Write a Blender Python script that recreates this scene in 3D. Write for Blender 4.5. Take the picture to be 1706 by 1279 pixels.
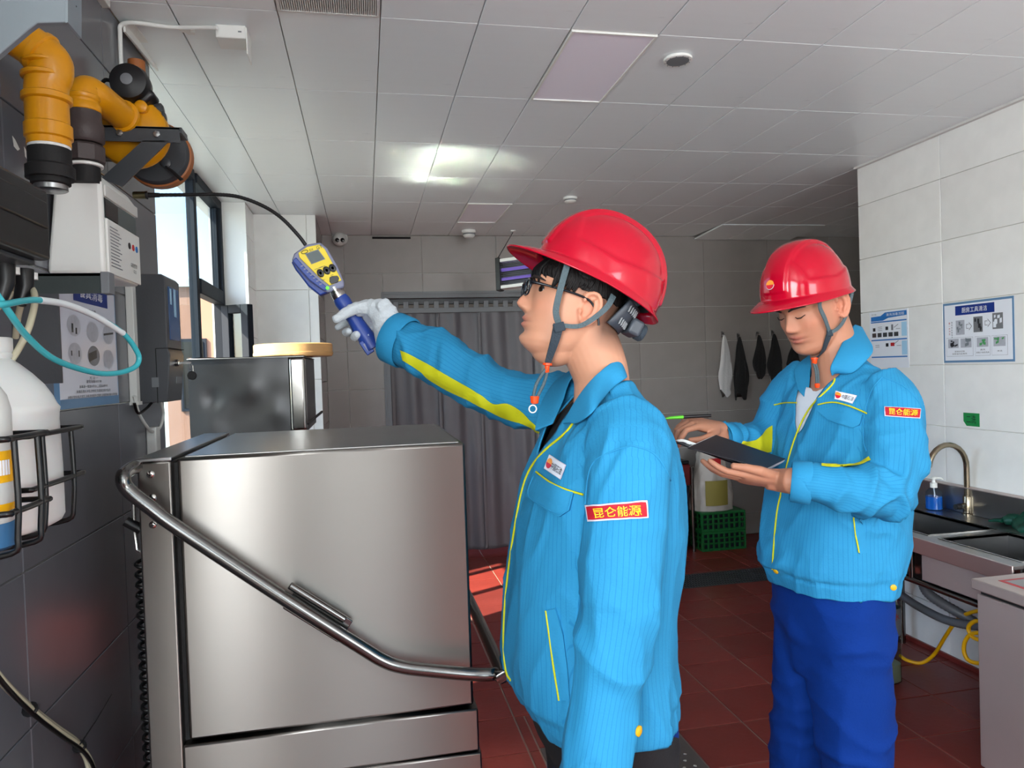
import bpy, bmesh, math, random
import numpy as np
from mathutils import Vector, Matrix, noise
from mathutils.bvhtree import BVHTree
for o in list(bpy.data.objects): bpy.data.objects.remove(o)
S = bpy.context.scene; COL = S.collection
R = random.Random(7); PI = math.pi

# ------------------------------------------------------------------ camera, world, sun, window light, exposure
F_PX, YAW, PIT, ROL, EYE = 1206.6, .1993, .02059, -.033678, 1.505
_fw = Vector((math.sin(YAW)*math.cos(PIT), math.cos(YAW)*math.cos(PIT), -math.sin(PIT)))
_rt = Vector((math.cos(YAW), -math.sin(YAW), 0)); _up = _rt.cross(_fw)
C_R = math.cos(ROL)*_rt + math.sin(ROL)*_up
C_U = -math.sin(ROL)*_rt + math.cos(ROL)*_up
C_O = Vector((0, 0, EYE))
cam_d = bpy.data.cameras.new('camera'); cam = bpy.data.objects.new('camera', cam_d); COL.objects.link(cam)
cam_d.sensor_width = 36; cam_d.lens = F_PX/1706*36; cam_d.clip_start = .02; cam_d.clip_end = 200
m3 = Matrix((C_R, C_U, -_fw)).transposed().to_4x4(); m3.translation = C_O; cam.matrix_world = m3
S.camera = cam
S.view_settings.view_transform = 'Standard'; S.view_settings.look = 'None'
S.view_settings.gamma = 1; S.view_settings.use_curve_mapping = False
S.view_settings.exposure = 0.95
S.cycles.use_denoising = True
S.cycles.max_bounces = 8; S.cycles.diffuse_bounces = 4; S.cycles.glossy_bounces = 4
S.cycles.transmission_bounces = 6; S.cycles.transparent_max_bounces = 10
S.cycles.sample_clamp_indirect = 0
S.cycles.blur_glossy = 0

W = bpy.data.worlds.new('sky'); S.world = W; W.use_nodes = True
_n = W.node_tree.nodes; _l = W.node_tree.links
_bg = _n['Background']; _sky = _n.new('ShaderNodeTexSky')
_sky.sky_type = 'NISHITA'; _sky.sun_disc = False; _sky.sun_elevation = math.radians(43); _sky.sun_rotation = math.radians(-118)
_sky.air_density = 1.0; _sky.dust_density = 1.5; _sky.ozone_density = 1.5
_l.new(_sky.outputs[0], _bg.inputs[0]); _bg.inputs[1].default_value = .42

def lamp(name, kind, energy, loc, direction, color=(1, 1, 1), size=None, size_y=None, angle=None):
    d = bpy.data.lights.new(name, kind); o = bpy.data.objects.new(name, d); COL.objects.link(o)
    d.energy = energy; d.color = color; o.location = loc
    o.rotation_euler = Vector(direction).to_track_quat('-Z', 'Z').to_euler()
    if size: d.shape = 'RECTANGLE'; d.size = size; d.size_y = size_y or size
    if angle is not None: d.angle = angle
    return o
SUN_D = Vector((.885*.73, .466*.73, -.683))
lamp('sun', 'SUN', 13.0, (-4, -1, 6), SUN_D, (1, .84, .64), angle=math.radians(.6))
# daylight through the glazed front of the room behind the camera and the window in the left wall
lamp('daylight_front_window', 'AREA', 46, (2.0, -3.02, 1.55), (0, 1, -.05), (.93, .97, 1), size=1.35, size_y=1.7)
lamp('daylight_front_door', 'AREA', 7, (-.06, -3.02, 1.5), (0, 1, -.05), (.93, .97, 1), size=.75, size_y=1.8)
lamp('daylight_side_window', 'AREA', 70, (-.90, -1.0, 1.75), (1, .35, -.05), (.92, .97, 1), size=1.6, size_y=1.3)

# ------------------------------------------------------------------ picture point -> place in the room
def ray(px, py): px = float(px); py = float(py); return _fw + (px-853)/F_PX*C_R - (py-639.5)/F_PX*C_U
def _on(px, py, ax, val):
    d = ray(px, py); return C_O + d*((val-C_O[ax])/d[ax])
def XP(px, py, v): return _on(px, py, 0, v)
def YP(px, py, v): return _on(px, py, 1, v)
def ZP(px, py, v): return _on(px, py, 2, v)
def PR(p):
    v = Vector(p)-C_O; w = v.dot(_fw); return (853+F_PX*v.dot(C_R)/w, 639.5-F_PX*v.dot(C_U)/w)

# ------------------------------------------------------------------ materials
def lin(c):
    return tuple(((x/255)/12.92 if x/255 <= .04045 else ((x/255+.055)/1.055)**2.4) for x in c[:3])+(1,)
def mat(name, rgb, rough=.5, metal=0, bump=0, bscale=60, vary=0, vscale=6, spec=.5, coat=0, trans=0, emit=None, estr=1, aniso=0, stretch=None, alpha=1, sss=0, ior=1.45, rvar=0, sheen=0):
    m = bpy.data.materials.new(name); m.use_nodes = True
    n = m.node_tree.nodes; l = m.node_tree.links; b = n['Principled BSDF']
    c = lin(rgb); b.inputs['Base Color'].default_value = c
    b.inputs['Roughness'].default_value = rough; b.inputs['Metallic'].default_value = metal
    b.inputs['Specular IOR Level'].default_value = spec; b.inputs['Coat Weight'].default_value = coat
    b.inputs['Transmission Weight'].default_value = trans; b.inputs['IOR'].default_value = ior
    b.inputs['Alpha'].default_value = alpha; b.inputs['Anisotropic'].default_value = aniso; b.inputs['Anisotropic Rotation'].default_value = .25 if aniso else 0
    if sheen: b.inputs['Sheen Weight'].default_value = sheen
    if sss: b.inputs['Subsurface Weight'].default_value = sss; b.inputs['Subsurface Radius'].default_value = (.012, .005, .003); b.inputs['Subsurface Scale'].default_value = 1
    if emit: b.inputs['Emission Color'].default_value = lin(emit); b.inputs['Emission Strength'].default_value = estr
    tc = n.new('ShaderNodeTexCoord'); mp = n.new('ShaderNodeMapping'); l.new(tc.outputs['Object'], mp.inputs[0])
    if stretch: mp.inputs['Scale'].default_value = stretch
    if vary:
        t = n.new('ShaderNodeTexNoise'); t.inputs['Scale'].default_value = vscale; t.inputs['Detail'].default_value = 5
        l.new(mp.outputs[0], t.inputs[0])
        mx = n.new('ShaderNodeMix'); mx.data_type = 'RGBA'
        mx.inputs['A'].default_value = tuple(max(0, x*(1-vary)) for x in c[:3])+(1,)
        mx.inputs['B'].default_value = tuple(min(1, x*(1+vary)) for x in c[:3])+(1,)
        l.new(t.outputs['Fac'], mx.inputs['Factor']); l.new(mx.outputs['Result'], b.inputs['Base Color'])
    if rvar:
        t2 = n.new('ShaderNodeTexNoise'); t2.inputs['Scale'].default_value = vscale*1.7; t2.inputs['Detail'].default_value = 6
        l.new(mp.outputs[0], t2.inputs[0]); mr = n.new('ShaderNodeMapRange')
        mr.inputs['To Min'].default_value = max(.02, rough-rvar); mr.inputs['To Max'].default_value = rough+rvar
        l.new(t2.outputs['Fac'], mr.inputs['Value']); l.new(mr.outputs[0], b.inputs['Roughness'])
    if bump:
        t = n.new('ShaderNodeTexNoise'); t.inputs['Scale'].default_value = bscale; t.inputs['Detail'].default_value = 4
        l.new(mp.outputs[0], t.inputs[0])
        bp = n.new('ShaderNodeBump'); bp.inputs['Strength'].default_value = bump; bp.inputs['Distance'].default_value = .01
        l.new(t.outputs['Fac'], bp.inputs['Height']); l.new(bp.outputs[0], b.inputs['Normal'])
    return m
def add_scratches(m, along):          # fine brushed grain: stretched noise in roughness and relief
    n = m.node_tree.nodes; l = m.node_tree.links; b = n['Principled BSDF']
    tc = n.new('ShaderNodeTexCoord'); mp = n.new('ShaderNodeMapping'); l.new(tc.outputs['Object'], mp.inputs[0])
    mp.inputs['Scale'].default_value = along
    t = n.new('ShaderNodeTexNoise'); t.inputs['Scale'].default_value = 1; t.inputs['Detail'].default_value = 3
    l.new(mp.outputs[0], t.inputs[0])
    bp = n.new('ShaderNodeBump'); bp.inputs['Strength'].default_value = .01; bp.inputs['Distance'].default_value = .0005
    l.new(t.outputs['Fac'], bp.inputs['Height']); l.new(bp.outputs[0], b.inputs['Normal'])
    mr = n.new('ShaderNodeMapRange'); r0 = b.inputs['Roughness'].default_value
    mr.inputs['To Min'].default_value = r0-.02; mr.inputs['To Max'].default_value = r0+.03
    l.new(t.outputs['Fac'], mr.inputs['Value']); l.new(mr.outputs[0], b.inputs['Roughness'])
    return m
def glass_mat(name, tint=(235, 245, 250), rough=.02, mixf=.1):
    m = bpy.data.materials.new(name); m.use_nodes = True
    n = m.node_tree.nodes; l = m.node_tree.links; n.remove(n['Principled BSDF'])
    t = n.new('ShaderNodeBsdfTransparent'); t.inputs[0].default_value = lin(tint)
    g = n.new('ShaderNodeBsdfGlossy'); g.inputs['Roughness'].default_value = rough
    fr = n.new('ShaderNodeLayerWeight'); fr.inputs[0].default_value = .5; pw = n.new('ShaderNodeMath'); pw.operation = 'POWER'; l.new(fr.outputs['Facing'], pw.inputs[0]); pw.inputs[1].default_value = 5
    mr = n.new('ShaderNodeMapRange'); mr.inputs['To Min'].default_value = .04; mr.inputs['To Max'].default_value = .6; l.new(pw.outputs[0], mr.inputs['Value'])
    mx = n.new('ShaderNodeMixShader'); l.new(mr.outputs[0], mx.inputs[0]); l.new(t.outputs[0], mx.inputs[1]); l.new(g.outputs[0], mx.inputs[2])
    l.new(mx.outputs[0], n['Material Output'].inputs[0]); return m
def obj_random(m, amount):            # each tile a little lighter or darker than the next
    n = m.node_tree.nodes; l = m.node_tree.links; b = n['Principled BSDF']
    oi = n.new('ShaderNodeObjectInfo'); mr = n.new('ShaderNodeMapRange')
    mr.inputs['To Min'].default_value = 1-amount; mr.inputs['To Max'].default_value = 1+amount
    l.new(oi.outputs['Random'], mr.inputs['Value'])
    mx = n.new('ShaderNodeMix'); mx.data_type = 'RGBA'; mx.blend_type = 'MULTIPLY'; mx.inputs['Factor'].default_value = 1
    src = b.inputs['Base Color'].links
    if src: l.new(src[0].from_socket, mx.inputs['A'])
    else: mx.inputs['A'].default_value = b.inputs['Base Color'].default_value
    l.new(mr.outputs[0], mx.inputs['B']); l.new(mx.outputs['Result'], b.inputs['Base Color']); return m

M = {}
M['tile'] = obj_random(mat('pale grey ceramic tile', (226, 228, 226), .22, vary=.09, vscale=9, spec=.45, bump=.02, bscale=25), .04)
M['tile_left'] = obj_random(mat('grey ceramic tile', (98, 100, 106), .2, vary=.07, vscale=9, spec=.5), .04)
M['tile_shade'] = obj_random(mat('ceramic tile in painted shade', (138, 133, 130), .25, vary=.08, vscale=7, spec=.45), .04)  # the pale wall tile again, with shade put into its colour
M['grout'] = mat('pale grout', (208, 206, 200), .9)
M['grout_floor'] = mat('floor grout', (128, 112, 102), .9, vary=.25)
M['floor_tile'] = obj_random(mat('dark red quarry tile', (114, 45, 40), .36, vary=.25, vscale=5, bump=.08, bscale=40, rvar=.09, spec=.4), .12)
M['ceil'] = obj_random(mat('painted metal ceiling panel', (226, 234, 236), .3, vary=.02, vscale=3, spec=.5, stretch=(.6, 9, 1), rvar=.06), .015)
M['ceil_gap'] = mat('ceiling joint', (205, 206, 204), .5)
M['dark'] = mat('dark void', (14, 14, 15), .9)
M['white_wall'] = mat('white painted reveal', (226, 228, 226), .35, vary=.03)
M['alu'] = mat('dark window aluminium', (30, 36, 44), .6, spec=.2)
M['glass'] = glass_mat('window glass')
M['steel'] = mat('brushed stainless steel', (138, 134, 129), .33, metal=1, aniso=.97, vary=.05, vscale=3, stretch=(1, 1, 1))
M['steel_d'] = mat('dull stainless steel', (160, 160, 160), .3, metal=1, vary=.12, vscale=4, bump=.03, bscale=8)
M['steel_warm'] = mat('pinkish brushed steel', (196, 182, 176), .5, metal=.75, aniso=.3, vary=.08, vscale=5)
M['steel_glint'] = mat('mirror steel for ceiling glint', (222, 222, 220), .11, metal=1)
M['steel_k'] = mat('dented steel with painted dark reflection', (92, 92, 94), .34, metal=1, vary=.15, vscale=4)  # base colour darkened to stand in for the dark surroundings it reflects
M['steel_m'] = mat('polished steel', (182, 180, 176), .16, metal=1)
M['tube'] = mat('dark polished steel tube', (120, 120, 118), .2, metal=1)
M['black'] = mat('black plastic', (20, 20, 22), .35)
M['black_wire'] = mat('black coated wire', (13, 14, 15), .3)
M['rubber'] = mat('black rubber', (18, 18, 19), .7, bump=.1, bscale=90)
M['grey_d'] = mat('dark grey painted metal', (58, 62, 66), .4, vary=.08, vscale=12)
M['grey_b'] = mat('blue-grey painted metal', (112, 122, 128), .45, vary=.14, vscale=10)
M['grey_m'] = mat('mid grey plastic', (110, 114, 118), .45)
M['box_grey'] = mat('charcoal enclosure', (70, 72, 76), .42, bump=.05, bscale=180)
M['white_pl'] = mat('white plastic', (222, 224, 220), .35)
M['white_pl2'] = mat('off-white plastic', (200, 202, 198), .4, vary=.03)
M['yellow_pipe'] = mat('yellow painted gas pipe', (205, 140, 8), .3, vary=.1, vscale=20, bump=.05, bscale=60)
M['brown_iron'] = mat('dark brown iron fitting', (64, 55, 54), .5, vary=.15, vscale=25, bump=.1, bscale=120)
M['orange_tape'] = mat('orange-brown pipe', (150, 88, 42), .5, vary=.25, vscale=20)
M['red'] = mat('red enamel', (160, 20, 34), .3)
M['wood'] = mat('bamboo wood', (206, 160, 104), .45, vary=.18, vscale=5, stretch=(1.5, 1.5, 26))
M['paper'] = mat('white laminated paper', (222, 228, 236), .3)
M['paper_g'] = mat('greyish laminated paper', (206, 210, 222), .25)
M['blue_ink'] = mat('dark blue print', (16, 48, 128), .35)
M['blue_mid'] = mat('bright blue print', (34, 112, 186), .35)
M['blue_pale'] = mat('pale blue print', (160, 204, 232), .35)
M['blue_grey'] = mat('blue-grey print border', (92, 130, 166), .35)
M['ink'] = mat('black print', (30, 32, 38), .4)
M['ink_grey'] = mat('grey print', (116, 120, 128), .4)
M['ink_red'] = mat('red print', (178, 34, 40), .4)
M['ink_green'] = mat('green print', (70, 150, 90), .4)
M['white_ink'] = mat('white print', (236, 238, 240), .4)
M['green_tag'] = mat('green label', (20, 132, 66), .4)
M['cloth_black'] = mat('black cloth', (18, 18, 19), .9, bump=.3, bscale=60, sheen=.2)
M['cloth_white'] = mat('white cloth', (196, 196, 196), .9, bump=.3, bscale=60)
M['curtain'] = mat('dark grey quilted curtain', (96, 94, 98), .42, vary=.08, vscale=3, bump=.06, bscale=30)
M['green_crate'] = mat('green plastic crate', (22, 96, 46), .45)
M['jug'] = mat('translucent white jug', (216, 218, 216), .35, sss=.2, spec=.4)
M['teal'] = mat('teal hose', (60, 172, 182), .22, coat=.3)
M['hose_clear'] = mat('yellowed clear hose', (196, 190, 164), .2, spec=.6, alpha=.85)
M['hose_white'] = mat('white hose stretch', (214, 222, 224), .3)
M['yellow_hose'] = mat('yellow rubber hose', (236, 176, 8), .35)
M['grey_hose'] = mat('grey corrugated hose', (96, 98, 102), .4)
M['brass'] = mat('brushed nickel tap', (150, 138, 118), .22, metal=1)
M['screen'] = mat('grey display', (72, 84, 84), .2)
M['blue_screen'] = mat('dim blue screen', (28, 58, 92), .2, emit=(30, 70, 120), estr=.12)
M['uv'] = mat('violet fluorescent tube', (120, 100, 170), .3, emit=(126, 96, 225), estr=.22)
M['lens'] = mat('black lens', (6, 6, 8), .05)

# ------------------------------------------------------------------ mesh building
WLOC = {}
class MB:
    def __init__(s): s.v = []; s.f = []; s.mi = []; s.cur = 0
    def add(s, vs, fs):
        o = len(s.v); s.v += [tuple(p) for p in vs]; s.f += [tuple(o+i for i in f) for f in fs]; s.mi += [s.cur]*len(fs); return s
    def box(s, x0, x1, y0, y1, z0, z1):
        x0, x1 = min(x0, x1), max(x0, x1); y0, y1 = min(y0, y1), max(y0, y1); z0, z1 = min(z0, z1), max(z0, z1)
        return s.add([(x0, y0, z0), (x1, y0, z0), (x1, y1, z0), (x0, y1, z0), (x0, y0, z1), (x1, y0, z1), (x1, y1, z1), (x0, y1, z1)],
                     [(0, 3, 2, 1), (4, 5, 6, 7), (0, 1, 5, 4), (1, 2, 6, 5), (2, 3, 7, 6), (3, 0, 4, 7)])
    def obox(s, c, ax, half):
        c = Vector(c); a = [Vector(q).normalized()*h for q, h in zip(ax, half)]
        p = [c+sx*a[0]+sy*a[1]+sz*a[2] for sz in (-1, 1) for sx, sy in ((-1, -1), (1, -1), (1, 1), (-1, 1))]
        return s.add(p, [(0, 3, 2, 1), (4, 5, 6, 7), (0, 1, 5, 4), (1, 2, 6, 5), (2, 3, 7, 6), (3, 0, 4, 7)])
    def loft(s, rings, caps=True, closed=False):
        n = len(rings[0]); vs = [p for r in rings for p in r]; fs = []
        k = len(rings)
        for i in range(k if closed else k-1):
            a = i*n; b = ((i+1) % k)*n
            for j in range(n):
                j2 = (j+1) % n; fs.append((a+j, a+j2, b+j2, b+j))
        if caps and not closed:
            fs.append(tuple(range(n-1, -1, -1))); fs.append(tuple((k-1)*n+j for j in range(n)))
        return s.add(vs, fs)
    def tube(s, pts, r, n=10, caps=True, closed=False, flat=1):
        pts = [Vector(p) for p in pts]; k = len(pts)
        rr = [float(x) for x in r] if hasattr(r, '__len__') else [float(r)]*k
        tg = []
        for i in range(k):
            a = pts[(i-1) % k] if (closed or i > 0) else pts[i]; b = pts[(i+1) % k] if (closed or i < k-1) else pts[i]
            tg.append((b-a).normalized())
        u = tg[0].orthogonal().normalized(); rings = []
        for i in range(k):
            u = (u-tg[i]*u.dot(tg[i])).normalized(); w = tg[i].cross(u)
            rings.append([pts[i]+rr[i]*(math.cos(2*PI*j/n)*u+flat*math.sin(2*PI*j/n)*w) for j in range(n)])
        return s.loft(rings, caps, closed)
    def cyl(s, p0, p1, r0, r1=None, n=20): return s.tube([p0, p1], [r0, r0 if r1 is None else r1], n)
    def lathe(s, o, axis, prof, n=28, caps=True):
        o = Vector(o); ax = Vector(axis).normalized(); u = ax.orthogonal().normalized(); w = ax.cross(u)
        return s.loft([[o+ax*h+max(r, 1e-4)*(math.cos(2*PI*j/n)*u+math.sin(2*PI*j/n)*w) for j in range(n)] for r, h in prof], caps)
    def prism(s, poly, vec):
        poly = [Vector(p) for p in poly]; v = Vector(vec)
        return s.loft([poly, [p+v for p in poly]])
    def grid(s, rows):
        n = len(rows[0]); vs = [p for r in rows for p in r]
        return s.add(vs, [(i*n+j, i*n+j+1, (i+1)*n+j+1, (i+1)*n+j) for i in range(len(rows)-1) for j in range(n-1)])
    def ball(s, c, r, n=14, m=10, sc=(1, 1, 1)):
        c = Vector(c)
        return s.loft([[c+r*Vector((sc[0]*math.sin(PI*i/m)*math.cos(2*PI*j/n), sc[1]*math.sin(PI*i/m)*math.sin(2*PI*j/n), sc[2]*math.cos(PI*i/m))) for j in range(n)] for i in [.02]+list(range(1, m))+[m-.02]])
    def build(s, name, m, parent=None, smooth=40, bevel=0, bseg=2, **tags):
        me = bpy.data.meshes.new(name)
        a = np.array(s.v, dtype=float); lo, hi = a.min(0), a.max(0)
        c = Vector(((lo[0]+hi[0])/2, (lo[1]+hi[1])/2, lo[2]))
        me.from_pydata([tuple(q) for q in (a-np.array(c))], [], s.f)
        return finish(me, c, name, m, parent, smooth, bevel, bseg, s.mi, **tags)
def finish(me, c, name, m, parent=None, smooth=40, bevel=0, bseg=2, mi=None, **tags):
    ms = m if isinstance(m, (list, tuple)) else [m]
    for q in ms: me.materials.append(M[q] if isinstance(q, str) else q)
    if mi and len(ms) > 1: me.polygons.foreach_set('material_index', mi)
    bm = bmesh.new(); bm.from_mesh(me); bmesh.ops.recalc_face_normals(bm, faces=bm.faces); bm.to_mesh(me); bm.free()
    if smooth:
        me.polygons.foreach_set('use_smooth', [True]*len(me.polygons)); me.set_sharp_from_angle(angle=math.radians(smooth))
    o = bpy.data.objects.new(name, me); COL.objects.link(o); place(o, c, parent)
    if bevel:
        b = o.modifiers.new('bevel', 'BEVEL'); b.width = bevel; b.segments = bseg; b.limit_method = 'ANGLE'; b.angle_limit = math.radians(40)
    for k, v in tags.items(): o[k] = v
    return o
def place(o, c, parent):
    WLOC[o.name] = Vector(c)
    if parent is not None: o.parent = parent; o.location = Vector(c)-WLOC[parent.name]
    else: o.location = c
def thing(name, label, cat, loc=(0, 0, 0), group=None):
    o = bpy.data.objects.new(name, None); COL.objects.link(o); o.empty_display_size = .05; place(o, Vector(loc), None)
    o['label'] = label; o['category'] = cat
    if group: o['group'] = group
    return o
def T(label, cat, group=None):
    d = dict(label=label, category=cat)
    if group: d['group'] = group
    return d
def clone(o, loc=None, parent=None, **tags):
    c = o.copy(); COL.objects.link(c); p = Vector(loc) if loc is not None else WLOC[o.name]; place(c, p, parent)
    for k, v in tags.items(): c[k] = v
    return c
def text_mesh(body, size=1, depth=0, res=2, align='CENTER', bold=0):
    cu = bpy.data.curves.new('lettering', 'FONT'); cu.body = body; cu.size = size; cu.align_x = align; cu.align_y = 'CENTER'
    cu.extrude = depth; cu.resolution_u = res; cu.offset = bold
    o = bpy.data.objects.new('lettering', cu); COL.objects.link(o)
    dg = bpy.context.evaluated_depsgraph_get(); me = bpy.data.meshes.new_from_object(o.evaluated_get(dg))
    bpy.data.objects.remove(o); bpy.data.curves.remove(cu)
    v = [tuple(p.co) for p in me.vertices]; f = [tuple(p.vertices) for p in me.polygons]; bpy.data.meshes.remove(me)
    return v, f
def text_on(mb, body, c, ux, uy, size, lift=.0006, bold=0, width=None):
    v, f = text_mesh(body, 1, bold=bold)
    if not v: return
    a = np.array(v); w = a[:, 0].max()-a[:, 0].min(); hh = a[:, 1].max()-a[:, 1].min()
    cx = (a[:, 0].max()+a[:, 0].min())/2; cy = (a[:, 1].max()+a[:, 1].min())/2
    ux = Vector(ux).normalized(); uy = Vector(uy).normalized(); nn = ux.cross(uy)
    if len(body) == 1: hh = w = .8
    sx = size/hh if width is None else width/w; sy = size/hh
    mb.add([Vector(c)+ux*((p[0]-cx)*sx)+uy*((p[1]-cy)*sy)+nn*lift for p in v], f)
def quad_on(mb, c, ux, uy, w, h, lift=.0004):
    ux = Vector(ux).normalized(); uy = Vector(uy).normalized(); n = ux.cross(uy)*lift; c = Vector(c)+n
    mb.add([c-ux*w/2-uy*h/2, c+ux*w/2-uy*h/2, c+ux*w/2+uy*h/2, c-ux*w/2+uy*h/2], [(0, 1, 2, 3)])
def bez(pts, n=8):
    P = [Vector(p) for p in pts]; out = []
    for i in range(len(P)-1):
        p0 = P[max(i-1, 0)]; p1 = P[i]; p2 = P[i+1]; p3 = P[min(i+2, len(P)-1)]
        for j in range(n):
            t = j/n
            out.append(.5*((2*p1)+(-p0+p2)*t+(2*p0-5*p1+4*p2-p3)*t*t+(-p0+3*p1-3*p2+p3)*t**3))
    return out+[P[-1]]
_tile_cache = {}
def tile_mesh(w, h, d, name):
    k = (round(w, 4), round(h, 4), d, name)
    if k not in _tile_cache:
        me = bpy.data.meshes.new(name); e = min(.0015, d*.4)
        v = [(-w/2, -h/2, 0), (w/2, -h/2, 0), (w/2, h/2, 0), (-w/2, h/2, 0)]
        v += [(x, y, d-e) for x, y, z in v[:4]]+[(x-math.copysign(e, x), y-math.copysign(e, y), d) for x, y, z in v[:4]]
        f = [(0, 3, 2, 1), (8, 9, 10, 11)]
        for a in (0, 4):
            f += [(a+i, a+(i+1) % 4, a+4+(i+1) % 4, a+4+i) for i in range(4)]
        me.from_pydata(v, [], f); _tile_cache[k] = me
    return _tile_cache[k]
def cut(r, h):
    x0, x1, y0, y1 = r; a0, a1, b0, b1 = h
    if a0 >= x1 or a1 <= x0 or b0 >= y1 or b1 <= y0: return [r]
    out = []
    if a0 > x0: out.append((x0, a0, y0, y1))
    if a1 < x1: out.append((a1, x1, y0, y1))
    m0, m1 = max(x0, a0), min(x1, a1)
    if b0 > y0: out.append((m0, m1, y0, b0))
    if b1 < y1: out.append((m0, m1, b1, y1))
    return out
def tiles(parent, origin, ux, uy, rect, su, sv, u0, v0, m, name='tile', gap=.003, d=.008, holes=(), skip=(), jitter=0):
    ux = Vector(ux); uy = Vector(uy); nz = ux.cross(uy); rot = Matrix((ux, uy, nz)).transposed().to_euler()
    O = Vector(origin); U0, U1, V0, V1 = rect; made = {}
    for i in range(math.floor((U0-u0)/su), math.ceil((U1-u0)/su)):
        for j in range(math.floor((V0-v0)/sv), math.ceil((V1-v0)/sv)):
            if (i, j) in skip: continue
            rs = [(max(U0, u0+i*su), min(U1, u0+(i+1)*su), max(V0, v0+j*sv), min(V1, v0+(j+1)*sv))]
            for h in holes: rs = [q for r in rs for q in cut(r, h)]
            for r in rs:
                w, h2 = r[1]-r[0]-gap, r[3]-r[2]-gap
                if w < .012 or h2 < .012: continue
                me = tile_mesh(w, h2, d, name)
                if not me.materials: me.materials.append(M[m])
                o = bpy.data.objects.new(name, me); COL.objects.link(o); o.rotation_euler = rot
                if jitter: o.rotation_euler = (rot[0]+R.uniform(-1, 1)*jitter, rot[1]+R.uniform(-1, 1)*jitter, rot[2])
                place(o, O+ux*(r[0]+r[1])/2+uy*(r[2]+r[3])/2, parent); made[(i, j)] = o
    return made
# ------------------------------------------------------------------ the room
XL, XR, YB, HC, YE, XE = -.685, 2.78, 5.76, 2.583, 3.66, 5.6      # left wall, right wall, back wall, ceiling, end of right wall, far right
Y0 = -3.0
def struct(name, mb, m, label, **k):
    return mb.build(name, m, None, smooth=0, kind='structure', label=label, **k)
floor = struct('floor', MB().box(-1.2, XE, Y0, YB+.6, -.12, -.004), 'grout_floor', 'dark red quarry tiled kitchen floor with pale grout')
DR = (1.52, 3.2, 4.50, 4.80)      # drain channel
PL = (.62, 1.2, 1.9, 2.775)        # studded plate
tiles(floor, (0, 0, -.0045), (1, 0, 0), (0, 1, 0), (XL, XR, 1.0, YB+.3), .305, .297, 2.10-.305*20, 2.46-.297*20, 'floor_tile', gap=.007, d=.0045, holes=[DR, PL])
tiles(floor, (0, 0, -.0045), (1, 0, 0), (0, 1, 0), (XR, 4.4, YE, YB), .305, .297, 2.10-.305*20, 2.46-.297*20, 'floor_tile', gap=.007, d=.0045, holes=[DR])
struct('floor_2', MB().box(-1.2, XE, Y0, 1.0, -.12, -.002), 'floor_tile', 'plain stretch of red floor behind the viewpoint')

# ceiling with 0.3 x 0.6 metal panels
ceil = struct('ceiling', MB().box(-1.0, XE, Y0, YB+.3, HC+.0125, HC+.12), 'ceil_gap', 'suspended ceiling of long pale metal panels')
CX0, CY0 = .085-.3*6, 2.245-.6*9
LIT = {(8, 9), (8, 13)}; VENT = {(5, 8)}
DROP = {(15, 14), (16, 14), (17, 14)}
# u runs along -x so that the panels face down
sk = {(-i-1, j) for i, j in LIT | VENT | DROP}
cp = tiles(ceil, (CX0, 0, HC+.012), (-1, 0, 0), (0, 1, 0), (-(XR-CX0), CX0-XL, .45, YB), .3, .6, 0, CY0, 'ceil', name='ceiling_panel', gap=.0035, d=.012, skip=sk)
cp.update(tiles(ceil, (CX0, 0, HC+.012), (-1, 0, 0), (0, 1, 0), (-(4.9-CX0), -(XR-CX0), YE, YB), .3, .6, 0, CY0, 'ceil', name='ceiling_panel', gap=.0035, d=.012, skip=sk))
for i, j in DROP:                       # three panels hanging loose in the far corner
    x = CX0+(i+.5)*.3; me = tile_mesh(.296, .5, .012, 'ceiling_panel')
    if not me.materials: me.materials.append(M['ceil'])
    o = bpy.data.objects.new('ceiling_panel', me); COL.objects.link(o); o.rotation_euler = (PI-.05, 0, 0); place(o, (x, 5.5, HC-.006), ceil)
struct('ceiling_2', MB().box(-1.0, XE, Y0, .45, HC, HC+.02), 'ceil', 'plain stretch of ceiling behind the viewpoint')
struct('trim_1', MB().box(XL-.01, XL+.02, .45, 2.24, HC-.025, HC-.001), 'white_pl2', 'pale edge trim between the left wall and the ceiling', bevel=.002)
struct('trim_2', MB().box(XR-.022, XR, .45, YE, HC-.012, HC-.0005), 'ceil_gap', 'thin edge trim between the right wall and the ceiling')

# left wall: tiled stretch, window opening, then a pier
WY0, WY1, SILL = 2.69, 4.70, .92
lw = MB().box(-.90, XL-.008, -.15, WY0-.004, 0, HC).box(-.90, XL-.008, Y0, -1.85, 0, HC).box(-.90, XL-.008, -1.85, -.15, 0, 1.05).box(-.90, XL-.008, -1.85, -.15, 2.4, HC).box(-.90, XL-.008, WY0-.004, WY1+.004, 0, SILL-.01).box(-.90, XL-.008, WY1+.004, YB, 0, HC)
wl = struct('wall_left', lw, 'grout', 'grey glossy tiled wall on the left with the gas meter')
tiles(wl, (XL-.008, 0, 0), (0, 1, 0), (0, 0, 1), (.55, WY0, .0, HC), .61, .315, 1.61-6.1, 1.13-3.15, 'tile_left')
tiles(wl, (XL-.008, 0, 0), (0, 1, 0), (0, 0, 1), (WY0, WY1, 0, SILL), .61, .315, 1.61-6.1, 1.13-3.15, 'tile_left')
tiles(wl, (XL-.008, 0, 0), (0, 1, 0), (0, 0, 1), (WY1, 5.03, 0, HC), .61, .315, 1.61-6.1, 1.13-3.15, 'tile')
struct('trim_3', MB().box(-.90, XL, WY1, WY1+.004, SILL, HC), 'white_wall', 'pale far reveal of the window opening')
struct('trim_4', MB().box(-.90, XL, WY0-.004, WY0, SILL, HC), 'white_wall', 'pale near reveal of the window opening')
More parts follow.
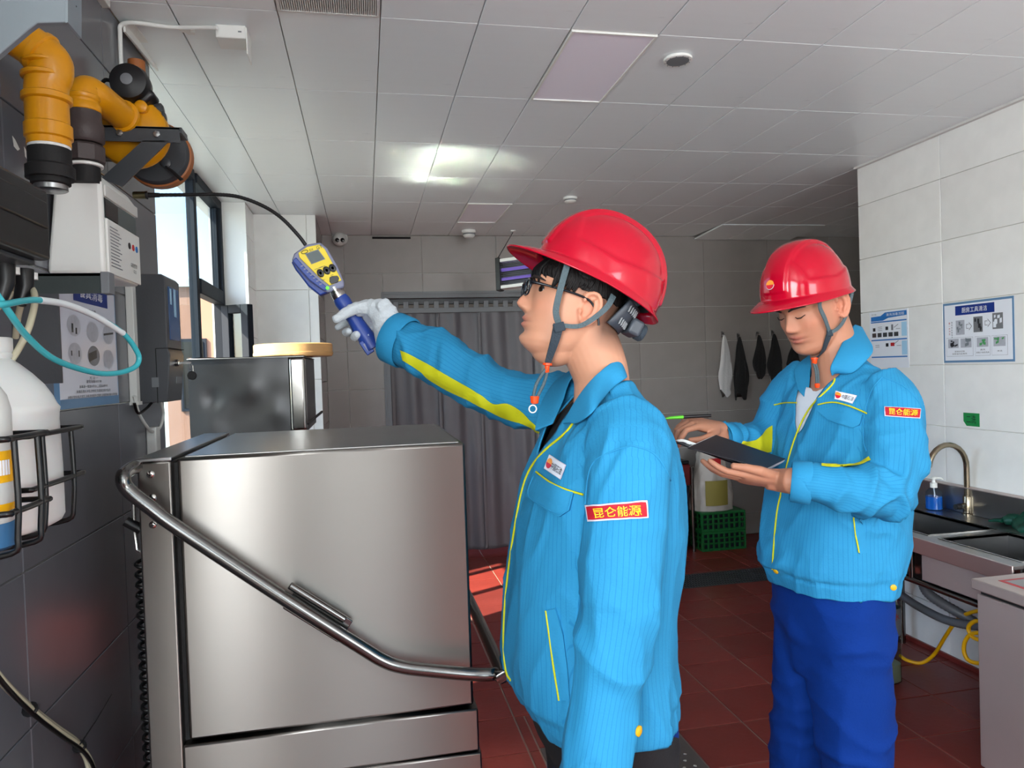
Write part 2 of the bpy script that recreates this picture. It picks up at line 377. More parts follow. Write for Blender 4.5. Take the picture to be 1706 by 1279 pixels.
struct('trim_5', MB().box(-.90, XL+.02, WY0, WY1, SILL-.03, SILL), 'white_wall', 'pale window sill', bevel=.003)
struct('ceiling_3', MB().box(-.90, XL, WY0-.004, WY1+.004, HC+.001, HC+.02), 'ceil', 'pale window head over the recess')
# pier
PX0, PX1, PY = XL, -.288, 5.03
wp = struct('wall_pier', MB().box(PX0-.1, PX1-.008, PY+.008, YB, 0, HC), 'grout', 'pale tiled pier between the window and the back wall')
tiles(wp, (0, PY+.008, 0), (1, 0, 0), (0, 0, 1), (PX0-.02, PX1, 0, HC), .6, .6, -.95, .88-1.2, 'tile')
tiles(wp, (PX1-.008, 0, 0), (0, 1, 0), (0, 0, 1), (PY, YB, 0, HC), .6, .3, 4.6, .26, 'tile_shade')
# back wall with a doorway
DX0, DX1, DZ = .165, 1.39, 2.12
bw = MB().box(PX1-.2, DX0, YB+.008, YB+.2, 0, HC).box(DX1, XE, YB+.008, YB+.2, 0, HC).box(DX0, DX1, YB+.008, YB+.2, DZ, HC)
wb = struct('wall_back', bw, 'grout', 'tiled back wall with its shade put into the tile colour')
tiles(wb, (0, YB+.008, 0), (1, 0, 0), (0, 0, 1), (PX1, 4.9, 0, HC), .6, .3, .47-3, 2.585-.3*9, 'tile_shade', holes=[(DX0-.005, DX1+.005, -.1, DZ+.005)])
struct('wall_passage', MB().box(DX0-.4, DX1+.4, YB+.9, YB+1.0, 0, HC), 'dark', 'dark passage behind the curtained doorway')
fr = MB().box(DX0, DX0+.03, YB-.006, YB+.2, 0, DZ-.0305).box(DX1-.03, DX1, YB-.006, YB+.2, 0, DZ-.0305).box(DX0, DX1, YB-.006, YB+.2, DZ-.03, DZ)
fr.box(DX0-.02, DX0-.0005, YB-.011, YB+.001, 0, DZ).box(DX1+.0005, DX1+.02, YB-.011, YB+.001, 0, DZ).box(DX0-.02, DX1+.02, YB-.011, YB+.001, DZ+.0005, DZ+.02)
struct('door_1', fr, 'grey_m', 'thin steel lining of the curtained doorway')
# right wall ends at a corner; the room widens beyond it
wr = struct('wall_right', MB().box(XR+.008, XE, Y0, YE-.008, 0, HC), 'grout', 'bright pale grey tiled wall on the right')
tiles(wr, (XR+.008, 0, 0), (0, -1, 0), (0, 0, 1), (-YE, -.5, 0, HC), .6, .302, -YE, 2.36-.302*9, 'tile')
tiles(wr, (XR, YE-.008, 0), (-1, 0, 0), (0, 0, 1), (-2.0, 0, 0, HC), .6, .302, 0, 2.36-.302*9, 'tile_shade')
struct('wall_far_right', MB().box(XE-.1, XE, YE, YB+.2, 0, HC), 'tile_shade', 'far right wall around the corner')
struct('baseboard_right', MB().box(XR-.012, XR, 2.1, YE, 0, .022), 'floor_tile', 'dark red tile skirting under the sink')
# behind the viewpoint: glazed front
rf = MB().box(-1, -.45, Y0-.15, Y0, 0, HC).box(.33, 1.3, Y0-.15, Y0, 0, HC).box(2.7, XE, Y0-.15, Y0, 0, HC).box(1.3, 2.7, Y0-.15, Y0, 0, .68).box(1.3, 2.7, Y0-.15, Y0, 2.42, HC).box(-.45, .33, Y0-.15, Y0, 0, .58).box(-.45, .33, Y0-.15, Y0, 2.42, HC)
struct('wall_front', rf, 'black', 'wall behind the viewpoint with a wide window')  # unseen wall, blackened and spaced to give the hood its dark reflection

# window in the left wall
XW = -.852
win = thing('window_1', 'tall dark-framed window with an open casement in left wall', 'window', (XW, 3.7, SILL)); win['kind'] = 'structure'
def bar(name, y0, y1, z0, z1, x0=XW-.03, x1=XW+.03, parent=win): return MB().box(x0, x1, y0, y1, z0, z1).build(name, 'alu', parent, bevel=.004)
bar('frame_post', WY0, WY0+.05, SILL, HC); bar('frame_post', WY1-.05, WY1, SILL, HC)
bar('mullion', 3.99, 4.045, SILL, HC, XW-.02, XW+.022)
bar('frame_rail', WY0+.05, 3.99, HC-.05, HC); bar('frame_rail', 4.045, WY1-.05, HC-.05, HC)
bar('frame_rail', WY0+.05, 3.99, SILL, SILL+.05); bar('frame_rail', 4.045, WY1-.05, SILL, SILL+.05)
bar('transom', 4.045, WY1-.05, 1.955, 2.035)
bar('inner_frame', 4.045, 4.07, 2.035, HC-.05, XW-.012, XW+.012); bar('inner_frame', WY1-.075, WY1-.05, 2.035, HC-.05, XW-.012, XW+.012)
MB().box(XW-.006, XW, WY0+.05, 3.99, SILL+.05, HC-.05).build('pane', 'glass', win)
MB().box(XW-.006, XW, 4.07, WY1-.075, 2.035, HC-.05).build('pane', 'glass', win)
# casement sash swung into the room about its far stile
sh = MB(); sw, sz0, sz1 = .42, SILL+.05, 1.945
a = math.radians(60); hx, hy = XW+.03, WY1-.06
du = Vector((math.sin(a), -math.cos(a), 0)); dn = Vector((math.cos(a), math.sin(a), 0))
def sbar(u0, u1, z0, z1, name, t=.026):
    c = Vector((hx, hy, 0))+du*((u0+u1)/2)+Vector((0, 0, (z0+z1)/2))
    return MB().obox(c, (du, dn, (0, 0, 1)), ((u1-u0)/2, t, (z1-z0)/2)).build(name, 'alu', sash, bevel=.004)
sash = sbar_root = bpy.data.objects.new('sash', None); COL.objects.link(sash); place(sash, (hx, hy, SILL), win)
sw = .19
sbar(0, .05, sz0, sz1, 'sash_stile'); sbar(sw-.05, sw, sz0, sz1, 'sash_stile'); sbar(.05, sw-.05, sz1-.05, sz1, 'sash_rail'); sbar(.05, sw-.05, sz0, sz0+.05, 'sash_rail')
c = Vector((hx, hy, (sz0+sz1)/2))+du*(sw/2)
MB().obox(c, (du, dn, (0, 0, 1)), (sw/2-.045, .003, (sz1-sz0)/2-.05)).build('pane', 'glass', sash)
MB().obox(Vector((hx, hy, 1.45))+du*(sw-.02)+dn*.03, (du, dn, (0, 0, 1)), (.008, .012, .06)).build('handle', 'alu', sash, bevel=.003)

# outside: yard, a tan building, a pale building and greenery
M['facade'] = mat('sunlit tan render', (152, 114, 94), .8, vary=.08, vscale=2)
M['facade_w'] = mat('sunlit white render', (166, 178, 176), .8, vary=.05)
M['yard'] = mat('pale concrete yard', (120, 120, 114), .9, vary=.1)
M['hedge'] = mat('hedge green', (112, 138, 96), .8, vary=.3, vscale=8)
struct('ground', MB().box(-40, -.9, -20, 60, -.3, -.12), 'yard', 'pale concrete yard outside the window')
b = thing('building', 'sunlit tan building seen through the open casement', 'building', (-2.9, 16, -.12))
MB().box(-3.75, -1.8, 15, 22, -.12, 3.3).build('wall', 'facade', b); MB().box(-3.85, -1.7, 14.9, 22.1, 3.3, 3.45).build('roof_edge', 'facade_w', b)
for k in range(2):
    w_ = MB().box(-3.5+k*.9, -3.0+k*.9, 14.96, 15.02, .9, 2.3).build('window', 'alu', b)
    MB().box(-3.44+k*.9, -3.06+k*.9, 14.94, 14.97, .96, 2.24).build('pane', 'lens', w_)
b = thing('building', 'pale low building beyond the yard seen through fixed window pane', 'building', (-9, 18, -.12))
MB().box(-14, -4.6, 19, 24, -.12, 2.9).build('wall', 'facade_w', b); MB().box(-14.1, -4.55, 18.9, 24.1, 2.9, 3.0).build('roof_edge', 'facade', b)
hb = MB()
for k in range(26): hb.ball((-15+R.uniform(0, 8.2), 13.0+R.uniform(0, 1.2), .35+R.uniform(0, .6)), R.uniform(.35, .7), 9, 6)
o = hb.build('hedge', 'hedge', None); o['label'] = 'green hedge in the yard outside the window'; o['category'] = 'hedge'; o['kind'] = 'stuff'
# ------------------------------------------------------------------ hood dishwasher
HX0, HX1, HY0, HY1, HZ0, HZ1 = -.375, .205, 1.55, 2.15, .778, 1.349
add_scratches(M['steel'], (2, 2, 420))
def tangent(m, axis):
    n = m.node_tree.nodes; l = m.node_tree.links; b = n['Principled BSDF']
    t = n.new('ShaderNodeTangent'); t.direction_type = 'RADIAL'; t.axis = axis; l.new(t.outputs[0], b.inputs['Tangent'])
tangent(M['steel'], 'Z')
dw = thing('hood_dishwasher', 'large brushed steel hood dishwasher with a bent tube lever', 'dishwasher', (-.09, 1.85, 0))
MB().box(HX0, HX1, HY0, HY1, HZ0, HZ1).build('hood', 'steel', dw, bevel=.006)
MB().box(HX0+.012, HX1-.012, HY0+.012, HY1-.012, HZ1, HZ1+.003).build('hood_top', 'steel_d', dw, bevel=.001)
MB().box(-.449, -.386, HY0-.004, HY1+.02, .06, HZ1-.004).build('rear_column', 'steel', dw, bevel=.004)
MB().box(-.452, -.384, HY0-.006, HY1+.02, HZ1-.004, HZ1+.004).build('column_cap', 'steel_d', dw, bevel=.002)
MB().box(-.386, HX0, HY0+.02, HY1, .1, HZ1-.01).build('seal', 'rubber', dw)
MB().box(-.386, HX1+.008, HY0-.006, HY1+.01, .68, HZ0-.006).build('skirt', 'steel', dw, bevel=.004)
MB().box(-.384, HX1+.012, HY0-.008, HY1+.012, .12, .677).build('body', 'steel', dw, bevel=.004)
for x in (-.35, .17):
    for y in (1.6, 2.1): MB().lathe((x, y, 0), (0, 0, 1), [(.025, 0), (.025, .01), (.016, .02), (.016, .12)], 14).build('foot', 'grey_m', dw)
for px, py in ((251, 790), (254, 829), (255, 874)):
    p = YP(px, py, HY0-.004)
    s = MB().lathe(p, (0, -1, 0), [(.0075, 0), (.0075, .0015), (.005, .004), (.001, .0045)], 16).build('screw', 'steel_m', dw)
    MB().box(p.x-.004, p.x+.004, p.y-.0052, p.y-.0045, p.z-.0008, p.z+.0008).box(p.x-.0008, p.x+.0008, p.y-.0052, p.y-.0045, p.z-.004, p.z+.004).build('cross_slot', 'dark', s)
HA = HY0-.052
def hp(px, py, y=HA): return YP(px, py, y)
near = [hp(232, 775, HA+.06), hp(214, 783, HA+.03), hp(205, 795), hp(213, 815)]+[hp(*q) for q in ((250, 845), (300, 882), (480, 1001), (600, 1077))]
core = [hp(640, 1101), hp(672, 1111), hp(720, 1117), hp(790, 1123)]
e = hp(822, 1122); far = HY1+.05
path = near+core+[Vector((e.x+.004, HA, e.z)), Vector((e.x+.018, HA+.03, e.z+.003)), Vector((e.x+.018, far-.03, e.z+.003)), Vector((e.x, far, e.z))]
for q in reversed(near+core): path.append(Vector((q.x, far, q.z)) if q.y < HA+.01 else Vector((q.x, far-.04, q.z)))
MB().tube(bez(path, 6), .0138, 14).build('lever_handle', 'tube', dw, smooth=60)
g0, g1 = hp(484, 1001, HA+.02), hp(576, 1058, HA+.02); d = (g1-g0)
g = MB().obox((g0+g1)/2+Vector((0, 0, .008)), (d, (0, 1, 0), d.cross(Vector((0, 1, 0)))), (d.length/2, .004, .026))
g.tube([g0+Vector((.0, -.006, .034)), g1+Vector((0, -.006, .034))], .008, 10)
g.build('lever_guide', 'tube', dw, bevel=.002)
MB().tube([hp(222, 830, 1.6), hp(224, 885, 1.6), hp(228, 915, 1.6), hp(236, 920, 1.6)], .004, 8).build('release_rod', 'steel_m', dw)
MB().tube([hp(210, 868, 1.6), hp(236, 882, 1.6)], .011, 12).build('rod_grip', 'black', dw)
sp = []
z0, z1 = hp(232, 930, 1.62).z, .16; xx = -.468
for i in range(46*10+1):
    t = i/10; sp.append((xx+.012*math.cos(2*PI*t), 1.62+.012*math.sin(2*PI*t), z0+(z1-z0)*t/46))
MB().tube(sp, .0042, 6).build('tension_spring', 'black_wire', dw, smooth=80)

# second hood machine behind it with a bamboo steamer on top
A = YP(312, 601, 3.05); B = YP(480, 600, 3.05); C_ = YP(507, 599, 3.05); zt = 1.583
sm = thing('steel_cabinet', 'dented steel machine hood, dark reflection put into its colour, behind the dishwasher by the window', 'machine', (-.5, 3.35, 0))
yb = 3.66
xr_ = YP(507, 600, 3.05).x
mb = MB(); gx = np.linspace(A.x, B.x, 26); gz = np.linspace(1.26, zt, 22)
rows = []
for z in gz:
    r = []
    for x in gx:
        u = (x-A.x)/(B.x-A.x); v = (z-1.26)/(zt-1.26); dd = 0
        for cu, cv, w, h_ in ((.24, .5, .09, .010), (.62, .62, .12, -.006), (.45, .3, .2, .006), (.86, .35, .1, -.007), (.2, .15, .12, -.006)):
            dd += h_*math.exp(-((u-cu)**2+(v-cv)**2*.5)/w**2)
        r.append((x, 3.05+dd+.004*noise.noise((x*9, z*9, 0)), z))
    rows.append(r)
mb.grid(rows); mb.build('dented_front', 'steel_k', sm)
MB().box(A.x, B.x, 3.062, yb, 1.26, zt).build('hood', 'steel_k', sm, bevel=.004)
MB().box(B.x+.001, xr_, 3.045, 3.12, 1.285, zt).build('corner_post', 'steel_m', sm, bevel=.012, bseg=4)
MB().box(B.x, xr_-.003, 3.12, yb, 1.275, zt).build('side_panel', 'steel_k', sm, bevel=.004)
MB().box(A.x, xr_, 3.04, yb, zt, zt+.004).build('top', 'steel_d', sm, bevel=.001)
MB().grid([[(x, y, zt+.0068+.0040*noise.noise((x*7, y*5.5, 1.3))+.0018*noise.noise((x*15, y*12, 4.3))) for x in np.linspace(A.x+.002, xr_-.002, 60).tolist()] for y in np.linspace(3.043, yb-.003, 60).tolist()]).build('glint_sheet', 'steel_glint', sm, smooth=180)  # added wavy mirror sheet that throws the sun glint onto the ceiling
MB().box(A.x+.02, xr_-.02, 3.08, yb, .12, 1.2).build('body', 'steel_d', sm, bevel=.004)
MB().box(B.x-.02, B.x+.03, 3.09, 3.12, 1.2, 1.29).build('hinge_bracket', 'grey_m', sm)
q0 = YP(512, 706, 3.1); q1 = YP(536, 686, 3.5)
MB().tube([q0, q1], .006, 8).build('stay_rod', 'black_wire', sm)
for x in (A.x+.05, xr_-.06):
    for y in (3.12, 3.6): MB().cyl((x, y, 0), (x, y, .12), .02).build('foot', 'grey_m', sm)
cs = Vector((-.315, 3.42, zt+.0095))
st = thing('bamboo_steamer', 'round bamboo steamer tray on top of the steel machine', 'steamer', cs)
MB().lathe(cs, (0, 0, 1), [(.168, 0), (.172, .004), (.172, .054), (.168, .058), (.160, .058), (.158, .03), (.001, .03)], 48).build('rim', 'wood', st)
MB().lathe(cs+Vector((0, 0, .008)), (0, 0, 1), [(.172, 0), (.1745, .001), (.1745, .011), (.172, .012)], 48, caps=False).build('hoop', 'wood', st)
for k in range(7):
    x = cs.x-.13+k*.0433; w_ = math.sqrt(.15**2-(x-cs.x)**2)
    MB().box(x-.017, x+.017, cs.y-w_, cs.y+w_, zt+.037, zt+.042).build('slat', 'wood', st, bevel=.001)

# ------------------------------------------------------------------ gas pipes, regulator, meter on the left wall
def on(p, d): return Vector(p)+Vector(d)
pa = thing('gas_pipe', 'thick yellow gas pipe with a slanting elbow, nearest the ceiling bracket', 'gas pipe', XP(82, 290, -.575))
PA = -.575
a0 = XP(82, 244, PA); a1, a2, a3, a4 = [YP(px, py, a0.y) for px, py in ((86, 150), (86, 118), (72, 92), (-20, 28))]; a1.x = a0.x
r_ = .0375
MB().tube(bez([a0, a1, a2, a3, a4], 8), r_, 22).build('pipe', 'yellow_pipe', pa, smooth=70)
for z, rr, hh in ((a0.z+.012, .041, .03), (a0.z+.082, .043, .016), (a0.z+.125, .042, .012), (a0.z+.15, .041, .01)):
    MB().lathe((a0.x, a0.y, z), (0, 0, 1), [(rr-.004, 0), (rr, .003), (rr, hh-.003), (rr-.004, hh)], 24).build('sleeve', 'yellow_pipe', pa)
d = (a3-a4).normalized(); MB().lathe(a3-d*.012, d, [(.037, 0), (.042, .003), (.042, .014), (.037, .017)], 24).build('sleeve', 'yellow_pipe', pa)
MB().lathe((a0.x, a0.y, a0.z-.006), (0, 0, 1), [(.034, 0), (.036, .001), (.036, .006), (.034, .007)], 24).build('sealing_tape', 'white_pl', pa)
MB().lathe((a0.x, a0.y, a0.z-.062), (0, 0, 1), [(.030, -.012), (.034, -.01), (.034, 0), (.042, .0), (.042, .022), (.037, .026), (.037, .056)], 24).build('union_nut', 'rubber', pa)
MB().lathe((a0.x, a0.y, a0.z-.085), (0, 0, 1), [(.026, 0), (.029, .002), (.029, .012)], 24).build('steel_ring', 'steel_d', pa)

PB = -.60
pb = thing('gas_pipe', 'shorter yellow gas pipe bending from the meter to the regulator', 'gas pipe', XP(140, 285, PB))
b0 = XP(143, 285, PB); b1 = XP(145, 190, PB); b1.y = b0.y
bt = b0.z+ (b1.z-b0.z)
top = Vector((b0.x, b0.y, YP(150, 150, b0.y).z))
reg_c = Vector((-.572, b0.y+.33, XP(143, 285, PB).z+.13))
RC = YP(217, 210, 1.985)
b_end = Vector((RC.x, RC.y-.05, RC.z+.005))
pts = [b1, Vector((b0.x, b0.y, top.z-.022)), Vector((b0.x+.006, b0.y+.008, top.z)), Vector((b0.x+.02, b0.y+.03, top.z-.002)), (Vector((b0.x+.02, b0.y+.03, top.z-.002))+b_end)/2, b_end]
MB().tube(bez(pts, 8), .0335, 22).build('pipe', 'yellow_pipe', pb, smooth=70)
MB().lathe((b0.x, b0.y, b1.z-.006), (0, 0, 1), [(.034, 0), (.037, .003), (.037, .016), (.034, .02)], 24).build('sleeve', 'yellow_pipe', pb)
MB().lathe((b0.x, b0.y, b1.z+.02), (0, 0, 1), [(.034, 0), (.0365, .003), (.0365, .01), (.034, .012)], 24).build('sleeve', 'yellow_pipe', pb)
MB().lathe((b0.x, b0.y, b1.z-.075), (0, 0, 1), [(.036, 0), (.041, .006), (.041, .04), (.037, .05), (.036, .07)], 24).build('reducer', 'brown_iron', pb)
MB().lathe((b0.x, b0.y, b1.z-.118), (0, 0, 1), [(.034, 0), (.042, .001), (.042, .034), (.036, .04)], 8).build('hex_nut', 'brown_iron', pb, smooth=20)
MB().lathe((b0.x, b0.y, b1.z-.128), (0, 0, 1), [(.033, 0), (.036, .001), (.036, .006), (.033, .008)], 24).build('sealing_tape', 'white_pl', pb)
MB().lathe((b0.x, b0.y, b1.z-.165), (0, 0, 1), [(.03, 0), (.03, .037)], 24).build('nipple', 'rubber', pb)
d = (b_end-pts[3]).normalized(); MB().lathe(b_end-d*.012, d, [(.034, 0), (.040, .003), (.040, .012), (.034, .016)], 24).build('sleeve', 'yellow_pipe', pb)

# regulator: yellow diaphragm housing above the bracket with a black actuator
rg = thing('gas_regulator', 'yellow gas regulator disc with a black knob above the bracket', 'regulator', RC)
MB().lathe(RC+Vector((0, .0, -.012)), (0, -1, 0), [(.07, -.045), (.088, -.03), (.088, -.006), (.085, -.002), (.085, 0), (.07, .016), (.045, .024), (.001, .026)], 40).build('diaphragm_housing', 'yellow_pipe', rg)
bo = YP(237, 180, RC.y-.02); MB().lathe(bo, (0, -1, 0), [(.015, -.01), (.015, .014), (.011, .017), (.001, .017)], 20).build('boss', 'yellow_pipe', rg)
k = YP(216, 138, RC.y-.03)
MB().lathe(k+Vector((0, .05, 0)), (0, -1, 0), [(.03, 0), (.044, .015), (.047, .045), (.042, .066), (.016, .074), (.001, .074)], 32).build('actuator', 'black', rg)
MB().lathe(k+Vector((0, -.024, 0)), (0, -1, 0), [(.014, -.002), (.014, .003), (.008, .0045), (.001, .0045)], 20).build('actuator_cap', 'grey_m', rg)
MB().obox(YP(238, 158, RC.y-.0), (Vector((1, 0, -1.0)), (0, 1, 0), Vector((1, 0, 1))), (.03, .03, .022)).build('actuator_tail', 'black', rg, bevel=.01, bseg=4)
MB().cyl(YP(206, 137, RC.y-.03), YP(186, 136, RC.y-.03), .012, .010).build('cable_gland', 'black', rg)
MB().tube(bez([YP(188, 136, RC.y-.03), YP(177, 133, RC.y-.03), YP(170, 140, RC.y-.02), YP(172, 150, RC.y+.02)], 6), .005, 8).build('cable', 'black_wire', rg)
for px, py in ((266, 183), (270, 196)):
    MB().lathe(YP(px, py, RC.y+.02), (1, 0, .1), [(.012, -.02), (.016, -.016), (.016, .006), (.01, .01)], 12).build('side_port', 'grey_d', rg)
t0, t1 = YP(231, 190, 2.26), YP(227, 102, 2.26); t1.x = t0.x
MB().tube([t0, t1], .023, 20).build('vertical_pipe', 'orange_tape', rg); MB().tube([t1+Vector((0, 0, -.003)), t1+Vector((0, 0, .001))], .019, 20).build('pipe_bore', 'dark', rg)
# angle bracket with brace, and the dark drum behind it
br = thing('wall_bracket', 'dark grey steel angle bracket with a diagonal brace', 'bracket', (XL, 2.0, YP(235, 300, 2.0).z))
BY = 1.925
def bp(px, py): return YP(px, py, BY)
z_t, z_b = bp(240, 211).z, bp(240, 236).z; x_t = bp(299, 220).x
MB().box(XL, x_t, BY, BY+.005, z_b, z_t).box(XL, x_t, BY, BY+.09, z_t-.004, z_t+.001).box(x_t-.001, x_t+.005, BY, BY+.06, z_t-.012, z_t+.001).build('arm', 'grey_d', br)
p4 = [bp(238, 234), bp(282, 234), bp(203, 311), bp(168, 297)]
MB().prism(p4, (0, .005, 0)).build('brace', 'grey_d', br)
MB().box(XL, XL+.006, BY-.02, BY+.07, z_b-.16, z_t+.01).build('wall_plate', 'grey_d', br)
for px, py in ((200, 222), (262, 224)): MB().lathe(bp(px, py), (0, -1, 0), [(.008, 0), (.008, .006), (.001, .007)], 6).build('bolt', 'steel_d', br, smooth=20)
dr = thing('drum_housing', 'dark round drum with a tan rim hanging behind the bracket', 'housing', YP(256, 300, 2.12))
dc = YP(258, 253, 2.09)
MB().lathe(dc, (0, -1, 0), [(.07, -.08), (.082, -.07), (.082, -.004), (.078, .002), (.05, .004), (.001, .004)], 40).build('drum', 'grey_d', dr)
MB().lathe(dc, (0, -1, 0), [(.083, -.052), (.0875, -.05), (.0875, -.02), (.083, -.018)], 40, caps=False).build('rim', 'orange_tape', dr)
MB().box(XL, dc.x-.06, dc.y+.02, dc.y+.05, dc.z-.015, dc.z+.015).build('wall_arm', 'grey_d', dr)
c = YP(277, 272, 2.086); MB().lathe(c, (0, -1, 0), [(.013, 0), (.013, .006), (.009, .009), (.001, .009)], 20).build('boss', 'grey_d', dr)
MB().obox(YP(253, 262, 2.084), ((1, 0, -.6), (0, 1, 0), (.6, 0, 1)), (.01, .004, .008)).build('latch', 'black', dr, bevel=.001)
MB().tube([YP(276, 277, 2.075), YP(286, 284, 2.065), YP(303, 300, 2.06)], [.003, .005, .006], 6, flat=.4).build('tie_tail', 'black', dr)

# gas meter
MY0, MY1, MXF = 1.79, 2.045, -.568
zt0, zb0 = XP(160, 297, MXF).z, XP(165, 452, MXF).z
gm = thing('gas_meter', 'white wall-mounted gas meter with a sloping side under the pipes', 'gas meter', (-.63, 1.91, zb0))
poly = [(XL, MY0, zb0+.0), (MXF, MY0, zb0), (MXF, MY0, zt0), (MXF-.02, MY0, zt0+.03), (XL+.025, MY0, zt0+.034), (XL, MY0, zb0+.02)]
MB().prism(poly, (0, MY1-MY0, 0)).build('case', 'white_pl', gm, bevel=.008, bseg=3)
def mf(y, z): return Vector((MXF, MY0+y, zb0+z))
hM = zt0-zb0
fp = MB().box(MXF, MXF+.006, MY0+.012, MY1-.004, zb0+.004, zb0+hM*.62).build('front_panel', 'white_pl', gm, bevel=.002)
MB().box(MXF, MXF+.005, MY0+.012, MY1-.004, zb0+hM*.86, zt0-.002).build('top_band', 'white_pl2', gm, bevel=.002)
MB().box(MXF-.002, MXF+.001, MY0+.014, MY1-.01, zb0+hM*.625, zb0+hM*.85).build('display_recess', 'screen', gm)
MB().box(MXF, MXF+.003, MY0+.015, MY0+.10, zb0+hM*.64, zb0+hM*.84).build('counter_window', 'lens', gm)
pr = MB()
for kx in range(13):
    for s in range(2):
        pass
    w = .055+.03*((kx*37) % 5)/5; quad_on(pr, mf(.026+w/2, hM*(.54-.036*kx)) + Vector((.0062, 0, 0)), (0, 1, 0), (0, 0, 1), w, hM*.012)
pr.build('spec_print', 'ink_grey', gm, smooth=0)
pr = MB(); text_on(pr, 'GASMETER', mf(.195, hM*.22)+Vector((.0062, 0, 0)), (0, 1, 0), (0, 0, 1), .010, width=.05)
pr.build('print', 'ink', gm, smooth=0); pr = MB(); text_on(pr, 'G2.5', mf(.2, hM*.15)+Vector((.0062, 0, 0)), (0, 1, 0), (0, 0, 1), .008)
pr.build('print', 'ink', gm, smooth=0)
for y, m_ in ((.165, 'black'), (.195, 'ink_red'), (.222, 'blue_mid')):
    MB().lathe(mf(y, hM*.44)+Vector((.005, 0, 0)), (1, 0, 0), [(.008, 0), (.008, .0025), (.001, .003)], 16).build('button', m_, gm)
# L-shaped angle bracket standing out under the meter
LY = 1.61
lb0, lb1, lb2, lb3 = YP(48, 456, LY), YP(180, 488, LY), YP(48, 640, LY), YP(96, 488, LY)
ch = thing('meter_bracket', 'dark green-grey L-shaped steel bracket under the gas meter', 'bracket', (XL, LY, lb2.z))
M['bracket_g'] = mat('dark green-grey steel', (58, 66, 66), .4, vary=.06, vscale=10)
MB().box(XL, lb1.x, LY, LY+.006, lb1.z, lb0.z).box(XL, lb1.x, LY, LY+.04, lb0.z-.005, lb0.z+.001).build('arm', 'bracket_g', ch)
MB().box(lb1.x-.012, lb1.x+.004, LY-.004, LY+.03, lb1.z-.001, lb0.z+.003).build('end_lip', 'grey_m', ch, bevel=.001)
MB().box(XL, lb3.x, LY+.001, LY+.007, lb2.z, lb1.z).build('leg', 'box_grey', ch)
# black dispenser box with fittings, top left metal shroud
BX = -.50
db = thing('chemical_dispenser', 'black wall dispenser box with hose fittings underneath', 'dispenser', XP(50, 420, -.56))
zt_, zb_ = XP(80, 319, BX).z, XP(88, 436, BX).z; yr = XP(83, 380, BX).y
zt2 = XP(1, 282, BX).z
MB().prism([(BX, .6, zb_), (BX, yr, zb_), (BX, yr, zt_), (BX, .6, zt_)], (XL-BX+.0, 0, 0)).build('case', 'black', db, bevel=.006, bseg=3)
MB().box(BX-.004, BX+.003, .65, yr-.012, zb_+.05, zt_-.02).build('cover', 'black', db, bevel=.003)
MB().box(XL, BX-.02, .62, yr-.01, zb_-.008, zb_).build('base_plate', 'grey_d', db, bevel=.002)
for px, py in ((6, 432), (38, 440)):
    p = XP(px, py, -.56); p.z = zb_-.008
    MB().tube([p, p+Vector((.002, -.003, -.03)), p+Vector((-.004, -.01, -.06))], [.016, .014, .010], 12).build('hose_fitting', 'black', db)
    MB().cyl(p+Vector((0, .035, 0)), p+Vector((0, .035, -.012)), .008).build('plug', 'white_pl', db)
shp = [YP(-160, -160, 1.12), YP(109, -160, 1.12), YP(110, 37, 1.12), YP(62, 38, 1.12), YP(46, 50, 1.12), YP(-8, 96, 1.12), YP(-160, 220, 1.12)]
sh = thing('metal_shroud', 'blue-grey sheet metal shroud hanging in the top corner', 'shroud', YP(0, 95, 1.12))
MB().prism(shp, (0, .012, 0)).build('sheet', 'grey_b', sh, bevel=.0015)
MB().prism([YP(109, -160, 1.12), YP(113, -160, 1.12), YP(113, 37, 1.12), YP(109, 38, 1.12)], (0, .05, 0)).build('flange', 'grey_b', sh)
q = YP(116, 10, 1.15); MB().ball(q, .008, 10, 6, (1.2, .6, .6)).build('clip', 'rubber', sh)

# controller box with key
CX = -.598; CY0_ = XP(228, 560, XL).y
ze0, ze1 = YP(250, 672, CY0_).z, YP(250, 456, CY0_).z; zs = YP(273, 580, CY0_).z
cyE = XP(300, 520, CX).y
cb = thing('controller_box', 'charcoal control box with a blue screen and hanging key', 'control box', (-.64, CY0_+.1, ze0))
poly = [(XL, CY0_, ze0), (CX-.006, CY0_, ze0+.003), (CX+.006, CY0_, zs-.02), (CX, CY0_, zs), (CX, CY0_, ze1-.012), (CX-.01, CY0_, ze1), (XL, CY0_, ze1)]
MB().prism(poly, (0, cyE-CY0_, 0)).build('case', 'box_grey', cb, bevel=.003)
MB().box(CX-.003, CX+.002, CY0_+.03, cyE-.02, zs+.028, ze1-.035).build('screen', 'blue_screen', cb, bevel=.001)
mb = MB(); 
for y, z, w, h_, in ((.052, .3, .022, .05), (.10, .27, .03, .09)): quad_on(mb, (CX+.0022, CY0_+y, zs+z*.55), (0, 1, 0), (0, 0, 1), w, h_)
mb.build('screen_icons', 'blue_pale', cb, smooth=0)
mb = MB().box(CX-.035, CX+.003, CY0_-.001, CY0_, zs-.001, zs+.001).box(CX-.036, CX-.034, CY0_-.001, CY0_, ze0, zs)
mb.box(CX, CX+.007, CY0_, cyE, zs-.001, zs+.001).build('seam', 'dark', cb)
lk = Vector((CX+.006, CY0_+.07, zs-.045))
MB().lathe(lk, (1, 0, 0), [(.011, -.004), (.011, .006), (.008, .008), (.001, .008)], 18).build('lock', 'steel_m', cb)
mb = MB().box(CX-.05, CX-.03, CY0_-.0012, CY0_-.0004, ze0+.05, ze0+.08); mb.build('port_label', 'grey_m', cb)
